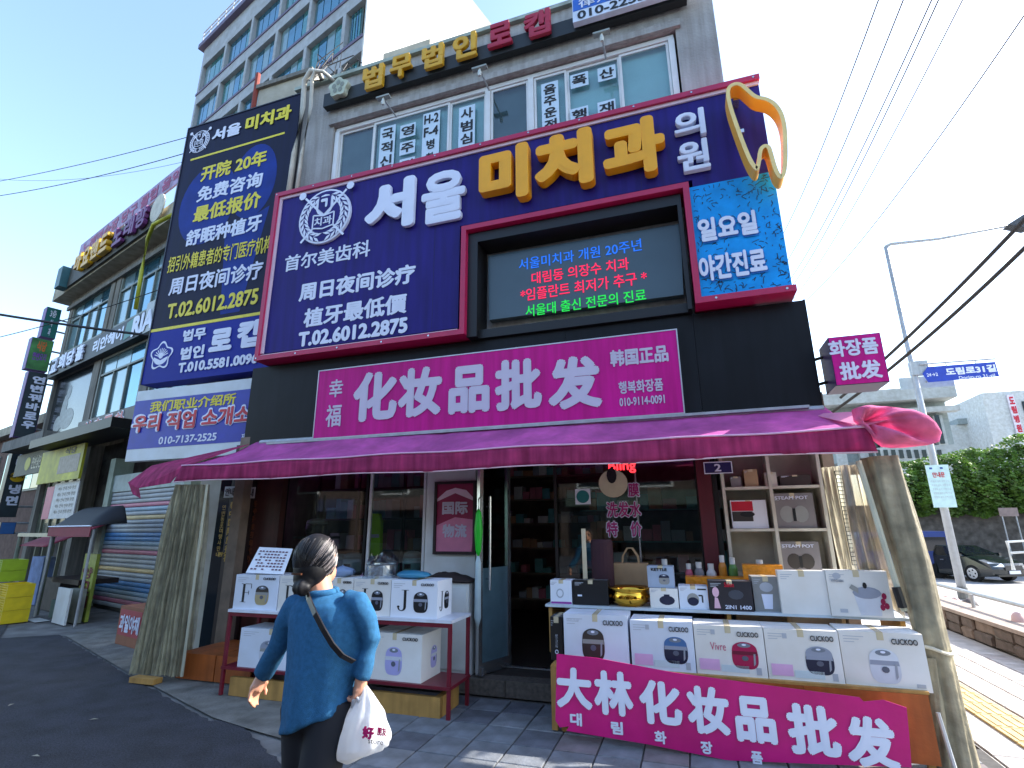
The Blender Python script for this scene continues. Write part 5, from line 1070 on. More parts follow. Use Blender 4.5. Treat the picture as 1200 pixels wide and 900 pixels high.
# plastic bag in her hand
gx = RW+Vector((-.006, -.0, -.09))
bgp = thing('plastic_bag', 'white plastic carrier bag with pink lettering held in her right hand', 'bag', (gx.x, gx.y, .5))
YG = YP_-.02
br_ = [(803, 426, 4, .008), (812, 427, 8, .02), (822, 428, 13, .035), (838, 427, 20, .06), (856, 426, 26, .075), (872, 427, 29, .08), (882, 425, 26, .07), (887, 424, 16, .04)]
def bag(u, v):
    t_ = v*(len(br_)-1); k = min(int(t_), len(br_)-2); f_ = t_-k; a = 2*math.pi*u
    y_, x_, hw_, ry_ = [br_[k][i]*(1-f_)+br_[k+1][i]*f_ for i in range(4)]; y_ += -.10*(x_-427)*0
    c_ = P(x_, y_, YG); r_ = abs(P(x_+hw_, y_, YG).x-c_.x); wob = 1+.09*math.sin(9*a+v*5)*(1-v*.6)+.1*noise.noise(Vector((math.cos(a)*2.5, math.sin(a)*2.5, v*6)))
    return Vector((c_.x+r_*wob*math.cos(a), YG+ry_*wob*math.sin(a), c_.z-.05*math.cos(a)*v*-1*.6))
bagm = M('thin white plastic film', (222, 224, 228), .3, var=.06, trans=.45, bump=.3, bscale=18)
MB().grid(bag, 48, 40).build('bag_body', bagm, bgp, smooth=True)
for s in (-1, 1): MB().tube([RW+Vector((s*.012, -.01+s*.012, -.115)), RW+Vector((s*.012, -.028, -.085)), RW+Vector((s*.004, -.03, -.075))], [.012, .009, .004], 8).build('bag_handle', bagm, bgp, smooth=True)
TL(bgp, '好', *rect(424, 861, 438, 857, 15, YG-.1), YG-.092, M('hot pink print', (200, 20, 110), .5), bold=.06); TL(bgp, '朋友', *rect(441, 860, 452, 856, 10, YG-.09), YG-.082, M('hot pink print', (200, 20, 110), .5), bold=.03)
TL(bgp, 'store', *rect(430, 873, 448, 868, 5, YG-.1), YG-.092, ink, bold=.0)

# ---------------------------------------------------------------- left street (its frontage runs at an angle)
FL = frame(-8.4, 7.25, 0, -16)
def fbox(name, mat, par, xl, yl, xr, yr, h, Y, d, F=FL):
    x0, x1, z0, z1 = rect(xl, yl, xr, yr, h, Y, F); return box(name, mat, par, x0, x1, Y, Y+d, z0, z1, F)
ob = thing('commercial_building', 'weathered three storey shop building with sky reflecting windows at far left', 'building', FL @ Matrix.Translation((-6.5, 0, 0)))
ax0, ax1 = -9.85, -1.0
def wallbits(x0, x1, z0, z1, y=0, d=.3, m=plaster, name='wall'): return box(name, m, ob, x0, x1, y, y+d, z0, z1, FL)
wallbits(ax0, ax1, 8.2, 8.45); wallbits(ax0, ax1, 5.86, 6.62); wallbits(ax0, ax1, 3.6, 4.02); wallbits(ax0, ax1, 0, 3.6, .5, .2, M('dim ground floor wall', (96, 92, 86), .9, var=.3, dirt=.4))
box('side_wall', plaster, ob, ax0, ax0+.25, .3, 9, 0, 8.45, FL); box('back_wall', concrete_dark, ob, ax0, ax1, 2.0, 2.2, 3.6, 8.4, FL)
box('roof', concrete_dark, ob, ax0-.2, ax1, .0, 9, 8.9, 9.0, FL)
box('eaves_slab', M('beige eaves', (176, 168, 146), .8, var=.15, dirt=.3), ob, ax0-.55, ax1, -.35, .3, 8.45, 8.9, FL)
box('string_course', concrete_dark, ob, ax0-.1, ax1, -.06, -.002, 8.12, 8.24, FL)
def bay(x0, x1, z0, z1, n, mat=teal_glass, pier=None):
    s = MB(); s.box(x0, x0+.06, .02, .12, z0, z1); s.box(x1-.06, x1, .02, .12, z0, z1); s.box(x0+.06, x1-.06, .02, .12, z1-.06, z1); s.box(x0+.06, x1-.06, .02, .12, z0, z0+.06)
    s.box(x0+.06, x1-.06, .03, .11, z1-.5, z1-.45)
    w_ = s.build('window', M('grey green window frame', (120, 128, 120), .5, var=.1), ob, FL)
    for k in range(n):
        a = x0+.06+(x1-x0-.12)*k/n; b = x0+.06+(x1-x0-.12)*(k+1)/n
        if k: box('mullion', MC['grey green window frame'], w_, a-.025, a+.025, .025, .115, z0+.062, z1-.51, FL)
        m = mat if random.random() < .7 else pale_glass
        box('pane', m, w_, a+.026, b-.026, .07, .08, z0+.062, z1-.502, FL); box('pane', m, w_, a+.026, b-.026, .065, .075, z1-.448, z1-.062, FL)
for x in (ax0, -6.62, -6.22, -3.0): wallbits(x, x+.28, 6.62, 8.2)
bay(-9.55, -6.64, 6.63, 8.18, 4); bay(-5.93, -3.02, 6.63, 8.18, 4); bay(-2.7, ax1-.05, 6.63, 8.18, 2)
wallbits(ax0, ax0+.12, 4.02, 5.86); wallbits(-6.65, -6.2, 4.02, 5.86); wallbits(-3.4, -3.0, 4.02, 5.86)
dw = box('picture_window', M('tinted picture window', (44, 52, 58), .12, metal=.35, var=.3, scale=2), ob, -9.72, -6.66, .08, .1, 4.03, 5.85, FL)
for (cx, cz, rx, rz) in ((-8.6, 4.75, .22, .5), (-8.45, 5.3, .16, .2), (-8.2, 4.5, .5, .3), (-8.9, 4.4, .3, .25)): poly('window_picture', M('ghostly print', (120, 130, 134), .4, var=.4, scale=8), dw, ell(cx, cz, rx, rz, 14, .3), .078, FL, t=.001+cx*-.0002)
bay(-6.15, -3.45, 4.03, 5.84, 3); bay(-2.95, ax1-.05, 4.03, 5.84, 2)
# roof banner
rbn = thing('roof_banner', 'faded lilac banner along the roof edge of the weathered building', 'banner', FL @ Matrix.Translation((-6, -.3, 9.6)))
box('banner_cloth', M('faded lilac print', (170, 150, 186), .6, var=.3, scale=5, dirt=.3), rbn, -8.9, ax1, -.32, -.28, 9.45, 9.95, FL)
TL(rbn, '노래연습장 당구 클럽 음악홀', -8.6, -1.8, 9.52, 9.88, -.325, M('rose banner print', (170, 60, 110), .5), FL, bold=.03)
MB().tube([(-8.9, -.3, 9.45), (-8.9, -.3, 8.9)], .02).tube([(-5.5, -.3, 9.45), (-5.5, -.3, 8.9)], .02).tube([(-2.5, -.3, 9.45), (-2.5, -.3, 8.9)], .02).build('banner_post', galv, rbn, FL)
ys_ = thing('gold_letter_sign', 'gold relief Korean letters on the eaves of the weathered building', 'sign', FL @ Matrix.Translation((-7.5, -.5, 8.9)))
box('backboard', M('dark olive board', (60, 58, 50), .6, dirt=.3), ys_, -8.9, -3.2, -.42, -.37, 8.5, 9.2, FL)
for i, ch in enumerate('마요랜드'): TL(ys_, ch, -8.05+i*.62, -7.5+i*.62, 8.62, 9.2, -.43, ylw, FL, bold=.06, depth=.12, name='relief_letter')
for i, ch in enumerate('노래방'): TL(ys_, ch, -5.4+i*.7, -4.8+i*.7, 8.6, 9.15, -.43, M('plum metal letter', (110, 50, 110), .5), FL, bold=.05, depth=.08, name='relief_letter')
poly('round_badge', M('cream badge', (210, 206, 190), .6, dirt=.3), ys_, ell(-3.0, 8.9, .36, .36, 18), -.43, FL, t=.03); box('teal_box', M('teal cabinet', (40, 96, 104), .5, dirt=.2), ys_, -9.35, -8.95, -.6, -.37, 8.5, 9.15, FL)
# strip signs
sb = thing('strip_sign', 'black strip sign with white Korean letters between second and third floors', 'sign', FL @ Matrix.Translation((-6.5, -.2, 5.9)))
box('sign_board', black_panel, sb, ax0+.05, -3.3, -.18, -.002, 5.84, 6.42, FL)
for i, ch in enumerate('교회당홀'): TL(sb, ch, -9.5+i*.68, -8.95+i*.68, 5.92, 6.38, -.182, white_let, FL, bold=.05, depth=.03, name='relief_letter')
TL(sb, '리안헤어', -6.35, -4.45, 5.95, 6.32, -.182, white_let, FL, bold=.045)
poly('leaf_mark', M('teal leaf print', (50, 130, 120), .5), sb, [(-4.35, 5.9), (-3.95, 5.95), (-3.9, 6.4), (-4.3, 6.35)], -.182, FL)
sb2 = thing('white_strip_sign', 'pale strip sign with black letters RIA beside the tall navy sign', 'sign', FL @ Matrix.Translation((-3, -.2, 5.9)))
box('sign_board', M('pale strip board', (190, 196, 196), .5, dirt=.15), sb2, -3.29, -1.2, -.18, -.002, 5.84, 6.6, FL); TL(sb2, 'RIA', -3.9, -2.75, 5.88, 6.4, -.19, white_let, FL, bold=.06)
sb3 = thing('red_letter_sign', 'grey strip sign with red and white Korean letters above the yellow sign', 'sign', FL @ Matrix.Translation((-4.5, -.2, 3.7)))
box('sign_board', M('grey strip board', (110, 108, 106), .6, dirt=.3), sb3, -6.15, -2.2, -.2, -.002, 3.62, 4.1, FL)
for i, ch in enumerate('삼호포차'): TL(sb3, ch, -5.7+i*.62, -5.15+i*.62, 3.66, 4.06, -.206, white_let, FL, bold=.08); TL(sb3, ch, -5.67+i*.62, -5.18+i*.62, 3.68, 4.04, -.216, red_let, FL, bold=.035)
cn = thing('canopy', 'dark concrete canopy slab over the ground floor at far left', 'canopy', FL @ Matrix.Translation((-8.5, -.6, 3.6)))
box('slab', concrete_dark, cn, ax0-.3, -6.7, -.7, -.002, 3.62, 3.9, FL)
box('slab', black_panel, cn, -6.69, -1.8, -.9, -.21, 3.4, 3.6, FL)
ls2 = thing('flower_sign', 'dark long sign with a yellow flower over the ground floor at left', 'sign', FL @ Matrix.Translation((-8.5, -.3, 3)))
box('sign_board', M('dim green board', (70, 76, 66), .6, var=.3, dirt=.3), ls2, -10.0, -7.05, -.35, -.3, 2.95, 3.55, FL); poly('flower', paper_y, ls2, ell(-8.9, 3.25, .24, .18, 12), -.352, FL); TL(ls2, '연변냉면 양꼬치', -8.55, -7.15, 3.08, 3.42, -.352, M('pale cream print', (190, 186, 160), .5), FL)
# yellow sign
yg = thing('yellow_shop_sign', 'bright yellow shop sign with a grey picture over the ground floor', 'sign', FL @ Matrix.Translation((-5.6, -.5, 2.6)))
box('sign_board', paper_y, yg, -6.95, -4.15, -.55, -.5, 2.58, 3.36, FL); q0 = box('printed_picture', M('grey food print', (120, 110, 106), .5, var=.4, scale=10), yg, -5.6, -4.3, -.554, -.551, 2.75, 3.15, FL)
TL(yg, '식당', -5.3, -4.6, 3.18, 3.34, -.556, ink, FL)
ph = thing('menu_poster', 'white and rose menu poster hung under the yellow shop sign', 'poster', FL @ Matrix.Translation((-5, -.5, 1.8)))
box('poster_sheet', M('pale menu sheet', (188, 192, 196), .5, var=.15, scale=8), ph, -5.9, -4.35, -.45, -.43, 1.75, 2.56, FL)
for k in range(5): TL(ph, '메뉴 안내 전화 환영', -5.6, -4.5, 2.38-k*.13, 2.46-k*.13, -.452, ink, FL, bold=.0)
box('rose_band', M('rose sheet', (190, 90, 120), .5), ph, -6.4, -5.92, -.45, -.43, 1.75, 2.5, FL)
# ground floor glazing, piers
gf = M('cluttered greenish glass', (92, 100, 84), .25, var=.5, scale=5, dirt=.5)
for i in range(5): box('glazed_door', gf, ob, -9.7+i*.6, -9.14+i*.6, .3, .34, 1.3, 2.94, FL)
for i in range(5): box('door_stile', M('olive door frame', (110, 110, 90), .6), ob, -9.13+i*.6, -9.07+i*.6, .26, .34, .0, 2.94, FL)
for x in (-9.9, -6.6): box('pier', plaster, ob, x, x+.3, .2, .5, 0, 3.6, FL)
# black dome awning with maroon valance
da = thing('dome_awning', 'black rounded awning with a maroon valance over a stall at far left', 'awning', FL @ Matrix.Translation((-6.6, -1, 1.6)))
dx0, dx1 = P(59, 616, -1.2, FL).x, P(108, 616, -1.2, FL).x; dz = P(90, 617, -1.2, FL).z
MB().grid(lambda u, v: (dx0+(dx1-dx0)*u, -1.2+.5*v, dz+.36*math.sin(v*math.pi/2)*min(1, 8*u*(1-u)+.15)), 20, 10).build('canopy', M('black canvas', (26, 28, 34), .7), da, FL, smooth=True, thick=.01)
box('valance', M('maroon canvas', (136, 30, 56), .7), da, dx0, dx1, -1.215, -1.202, dz-.17, dz, FL); MB().tube([(dx0, -1.22, dz+.005), (dx1, -1.22, dz+.005)], .012).build('piping', white_let, da, FL)
for x in (dx0+.05, dx1-.05): MB().tube([(x, -1.15, dz-.05), (x, -1.15, 0)], .022).build('post', galv, da, FL)
da2 = thing('small_maroon_awning', 'small maroon awning left of the black dome awning', 'awning', FL @ Matrix.Translation((-9, -1, 1.6)))
e0, e1 = P(24, 630, -1.1, FL).x, P(56, 628, -1.1, FL).x; ez = P(40, 640, -1.1, FL).z
MB().grid(lambda u, v: (e0+(e1-e0)*u, -1.1+1.1*v, ez+.5*v), 6, 6).build('canopy', MC['maroon canvas'], da2, FL, smooth=True, thick=.01); box('front_rail', M('cream rail', (190, 180, 150), .5), da2, e0-.1, e1+.5, -1.13, -1.08, ez+.18, ez+.25, FL)
for x in (e0, e1+.3): MB().tube([(x, -1.1, ez+.18), (x, -1.1, 0)], .04).build('post', M('pale green post', (120, 128, 110), .6, dirt=.3), da2, FL)
# yellow crates, junk
def crate(label, px, py, Y, w_, h, z, mat):
    c = P(px, py, Y, FL); t = thing('plastic_crate', label, 'crate', FL @ Matrix.Translation((c.x, Y, z)), 'yellow plastic crates at the left edge')
    F = FL @ Matrix.Translation((c.x, Y, z)); hw = w_/2; d = .36
    s = MB(); s.box(-hw, -hw+.03, 0, d, 0, h); s.box(hw-.03, hw, 0, d, 0, h); s.box(-hw+.03, hw-.03, d-.02, d, 0, h); s.box(-hw+.03, hw-.03, .02, d-.02, 0, .02)
    for k in range(6): z0 = h*k/5.4; s.box(-hw+.03, hw-.03, 0, .02, z0, z0+h*.07)
    for k in range(9): x = -hw+.03+(w_-.06)*k/8.3; s.box(x, x+.015, .003, .017, .001, h*.98)
    s.build('crate_body', mat, t, F); return t
yc = M('yellow crate plastic', (226, 196, 20), .45, var=.1, dirt=.15); yg2 = M('green yellow crate plastic', (150, 178, 30), .45, var=.1, dirt=.15)
for k in range(3): crate('yellow plastic crate, %s in the stack at the left edge' % ('lowest', 'second from the ground', 'third from the ground')[k], -8, 735, -1.75, .6, .2, .205*k, yc)
for k in range(2): crate('yellow green crate %s at the left edge' % ('above the three yellow crates', 'topmost of the crate stack')[k], -10, 690, -1.73, .56, .18, .62+.185*k, yg2)
def junk(label, name, cat, xl, yl, xr, yr, h, Y, d, mat, ground=False, grp=None):
    x0, x1, z0, z1 = rect(xl, yl, xr, yr, h, Y, FL)
    if ground: z0 = 0
    t = thing(name, label, cat, FL @ Matrix.Translation(((x0+x1)/2, Y, z0)), grp); box('body', mat, t, x0, x1, Y, Y+d, z0, z1, FL); return t, x0, x1, z0, z1
t, x0, x1, z0, z1 = junk('narrow yellow green upright board leaning at the corner beside the shutter', 'signboard', 'sign', 92, 690, 106, 692, 88, -.9, .05, M('lime board', (150, 160, 60), .5, var=.3, dirt=.3), True)
TL(t, '양꼬치', x0+.04, x1-.04, z0+.2, z1-.2, -.905, M('maroon print', (110, 30, 40), .5), FL, vertical=True, bold=.03)
t, x0, x1, z0, z1 = junk('pale blue cloth bundle standing in the gap under the maroon awning', 'cloth_roll', 'cloth', 30, 690, 44, 691, 80, -.7, .2, M('pale blue cloth', (110, 130, 170), .8, var=.3), True)
junk('low dark wooden table of goods under the black dome awning', 'stall_table', 'table', 60, 680, 92, 682, 6, -1.0, .6, darkwood); junk('dark cupboard under the low stall table at far left', 'cupboard', 'cupboard', 46, 705, 66, 707, 60, -.8, .4, M('dim cupboard', (60, 52, 48), .7, var=.3), True)
junk('small pale tub on the ground near the yellow crates', 'tub', 'tub', 28, 732, 40, 733, 10, -1.35, .2, white_paint, True); junk('grey roll of sheet leaning beside the lime board', 'sheet_roll', 'roll', 78, 712, 90, 712, 46, -1.05, .1, M('grey sheet', (130, 130, 116), .7, var=.3), True)
junk('teal box beneath the stall table at far left', 'crate', 'crate', 58, 715, 72, 716, 24, -1.05, .3, M('teal tub', (40, 90, 90), .5), True); junk('white slab leaning against the stall table', 'board', 'board', 66, 701, 80, 706, 30, -1.2, .03, white_paint, True)
# shutter unit
FLs = FL; FL = FL @ Matrix.Translation((0, .5, 0))
shx0, shx1 = -3.42, -.15
su = thing('roller_shutter', 'closed roller shutter with coloured painted stripes between the left stalls and the plastic curtain', 'shutter', FL @ Matrix.Translation((-2.1, -.6, 0)))
n_ = 27; sm_ = dict(g=M('grey slat', (160, 168, 176), .5, var=.08, dirt=.15), b=M('blue slat', (84, 144, 196), .5, dirt=.1), r=M('rose slat', (196, 108, 138), .5, dirt=.1), y=M('sand slat', (216, 186, 130), .5, dirt=.1), l=M('light blue slat', (140, 172, 194), .5, dirt=.1))
pat = 'grglbbggygggrglbbgggyglrgggg'
slm = {}
for k in range(n_):
    z = .06+k*(2.2/n_); hgt = 2.2/n_-.006; m = sm_[pat[k % len(pat)]]
    if m.name not in slm:
        prof = [(0, 0), (-.012, .012), (-.016, hgt*.5), (-.012, hgt-.012), (0, hgt)]
        mb = MB(); L0, L1 = shx0, shx1; c_ = (L0+L1)/2
        mb.add([(L0-c_, y, zz) for y, zz in prof]+[(L1-c_, y, zz) for y, zz in prof], [(i, i+1, i+6, i+5) for i in range(4)])
        o = mb.build('slat', m, su, FL @ Matrix.Translation((c_, -.6, z)), thick=.0); slm[m.name] = o.data; W[o.name] = o.matrix_basis
        o.matrix_basis = FL @ Matrix.Translation((c_, -.6, z+0)); 
    else: link('slat', slm[m.name], FL @ Matrix.Translation(((shx0+shx1)/2, -.6, z)), su)
box('head_box', M('pale shutter head', (176, 190, 186), .6, dirt=.2), su, shx0-.02, shx1, -.62, -.3, 2.27, 2.62, FL)
for x in (shx0-.28, shx1+.001): box('guide_post', M('pale green pilaster', (160, 176, 160), .6, var=.1, dirt=.3), su, x, x+.26, -.66, -.3, 0, 3.0, FL)
o = box('backing', black, su, shx0, shx1, -.58, -.5, 0, 2.3, FL)
FL = FLs
# brown box with red and white print
t, x0, x1, z0, z1 = junk('brown carton with red and white print in front of the shutter', 'carton', 'box', 139, 728, 166, 734, 40, -1.3, .4, M('brown carton', (140, 84, 56), .7), True)
box('printed_band', M('cherry print', (160, 40, 60), .5), t, x0+.03, x1-.03, -1.303, -1.3, z0+.12, z1-.04, FL); TL(t, '과일야채', x0+.06, x1-.06, z0+.16, z1-.1, -1.306, white_let, FL, bold=.04)
# blade signs
def blade(label, xs, mats, s_):
    "xs: px left, right at mid height, y top, y bottom"
    xl, xr, yt, yb, sl = xs
    FB = FL @ Matrix.Translation((s_, 0, 0)) @ Matrix.Rotation(math.radians(90), 4, 'Z')
    a, b = P(xl, (yt+yb)/2, 0, FB), P(xr, (yt+yb)/2, 0, FB); z1 = P((xl+xr)/2+sl/2, yt, 0, FB).z; z0 = P((xl+xr)/2-sl/2, yb, 0, FB).z
    t = thing('blade_sign', label, 'sign', FB @ Matrix.Translation(((a.x+b.x)/2, 0, z0)), 'vertical blade signs at far left')
    box('sign_case', mats[1], t, a.x, b.x, .003, .35, z0, z1, FB); box('sign_face', mats[0], t, a.x+.01, b.x-.01, -.002, .002, z0+.01, z1-.01, FB)
    MB().tube([(b.x, .15, z0+.3), (b.x+2.0, .15, z0+.3)], .03).tube([(b.x, .15, z1-.3), (b.x+2.0, .15, z1-.3)], .03).build('bracket', galv, t, FB)
    return t, FB, a.x, b.x, z0, z1
vio = M('violet sign case', (96, 40, 130), .5); dkf = M('dark slate sign face', (40, 54, 62), .4, dirt=.2); gnf = M('green photo sign face', (70, 130, 70), .4, var=.6, scale=3)
t, F, x0, x1, z0, z1 = blade('green blade sign, topmost of the vertical signs, reading dental clinic third floor', (51, 69, 361, 396, 6), (M('teal sign face', (30, 110, 104), .4), vio), -10.6)
TL(t, '3층', x0+.1, x1-.1, z1-.32*(z1-z0), z1-.06, -.004, white_let, F, bold=.03); TL(t, '치과', x0+.15, x1-.15, z0+.05, z1-.36*(z1-z0), -.004, white_let, F, bold=.04, vertical=True)
t, F, x0, x1, z0, z1 = blade('mottled green and pink blade sign second from the top at far left', (33, 60, 397, 434, 6), (gnf, vio), -10.6)
TL(t, '식당', x0+.15, x1-.15, z1-.4*(z1-z0), z1-.08*(z1-z0), -.004, M('orange print', (220, 110, 50), .5), F, bold=.04); TL(t, '연변요리', x0+.1, x1-.1, z0+.3*(z1-z0), z0+.55*(z1-z0), -.004, M('violet print2', (130, 60, 170), .5), F, bold=.03)
t, F, x0, x1, z0, z1 = blade('long dark blade sign with white Korean letters below the mottled one', (24, 49, 436, 513, 14), (dkf, vio), -10.6)
TL(t, '연변꿔바로우', x0+.25*(x1-x0), x1-.1*(x1-x0), z0+.25, z1-.1, -.004, white_let, F, bold=.05, vertical=True)
t, F, x0, x1, z0, z1 = blade('lowest long dark blade sign with a yellow oval between its letters', (7, 29, 518, 606, 16), (dkf, black), -10.6)
H_ = z1-z0; TL(t, '연변', x0+.3*(x1-x0), x1-.08*(x1-x0), z0+.62*H_, z1-.1, -.004, white_let, F, bold=.05, vertical=True); TL(t, '냉면', x0+.25*(x1-x0), x1-.1*(x1-x0), z0+.14*H_, z0+.44*H_, -.004, white_let, F, bold=.05, vertical=True)
poly('yellow_oval', M('amber oval', (226, 180, 20), .5), t, ell((x0+x1)/2+.03, z0+.53*H_, (x1-x0)*.42, .15, 18), -.003, F); TL(t, '원조', (x0+x1)/2-.2, (x0+x1)/2+.25, z0+.51*H_, z0+.56*H_, -.008, ink, F)
t, F, x0, x1, z0, z1 = blade('small round blue sign hanging low at the left edge', (0, 18, 612, 626, 2), (M('round sign blue', (50, 100, 160), .4), black), -10.2)
# next buildings along the left street
nb = thing('brick_building', 'low brown building continuing the left street beyond the blade signs', 'building', FL @ Matrix.Translation((-14, 0, 0)))
nzt = P(8, 505, .2, FL).z; nbm = M('brown brick wall', (110, 84, 74), .9, var=.25, scale=9, dirt=.3)
box('wall', nbm, nb, -40, ax0-.9, .5, 9, 0, nzt-.15, FL); box('roof_edge', M('beige eaves', (170, 160, 140), .8), nb, -40, ax0-.85, .2, 9, nzt-.148, nzt+.15, FL)
for k in range(6):
    x = -12.4-k*2.6; w_ = box('window', M('grey green window frame', (120, 128, 120), .5), nb, x, x+1.6, .46, .498, 2.7, 4.1, FL); box('pane', teal_glass, w_, x+.06, x+.77, .44, .458, 2.76, 4.04, FL); box('pane', dark_glass, w_, x+.83, x+1.54, .44, .458, 2.76, 4.04, FL)
# tall office tower behind
tw = thing('office_tower', 'tall office building with ribbon windows behind the tall navy sign', 'building', FL @ Matrix.Translation((-10, 5, 0)))
TY = 5.0; t0, t1, tz = -17.6, -3.1, 28.2; tp_ = M('pale tower panel', (162, 168, 174), .7, var=.1, scale=1, dirt=.2)
dk_ = M('violet grey sill band', (96, 88, 112), .6)
box('core', M('tower core', (120, 120, 116), .8), tw, t0+.1, t1-.1, TY+.35, 18, 0, tz-.3, FL)
Fq = FL; e_ = P(552, 20, TY, FL)
c0 = FL @ Vector((t1, TY, 0)); far = None
for dd in [x*.25 for x in range(4, 200)]:
    wq = FL @ Vector((t1, TY+dd, 24)); v_ = wq-CAM; sx_ = 600+FPX*v_.dot(CR)/v_.dot(CF)
    if sx_ > 549: far = dd; break
far = far or 12
box('end_wall', M('white rendered gable', (214, 214, 210), .8, var=.04, dirt=.06), tw, t1-.098, t1+.0, TY, TY+far, 0, 30, FL)
zr = [26.6-2.62*k for k in range(8)]
fl_ = [tz-.3]+[z for zt_ in zr for z in (zt_, zt_-1.85)]+[5]
box('roof_edge', dk_, tw, t0-.25, t1-.1, TY-.25, TY+1, tz-.3, tz, FL)
for i in range(0, len(fl_)-1, 2):
    if fl_[i]-fl_[i+1] > .05: box('spandrel', tp_, tw, t0, t1-.1, TY, TY+.34, fl_[i+1], fl_[i], FL)
for zt_ in zr:
    box('sill_band', dk_, tw, t0-.02, t1-.1, TY-.04, TY-.002, zt_-1.97, zt_-1.83, FL)
    x = t0
    while x < t1-1:
        xe = min(x+2.55, t1-.5)
        w_ = box('window', M('tower window frame', (110, 130, 130), .4, metal=.3), tw, x+.2, xe, TY+.2, TY+.24, zt_-1.83, zt_-.02, FL)
        k_ = 4
        for k in range(k_):
            a = x+.33+(xe-x-.36)*k/k_; b = x+.33+(xe-x-.36)*(k+1)/k_; box('pane', random.choice((teal_glass, teal_glass, M('green tinted glass', (80, 140, 140), .08, metal=.6, var=.3), pale_glass)), w_, a+.03, b-.03, TY+.16, TY+.198, zt_-1.78, zt_-.07, FL)
        box('pilaster', tp_, tw, x, x+.2, TY+.002, TY+.34, zt_-1.83, zt_, FL); x += 2.6
mb = MB()
for k in range(18):
    x = t0+.1+k*.8; mb.tube([(x, TY-.2, tz), (x, TY-.2, tz+.7)], .03, 5)
mb.tube([(t0, TY-.2, tz+.7), (t1-.2, TY-.2, tz+.7)], .03, 5).tube([(t0, TY-.2, tz+.4), (t1-.2, TY-.2, tz+.4)], .03, 5); mb.build('roof_railing', galv, tw, FL)
# neighbour annex behind the tall sign
an = thing('rendered_annex', 'plain beige rendered block between the tall navy sign and the grey building', 'building', (-5.9, 5.6, 0))
box('wall', M('beige render', (188, 182, 166), .85, var=.1, scale=1.5, bump=.2, dirt=.2), an, -6.45, -5.31, 5.62, 11, 0, 8.85, FA); box('coping', concrete_dark, an, -6.5, -5.31, 5.57, 11, 8.852, 8.93); box('upper_block', MC['beige render'], an, -5.3, -4.2, 7.5, 11, 8.3, 11.2)
box('dark_slot', black, an, -6.0, -5.35, 5.6, 5.618, 8.3, 8.42)
o = MB().tube([(-6.5, 5.6, 7.8), (-6.5, 5.6, 9.2)], .04).build('rust_pipe', M('rust paint', (130, 50, 36), .7), an)
# white pipes
pp = thing('service_pipes', 'pair of off white service pipes bending over at the grey building corner', 'pipes', (-5.2, 5.2, 4))
wp = M('weathered white pipe', (216, 212, 200), .6, var=.08, dirt=.3)
for i, (dx, bend) in enumerate(((0, 378), (9, 392))):
    pts_ = [P(337+dx, 236, 5.25), P(345+dx, 180, 5.25), P(355+dx, 125, 5.25), P(357+dx, 95-i*2, 5.2), P(364+dx*.6, 83, 5.15), P(374+dx*.5, 84, 5.2), P(bend, 95, 5.32)]
    MB().tube(pts_, .04 if i == 0 else .028, 8).build('pipe', wp, pp, smooth=True)
tn = MB(); random.seed(5)
for k in range(9):
    p = P(365, 95, 5.2); q_ = P(372+k*6, 60+random.uniform(-14, 14), 5.6); m2 = p.lerp(q_, .5)+Vector((random.uniform(-.2, .2), 0, random.uniform(-.3, .1))); tn.tube([p, m2, q_, q_+Vector((random.uniform(-.1, .3), 0, random.uniform(-.6, -.2)))], .009, 5)
o = tn.build('cable_tangle', cable, None); tag(o, 'tangle of loose cables at the top left corner of the grey building', 'cables')
yp = thing('yellow_gas_pipe', 'yellow gas pipe hooking over the eaves beside the tall navy sign', 'pipe', P(160, 365, -.5, FL))
MB().tube([P(159, 362, -.5, FL), P(166, 318, -.5, FL), P(173, 280, -.5, FL), P(180, 263, -.5, FL), P(202, 252, -.5, FL)], .045, 8).build('pipe', paper_y, yp, FL, smooth=True)

# ---------------------------------------------------------------- wires
def wire(label, a, b, sag, r, n=24, group=None):
    pa, pb = P(a[0], a[1], a[2]), P(b[0], b[1], b[2]); pts_ = [pa.lerp(pb, i/n)-Vector((0, 0, sag*4*(i/n)*(1-i/n))) for i in range(n+1)]
    o = MB().tube(pts_, r, 5).build('overhead_cable', cable, None, smooth=True); tag(o, label, 'cable', group)
wire('upper thin cable crossing the blue sky at left', (-60, 222, 14), (222, 160, 14), .25, .016); wire('lower thin cable crossing the blue sky at left', (-60, 237, 14), (222, 178, 14), .35, .018)
wire('faint slack cable between the two left sky cables', (-60, 200, 15), (222, 188, 15), .9, .009)
wire('thick bundled cable in front of the left building windows', (-40, 362, 6), (182, 394, 7.2), .03, .028); wire('thin cable rising to the right across the left windows', (-40, 404, 7), (205, 333, 7.5), .1, .01)
R_ = [((1028, 0, 9), (905, 296, 24), .012, 'leftmost thin overhead cable in the pale right sky'), ((1057, 0, 9), (915, 318, 24), .012, 'second thin overhead cable from the left in the pale right sky'), ((1090, 0, 9), (920, 336, 24), .012, 'third thin overhead cable in the pale right sky'), ((1098, 0, 9), (925, 340, 24), .012, 'fourth thin overhead cable, close beside the third, right sky'), ((1126, 0, 9), (930, 350, 24), .01, 'fifth thin overhead cable in the pale right sky'), ((1210, 0, 9), (945, 352, 24), .012, 'sixth thin overhead cable slanting from the top right corner'), ((1230, 110, 14), (1090, 278, 26), .009, 'faint lowest thin cable in the right sky')]
for a, b, r, lab in R_: wire(lab, (a[0]+(a[0]-b[0])*.1, a[1]-(b[1]-a[1])*.1, a[2]-1.2), b, .35, r)
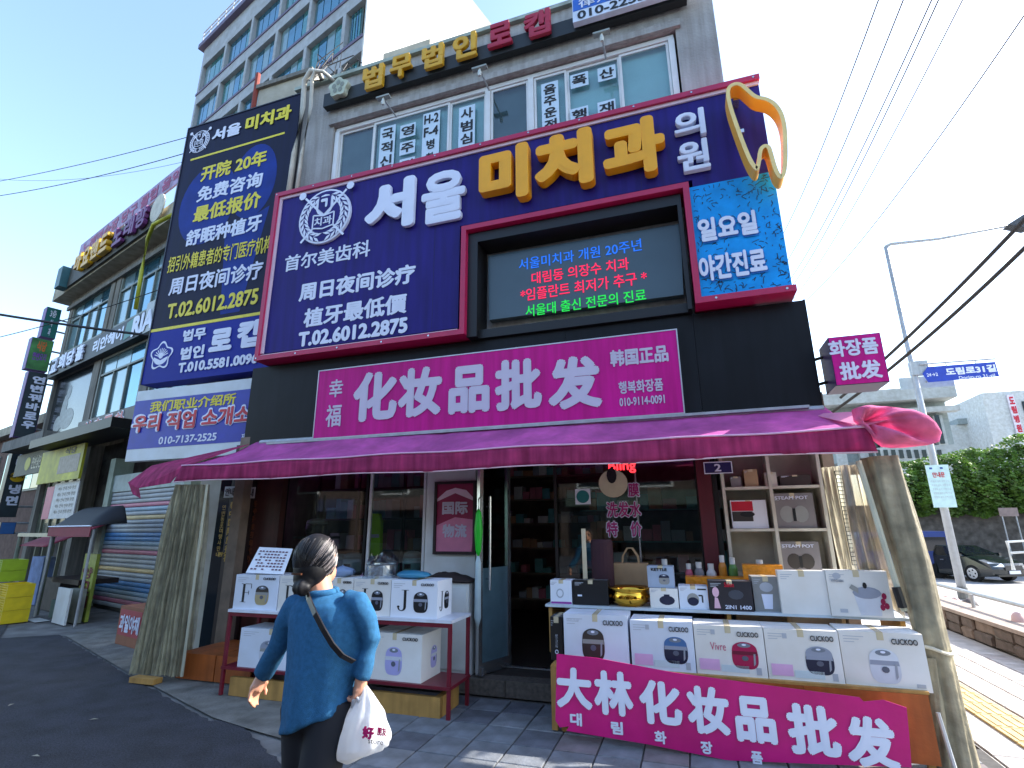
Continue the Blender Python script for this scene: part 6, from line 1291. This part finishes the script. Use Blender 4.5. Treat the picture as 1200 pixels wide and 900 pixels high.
wire('upper thick black cable running behind the magenta box sign', (1230, 226, 7), (985, 466, 11), .08, .026); wire('lower thick black cable running behind the magenta box sign', (1230, 262, 7), (962, 492, 11), .12, .026)

# ---------------------------------------------------------------- right side: lamp post, signs, planter, car, hedge, buildings
lp = thing('street_lamp', 'tall grey lamp post with a curved arm at the kerb on the right', 'lamp post', GG(1130, 702))
pb = GG(1130, 702); PY = pb.y; ptop = P(1038, 289, PY)
MB().tube([pb, pb.lerp(ptop, .35), ptop], [.13, .11, .07], 14).build('pole', galv, lp, smooth=True)
MB().tube([pb, pb+Vector((0, 0, .35))], .15, 14).build('base_collar', concrete_dark, lp)
e0_, e1_ = P(1100, 280, PY), P(1195, 262, PY); MB().tube([ptop, P(1044, 286, PY), e0_, e1_], [.06, .06, .05, .045], 8).build('arm', galv, lp, smooth=True)
mb = MB(); q_ = XZ([(1178, 266), (1200, 252), (1235, 248), (1235, 262), (1200, 270)], PY); mb.prism(q_[::-1], PY-.2, PY+.2).build('lamp_head', M('dark lamp head', (70, 72, 76), .5), lp)
b_ = P(1086, 490, PY); zc_ = P(1125, 610, PY)
box('clamp', galv, lp, P(1070, 430, PY).x-.1, P(1082, 430, PY).x+.1, PY-.14, PY+.14, P(1075, 440, PY).z, P(1075, 424, PY).z)
# blue street name sign
rd = thing('street_name_sign', 'blue pointed street name sign reading Dorim-ro 31-gil on the lamp post', 'street sign', (P(1125, 437, PY).x, PY, P(1125, 445, PY).z))
rq = XZ([(1081, 438), (1087, 430), (1166, 424), (1171, 441), (1088, 448)], PY-.2)
MB().prism(rq[::-1], PY-.21, PY-.18).build('sign_plate', M('road sign blue', (30, 60, 170), .35), rd)
MB().tube([P(1078, 427, PY-.2), P(1166, 420.5, PY-.2)], .03).build('hanger_bar', galv, rd)
for x, y in ((1108, 424), (1143, 421.5)): MB().tube([P(x, y, PY-.2), P(x+1, y+5, PY-.2)], .02).build('hanger', galv, rd)
T(rd, '도림로31길', 1108, 436, 1167, 431, 9, PY-.214, white_let, bold=.05); T(rd, 'Dorim-ro 31-gil', 1124, 443.5, 1166, 440, 5, PY-.214, white_let, bold=.02); T(rd, '24→2', 1086, 439.5, 1099, 438.5, 4, PY-.214, white_let, bold=.02)
gs = thing('grey_sign_back', 'plain pale grey sign plate behind the lamp post, under the blue street sign', 'sign', (P(1085, 447, PY+.3).x, PY+.3, P(1085, 455, PY+.3).z)); x0, x1, z0, z1 = rect(1054, 449, 1118, 446, 14, PY+.3); box('plate', M('pale plate', (176, 190, 196), .5), gs, x0, x1, PY+.3, PY+.32, z0, z1); MB().tube([((x0+x1)/2, PY+.05, (z0+z1)/2), ((x0+x1)/2, PY+.3, (z0+z1)/2)], .03).build('bracket', galv, gs)
nt_ = thing('notice_board', 'pale mint notice plate strapped to the lamp post', 'notice', (P(1103, 570, PY-.2).x, PY-.2, P(1103, 595, PY-.2).z)); x0, x1, z0, z1 = rect(1089, 570, 1116, 569, 50, PY-.2)
box('plate', M('mint notice sheet', (196, 224, 220), .5), nt_, x0, x1, PY-.22, PY-.2, z0, z1); TL(nt_, '안내문', x0+.15, x1-.15, z1-.42, z1-.24, PY-.224, red_let, bold=.03)
for k in range(5): TL(nt_, '주정차 금지 구역 안내', x0+.07, x1-.07, z1-.58-k*.13, z1-.51-k*.13, PY-.224, greyp, bold=.0)
for s in (0, 1): box('blue_tab', M('tab blue', (50, 80, 150), .5), nt_, x0+.1+s*.3, x0+.18+s*.3, PY-.226, PY-.221, z1-.14, z1-.08)
# stone planter wall and guard rail
pw_ = thing('stone_planter', 'low stone block planter wall along the kerb on the right', 'planter', (3.7, 9, 0)); stn = [M('planter stone', (120, 104, 92), .9, var=.25, scale=8, bump=.6), M('planter stone dark', (96, 84, 76), .9, var=.25, scale=8, bump=.6)]
random.seed(21)
for r_ in range(2):
    y = 4.2-(r_ % 2)*.2
    while y < 13.3:
        L__ = random.uniform(.34, .5); hh = .135
        bmm = bmesh.new(); bmesh.ops.create_cube(bmm, size=1); bmesh.ops.scale(bmm, vec=(.2, L__-.02, hh-.012), verts=bmm.verts)
        bmesh.ops.bevel(bmm, geom=bmm.edges[:], offset=.018, segments=1, affect='EDGES')
        for v in bmm.verts: v.co += Vector((random.uniform(-.012, .012),)*3)
        me = bpy.data.meshes.new('stone'); bmm.to_mesh(me); bmm.free(); me.materials.append(random.choice(stn)); link('stone', me, frame(3.52+random.uniform(-.01, .01), y+L__/2, .07+r_*hh), pw_); y += L__
box('mortar_core', concrete_dark, pw_, 3.46, 3.86, 4.2, 13.3, 0, .268); box('coping', M('planter coping', (150, 136, 126), .9, var=.2, bump=.3), pw_, 3.4, 3.9, 4.2, 13.3, .275, .32)
gr_ = thing('guard_rail', 'pale tubular guard rail above the stone planter', 'guard rail', (3.8, 9, .32)); MB().tube([(3.75, 4.2, .5), (3.9, 13.6, .5)], .03).build('rail', galv, gr_)
for y in (4.6, 7.2, 9.8, 12.4): MB().tube([(3.77, y, .32), (3.77, y, .5)], .025).build('post', galv, gr_)
def sack(label, x, y, z, sx_, sy_, sz_, mat, k):
    t = thing('cloth_bundle', label, 'bundle', (x, y, z-sz_)); ellip((x, y, z), sx_, sy_, sz_, 20, 14, lambda p: p*(1+.3*noise.noise(p*6+Vector((k, k, k))))).build('bundle', mat, t, smooth=True)
rs_ = M('dusty rose sack', (206, 176, 172), .8, var=.15); pz_ = P(1110, 714, 12.2)
gsk = M('grey sack', (90, 84, 84), .8, var=.3)
for lab, px, py, Y, r_, m_, k in (('dusty rose cloth bundle left of the lamp post foot', 1110, 711, 11.2, .12, rs_, 1), ('grey black cloth bundle right of the lamp post foot', 1137, 716, 10.8, .13, gsk, 2), ('pale cloth bundle draped in front of the lamp post foot', 1123, 714, 11.0, .12, rs_, 5), ('pale pink bundle at the right edge of the photograph', 1199, 735, 8.6, .11, rs_, 9)):
    q_ = P(px, py, Y); sack(lab, q_.x, Y, q_.z, r_, r_, r_*1.5, m_, k)

# car
def car(F, label, paint, L=4.7, Wd=1.8, H=1.42):
    t = thing('parked_car', label, 'car', F); hw = Wd/2
    prof = [(-L/2, .45), (-L/2+.03, .75), (-L/2+.25, .95), (-L/2+.8, 1.0), (-L/2+1.35, 1.34), (-.35, H), (.3, H-.02), (1.15, 1.02), (L/2-.5, .9), (L/2-.1, .76), (L/2, .55), (L/2-.02, .32), (L/2-.5, .22), (-L/2+.4, .22), (-L/2+.05, .3)]
    ns = 9
    mb = MB(); vs = []
    for j in range(ns):
        s = -1+2*j/(ns-1); side = 1-abs(s)**6*.07
        for x, z in prof:
            tl = max(0, (z-.95)/.5); yy = s*hw*(1-.24*tl**1.0 if tl > 0 else 1); xx = x*(1-.05*abs(s)**3) ; vs.append((xx, yy, .22+(z-.22)*(1-.03*abs(s)**4)))
    n = len(prof)
    mb.add(vs, [(j*n+i, j*n+(i+1) % n, (j+1)*n+(i+1) % n, (j+1)*n+i) for j in range(ns-1) for i in range(n)]+[tuple(range(n)), tuple(range(ns*n-1, (ns-1)*n-1, -1))])
    body_ = mb.build('body', paint, t, F, smooth=False)
    gl = M('car glass', (20, 26, 32), .05, metal=.2, spec=.9)
    def side(pts, s, name, mat, off=.006):
        out_ = []
        for x, z in pts: tl = max(0, (z-.95)/.5); out_.append((x, s*(hw*(1-.24*tl)+off), z))
        MB().add(out_, [tuple(range(len(out_)))]).build(name, mat, t, F, fix=False)
    for s in (-1, 1):
        side([(-1.45, 1.03), (-.98, 1.28), (-.4, 1.355), (-.25, 1.355), (-.25, 1.03)], s, 'side_window', gl); side([(-.2, 1.03), (-.2, 1.355), (.28, 1.34), (.93, 1.05)], s, 'side_window', gl)
        for xw in (-L/2+.95, L/2-.95):
            wt = MB(); pts_ = []
            for a in range(24): pts_.append((xw+.33*math.cos(a/24*2*math.pi), .33+.33*math.sin(a/24*2*math.pi)))
            wh = MB().prism(pts_, s*hw-(.2 if s > 0 else 0), s*hw+(.012 if s > 0 else .2)).build('wheel', M('tyre', (20, 20, 20), .8), t, F)
            y_ = s*(hw+.014); MB().prism(ell(xw, .33, .22, .22, 16), y_-.003, y_+.003).build('rim', steel, wh, F)
            mb2 = MB()
            for k in range(5): a = k*2*math.pi/5; mb2.prism(ell(xw+.13*math.cos(a), .33+.13*math.sin(a), .035, .035, 8), y_-.006 if s < 0 else y_+.003, y_-.003 if s < 0 else y_+.006)
            o = mb2.build('rim_opening', black, wh, F); o['kind'] = 'stuff'
        MB().prism([(.85, .98), (1.05, .98), (1.05, 1.1), (.85, 1.1)], s*(hw+.12)-.06, s*(hw+.12)+.06).build('wing_mirror', paint, t, F)
        for z_ in (.8,): side([(.0, z_), (.16, z_), (.16, z_+.03), (.0, z_+.03)], s, 'door_handle', steel, .02); 
        mbl = MB(); y0_ = s*(hw-.32); x_ = L/2
        MB().add([(x_-.18, s*(hw-.02), .62), (x_-.3, s*(hw-.03), .78), (x_-.12, s*(hw-.5), .74), (x_-.0, s*(hw-.5), .62)], [(0, 1, 2, 3)]).build('headlight', M('headlight lens', (220, 226, 230), .1, metal=.3), t, F, fix=False, thick=.03)
        MB().add([(-x_+.02, s*(hw-.02), .7), (-x_+.12, s*(hw-.03), .88), (-x_+.02, s*(hw-.45), .86), (-x_-.02, s*(hw-.45), .7)], [(0, 1, 2, 3)]).build('tail_light', red_let, t, F, fix=False, thick=.03)
    yy = hw*.78
    MB().add([(1.12, -hw*.9, 1.045), (.34, -yy, 1.385), (.34, yy, 1.385), (1.12, hw*.9, 1.045)], [(0, 1, 2, 3)]).build('windscreen', gl, t, F, fix=False, thick=.004)
    MB().add([(-L/2+.85, -hw*.9, 1.04), (-1.02, -yy, 1.34), (-1.02, yy, 1.34), (-L/2+.85, hw*.9, 1.04)], [(0, 1, 2, 3)]).build('rear_window', gl, t, F, fix=False, thick=.004)
    MB().box(L/2-.02, L/2+.02, -.42, .42, .5, .68).build('grille', M('chrome grille', (70, 72, 76), .3, metal=.8), t, F); MB().box(L/2+.0, L/2+.03, -.26, .26, .36, .48).build('number_plate', white_let, t, F)
    MB().box(L/2-.06, L/2+.0, -.8, .8, .26, .34).build('bumper_lip', black, t, F)
    return t
dp = M('dark green black car paint', (20, 30, 30), .12, metal=.0, var=.05, spec=.8)
cc = (G(1085, 668)+G(1190, 686))/2
cp_ = G(1139, 680, -.85); 
car(frame(cp_.x, cp_.y+.9, -.85, -62), 'dark sedan parked facing right beyond the lamp post', dp, L=4.5)
def van(F, label, paint):
    t = thing('blue_van', label, 'van', F)
    MB().prism([(-2.2, .35), (2.2, .35), (2.25, .9), (1.9, 1.1), (1.5, 1.95), (-2.15, 2.0), (-2.2, 1.8)], -.85, .85).build('body', paint, t, F)
    for s in (-1, 1):
        MB().prism([(-1.9, 1.15), (1.35, 1.15), (1.15, 1.75), (-1.9, 1.75)], s*.856-.004, s*.856+.004).build('side_window', MC['car glass'], t, F)
        for x in (-1.4, 1.4): MB().prism(ell(x, .33, .33, .33, 16), s*.87-.05, s*.87+.05).build('wheel', MC['tyre'], t, F)
    MB().add([(1.93, -.75, 1.12), (1.93, .75, 1.12), (1.56, .7, 1.85), (1.56, -.7, 1.85)], [(0, 1, 2, 3)]).build('windscreen', MC['car glass'], t, F, fix=False, thick=.004)
g_ = G(1066, 645); vp_ = P(1064, 625, 30)
van(frame(vp_.x-.8, 30, -.85, 185), 'blue van parked behind the dark sedan beside the hedge wall', M('van blue paint', (24, 52, 120), .3, metal=.2))
# retaining wall, ivy hedge
HY = 33
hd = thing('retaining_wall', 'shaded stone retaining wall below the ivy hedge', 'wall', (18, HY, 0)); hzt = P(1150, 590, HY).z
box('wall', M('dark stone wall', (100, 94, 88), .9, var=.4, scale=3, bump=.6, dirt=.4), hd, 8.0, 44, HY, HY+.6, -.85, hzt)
hx0 = P(1046, 545, HY).x; hx1 = 42; hz0 = P(1050, 545, HY).z; hz1 = P(1200, 512, HY).z
hg = thing('ivy_hedge', 'thick sunlit ivy hedge overhanging the wall behind the parked cars', 'hedge', (18, HY, hzt))
random.seed(4); mb = MB()
xr_ = P(1200, 512, HY).x
for k in range(52000):
    u = random.random()*(26-hx0+2)+hx0; top = hz0+(hz1-hz0)*min(1.4, (u-hx0)/(xr_-hx0))+.45*noise.noise(Vector((u*.7, 0, 0)))+.25*noise.noise(Vector((u*2.3, 0, 4)))
    v = random.random(); bot = 1.9+.5*noise.noise(Vector((u*.9, 5, 0))); z = bot+(top-bot)*v
    bul = 1.1*math.sin(math.pi*min(1, v*.9+.1))+.5*noise.noise(Vector((u*1.1, z*1.1, 9))); y = HY-bul*(random.random()**.4)+(.5 if v > .93 else 0)*random.random()*3
    if noise.noise(Vector((u*1.6, z*1.6, 2))) < -.2 and random.random() < .85: continue
    r_ = random.uniform(.05, .12); a = Vector((random.gauss(0, 1), random.gauss(-.8, .7), random.gauss(.6, .7))).normalized(); t1_ = a.cross(Vector((random.random(), random.random(), 1))).normalized(); t2_ = a.cross(t1_); c_ = Vector((u, y, z))
    mb.v += [c_-t1_*r_, c_+t2_*r_*.6, c_+t1_*r_, c_-t2_*r_*.6]; k0 = len(mb.v)-4; mb.f.append([k0, k0+1, k0+2, k0+3])
lf = M('ivy leaf', (88, 120, 42), .5, var=.6, scale=2.2, trans=.3); o = mb.build('foliage', lf, hg, fix=False); o['kind'] = 'stuff'
box('hedge_core', M('hedge twigs', (38, 36, 24), .95, var=.4), hg, hx0+.2, 42, HY+.02, HY+.9, hzt+.01, hz0-.6)
# bicycles and clutter by the wall
def bike(x, y, rz, lab):
    F = frame(x, y, -.85, rz); t = thing('bicycle', lab, 'bicycle', F, 'bicycles parked along the shaded wall'); pm = M('bicycle frame paint', (70, 70, 80), .4, metal=.4)
    for s in (-.52, .52): MB().tube([(s+.33*math.cos(a), 0, .34+.33*math.sin(a)) for a in [2*math.pi*i/20 for i in range(21)]], .02, 5).build('wheel', MC['tyre'], t, F)
    MB().tube([(-.52, 0, .34), (-.1, 0, .32), (.35, 0, .8), (-.2, 0, .78), (-.1, 0, .32)], .018, 5).tube([(-.52, 0, .34), (-.2, 0, .78), (-.22, 0, .92)], .014, 5).tube([(.52, 0, .34), (.33, 0, .95)], .018, 5).build('bicycle_frame', pm, t, F)
    MB().tube([(.33, -.25, 1.0), (.33, 0, .96), (.33, .25, 1.0)], .014, 5).build('handlebar', steel, t, F); MB().box(-.34, -.1, -.06, .06, .92, .97).build('saddle', black, t, F); MB().box(.36, .62, -.15, .15, .78, 1.0).build('basket', steel, t, F)
for k in range(9): bike(15.0+k*.9, 29.5+(k % 3)*.35, random.uniform(60, 110), ['bicycle nearest the blue van, leftmost of the row', 'second bicycle from the van by the shaded wall', 'third bicycle from the van by the shaded wall', 'fourth bicycle from the van by the shaded wall', 'middle bicycle of the row by the shaded wall', 'sixth bicycle of the row above the dark sedan roof', 'seventh bicycle of the row by the shaded wall', 'eighth bicycle of the row, second from the right', 'rightmost bicycle of the row by the shaded wall'][k])
t = thing('white_barrier', 'white tubular barrier frame at the right edge beside the sedan', 'barrier', P(1190, 668, 15)); a_ = [P(1188, 668, 14.5), P(1180, 635, 14.5), P(1215, 633, 14.5), P(1222, 666, 14.5)]
MB().tube(a_, .035, 6).build('barrier_frame', white_paint, t); MB().tube([P(1184, 648, 14.5), P(1217, 646, 14.5)], .025, 6).build('cross_rail', white_paint, t)
wbx = thing('wall_sign', 'pale small sign board fixed on the shaded wall', 'sign', (P(1182, 600, HY-.9).x, HY-.9, 2)); x0, x1, z0, z1 = rect(1171, 601, 1193, 599, 10, HY-1.0); box('board', M('dusty sign board', (150, 130, 124), .6, dirt=.2), wbx, x0, x1, HY-1.0, HY-.96, z0, z1); MB().tube([(x0+.1, HY-.95, 0), (x0+.1, HY-.95, z0)], .03).tube([(x1-.1, HY-.95, 0), (x1-.1, HY-.95, z0)], .03).build('post', galv, wbx)
# far buildings
fbm = M('pale station concrete', (186, 190, 188), .8, var=.1, scale=.6, dirt=.2); fbd = M('grey station panel', (140, 150, 150), .8, var=.15)
SY = 46
stn_ = thing('station_building', 'grey concrete station block with a flat roof slab beyond the hedge', 'building', (15, SY, 0))
def fb(name, mat, xl, xr, yt, yb, Y=SY, d=12, par=stn_):
    ym = (yt+yb)/2; a, b = P(xl, ym, Y), P(xr, ym, Y); return box(name, mat, par, a.x, b.x, Y, Y+d, P((xl+xr)/2, yb, Y).z, P((xl+xr)/2, yt, Y).z)
fb('roof_slab', fbm, 960, 1122, 456, 470, SY-1.5, 16); fb('wall', fbd, 975, 1115, 471, 540, SY, 12); fb('cornice', fbm, 1010, 1126, 478, 484, SY-1, .8)
for x in (985, 1012, 1040, 1090, 1108): fb('column', fbm, x, x+11, 486, 620, SY-.6, .5)
fb('dark_opening', dark_glass, 1022, 1038, 490, 535, SY-.1, .08); fb('dark_opening', dark_glass, 1099, 1104, 486, 520, SY-.7, .08); fb('lower_wall', fbm, 1040, 1135, 522, 640, SY-2, 1)
for k in range(10): fb('window', dark_glass, 1018+k*9, 1023+k*9, 527, 537, SY-2.05, .04)
h1 = thing('white_house', 'pale low building with dark windows right of the station block', 'building', (24, 60, 0)); fb('wall', M('white render far', (206, 208, 206), .8, dirt=.15), 1126, 1176, 496, 640, 60, 8, h1); fb('roof', fbd, 1122, 1178, 489, 495.5, 59.5, 9, h1)
for k in range(4): fb('window', dark_glass, 1138+k*9, 1143+k*9, 503, 516, 59.95, .04, h1)
fb('roof_tank', fbd, 1138, 1150, 478, 489, 62, 3, h1)
h2 = thing('sign_building', 'white building with a vertical red sign at the right edge', 'building', (30, 56, 0)); fb('wall', MC['white render far'], 1172, 1290, 455, 640, 56, 10, h2); s_ = fb('sign_panel', M('far sign pale', (226, 214, 222), .5), 1186, 1194, 462, 510, 55.8, .15, h2)
for k in range(4): fb('window', dark_glass, 1200+k*9, 1206+k*9, 470, 490, 55.9, .08, h2)
x0, x1, z0, z1 = rect(1187, 486, 1193, 485, 44, 55.8); TL(s_, '도림병원', x0, x1, z0, z1, 55.79, red_let, bold=.06, vertical=True)
h3 = thing('brick_apartment', 'brownish distant apartment block between the white house and station', 'building', (24, 75, 0)); fb('wall', M('far brick', (150, 132, 124), .9, var=.1), 1120, 1160, 488, 640, 75, 8, h3)
for k in range(5): fb('window', dark_glass, 1123+k*7, 1127+k*7, 492, 497, 74.95, .04, h3)
# green strip of shrubs far right beyond and street trees are part of the hedge; distant low blocks behind the camera-left street end

# scraps on the asphalt
dl = M('dry leaf scrap', (150, 146, 130), .8, var=.3)
for i, (x, y, a) in enumerate(((110, 843, .6), (42, 886, .2), (13, 826, 1.9))):
    g_ = G(x, y); u = Vector((math.cos(a), math.sin(a), 0))*.035; v = Vector((-u.y, u.x, 0))*(.2+.1*i)
    o = MB().add([g_-u, g_+v*.8+Vector((0, 0, .008)), g_+u, g_-v+Vector((0, 0, .004))], [(0, 1, 2, 3)]).build('dry_leaf', dl, None, fix=False)
    tag(o, ('longest pale dry leaf lying mid asphalt', 'lowest dry leaf at the bottom left of the asphalt', 'dry leaf nearest the left edge on the asphalt')[i], 'leaf')
# the far side of the street, behind the viewpoint: seen only in the glass
for k, (xa, xb, h_, c_) in enumerate(((-34, -19, 11, (92, 76, 68)), (-18.6, -7, 8.5, (84, 84, 82)), (-6.6, 6, 10.5, (78, 66, 60)), (6.4, 22, 9, (96, 92, 86)))):
    bt_ = thing('shop_building', ['brown block across the street, farthest left, seen only as reflection', 'low grey block across the street seen only as reflection', 'dark brown block across the street straight behind the viewpoint', 'grey block across the street, rightmost, seen only as reflection'][k], 'building', ((xa+xb)/2, -17, 0))
    fm_ = M('opposite wall %d' % k, c_, .9, var=.2, dirt=.3); box('wall', fm_, bt_, xa, xb, -25, -17, 0, h_); box('parapet', concrete_dark, bt_, xa-.1, xb+.1, -25, -16.9, h_+.002, h_+.4)
    for fl__ in range(1, int(h_/3)):
        x = xa+1
        while x < xb-2.4: f_ = box('window', white_frame, bt_, x, x+1.9, -16.996, -16.94, fl__*3+.4, fl__*3+1.9); box('pane', dark_glass, f_, x+.08, x+1.82, -16.938, -16.93, fl__*3+.48, fl__*3+1.82); x += 3
    box('shop_front', dark_glass, bt_, xa+.6, xb-.6, -16.998, -16.9, .3, 2.4); box('shop_sign', M('dull sign board %d' % k, [(70, 74, 96), (104, 84, 80), (70, 84, 76), (96, 98, 100)][k], .6), bt_, xa+.4, xb-.4, -16.9, -16.7, 2.5, 3.2)

# cookers and a canister displayed behind the left window
for i, (px, py, r_, h_, m_) in enumerate(((398, 640, .13, .22, ck['silver']), (416, 636, .13, .24, card_edge), (372, 610, .13, .22, ck['brown']), (484, 640, .11, .26, M('pale teal canister', (150, 190, 190), .4)))):
    q_ = P(px, py, 5.66); z_ = .98 if i != 2 else 1.4
    t = thing('rice_cooker', ['silver rice cooker behind the left window, just left of the clear plastic bag', 'pale rice cooker behind the left window beside the silver one', 'dark rice cooker on the stand higher behind the left window', 'pale teal canister shaped cooker behind the window left of the white post'][i], 'rice cooker', (q_.x, 5.66, z_))
    b_ = MB().lathe((q_.x, 5.66, z_), [(r_*.8, 0), (r_, h_*.15), (r_*1.03, h_*.5), (r_, h_*.68)], 24).build('cooker_body', m_, t, smooth=True); MB().lathe((q_.x, 5.66, z_+h_*.69), [(r_, 0), (r_*.9, h_*.18), (r_*.5, h_*.28), (.01, h_*.3)], 24).build('cooker_lid', ck['steel'], t, smooth=True); MB().box(q_.x-.04, q_.x+.04, 5.66-r_*1.05, 5.66-r_*.98, z_+h_*.25, z_+h_*.45).build('display', black, t)
    if i == 2: o = box('window_stand', M('dark rack board', (60, 64, 66), .5), None, q_.x-.25, q_.x+.25, 5.55, 5.8, 1.37, 1.398); tag(o, 'small dark ledge carrying the dark rice cooker behind the left window', 'ledge'); box('ledge_post', black, o, q_.x-.02, q_.x+.02, 5.66, 5.7, .15, 1.368)
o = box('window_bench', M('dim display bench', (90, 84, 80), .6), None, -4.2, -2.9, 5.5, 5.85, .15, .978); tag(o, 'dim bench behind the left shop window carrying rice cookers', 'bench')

# tubs and jars crowding the back of the riser
random.seed(31)
for i, px in enumerate((768, 778, 806, 818, 832, 846, 858, 890)):
    q_ = P(px, 655, 5.16); h_ = random.uniform(.3, .44); r_ = random.uniform(.032, .045); z_ = RZ
    t = thing('product_jar', '%s jar at the back of the riser, number of places from left: %s' % (('teal', 'cream', 'rose', 'grey', 'white', 'amber', 'green', 'plum')[i], ('first', 'second', 'third', 'fourth', 'fifth', 'sixth', 'seventh', 'last')[i]), 'jar', (q_.x, 5.2, z_), 'jars standing at the back of the riser')
    t['label'] = '%s plastic jar, %s from the left behind the riser boxes' % (('teal', 'cream', 'rose', 'grey', 'white', 'amber', 'green', 'plum')[i], ('first', 'second', 'third', 'fourth', 'fifth', 'sixth', 'seventh', 'last')[i])
    MB().lathe((q_.x, 5.2, z_), [(r_*.9, 0), (r_, .01), (r_, h_*.75), (r_*.6, h_*.84)], 14).build('jar_body', M('jar colour %d' % i, [(60, 130, 130), (210, 196, 160), (190, 90, 110), (130, 130, 134), (214, 214, 214), (200, 130, 40), (90, 140, 70), (90, 40, 80)][i], .35), t); MB().lathe((q_.x, 5.2, z_+h_*.841), [(r_*.62, 0), (r_*.62, h_*.15)], 14).build('cap', white_paint, t)
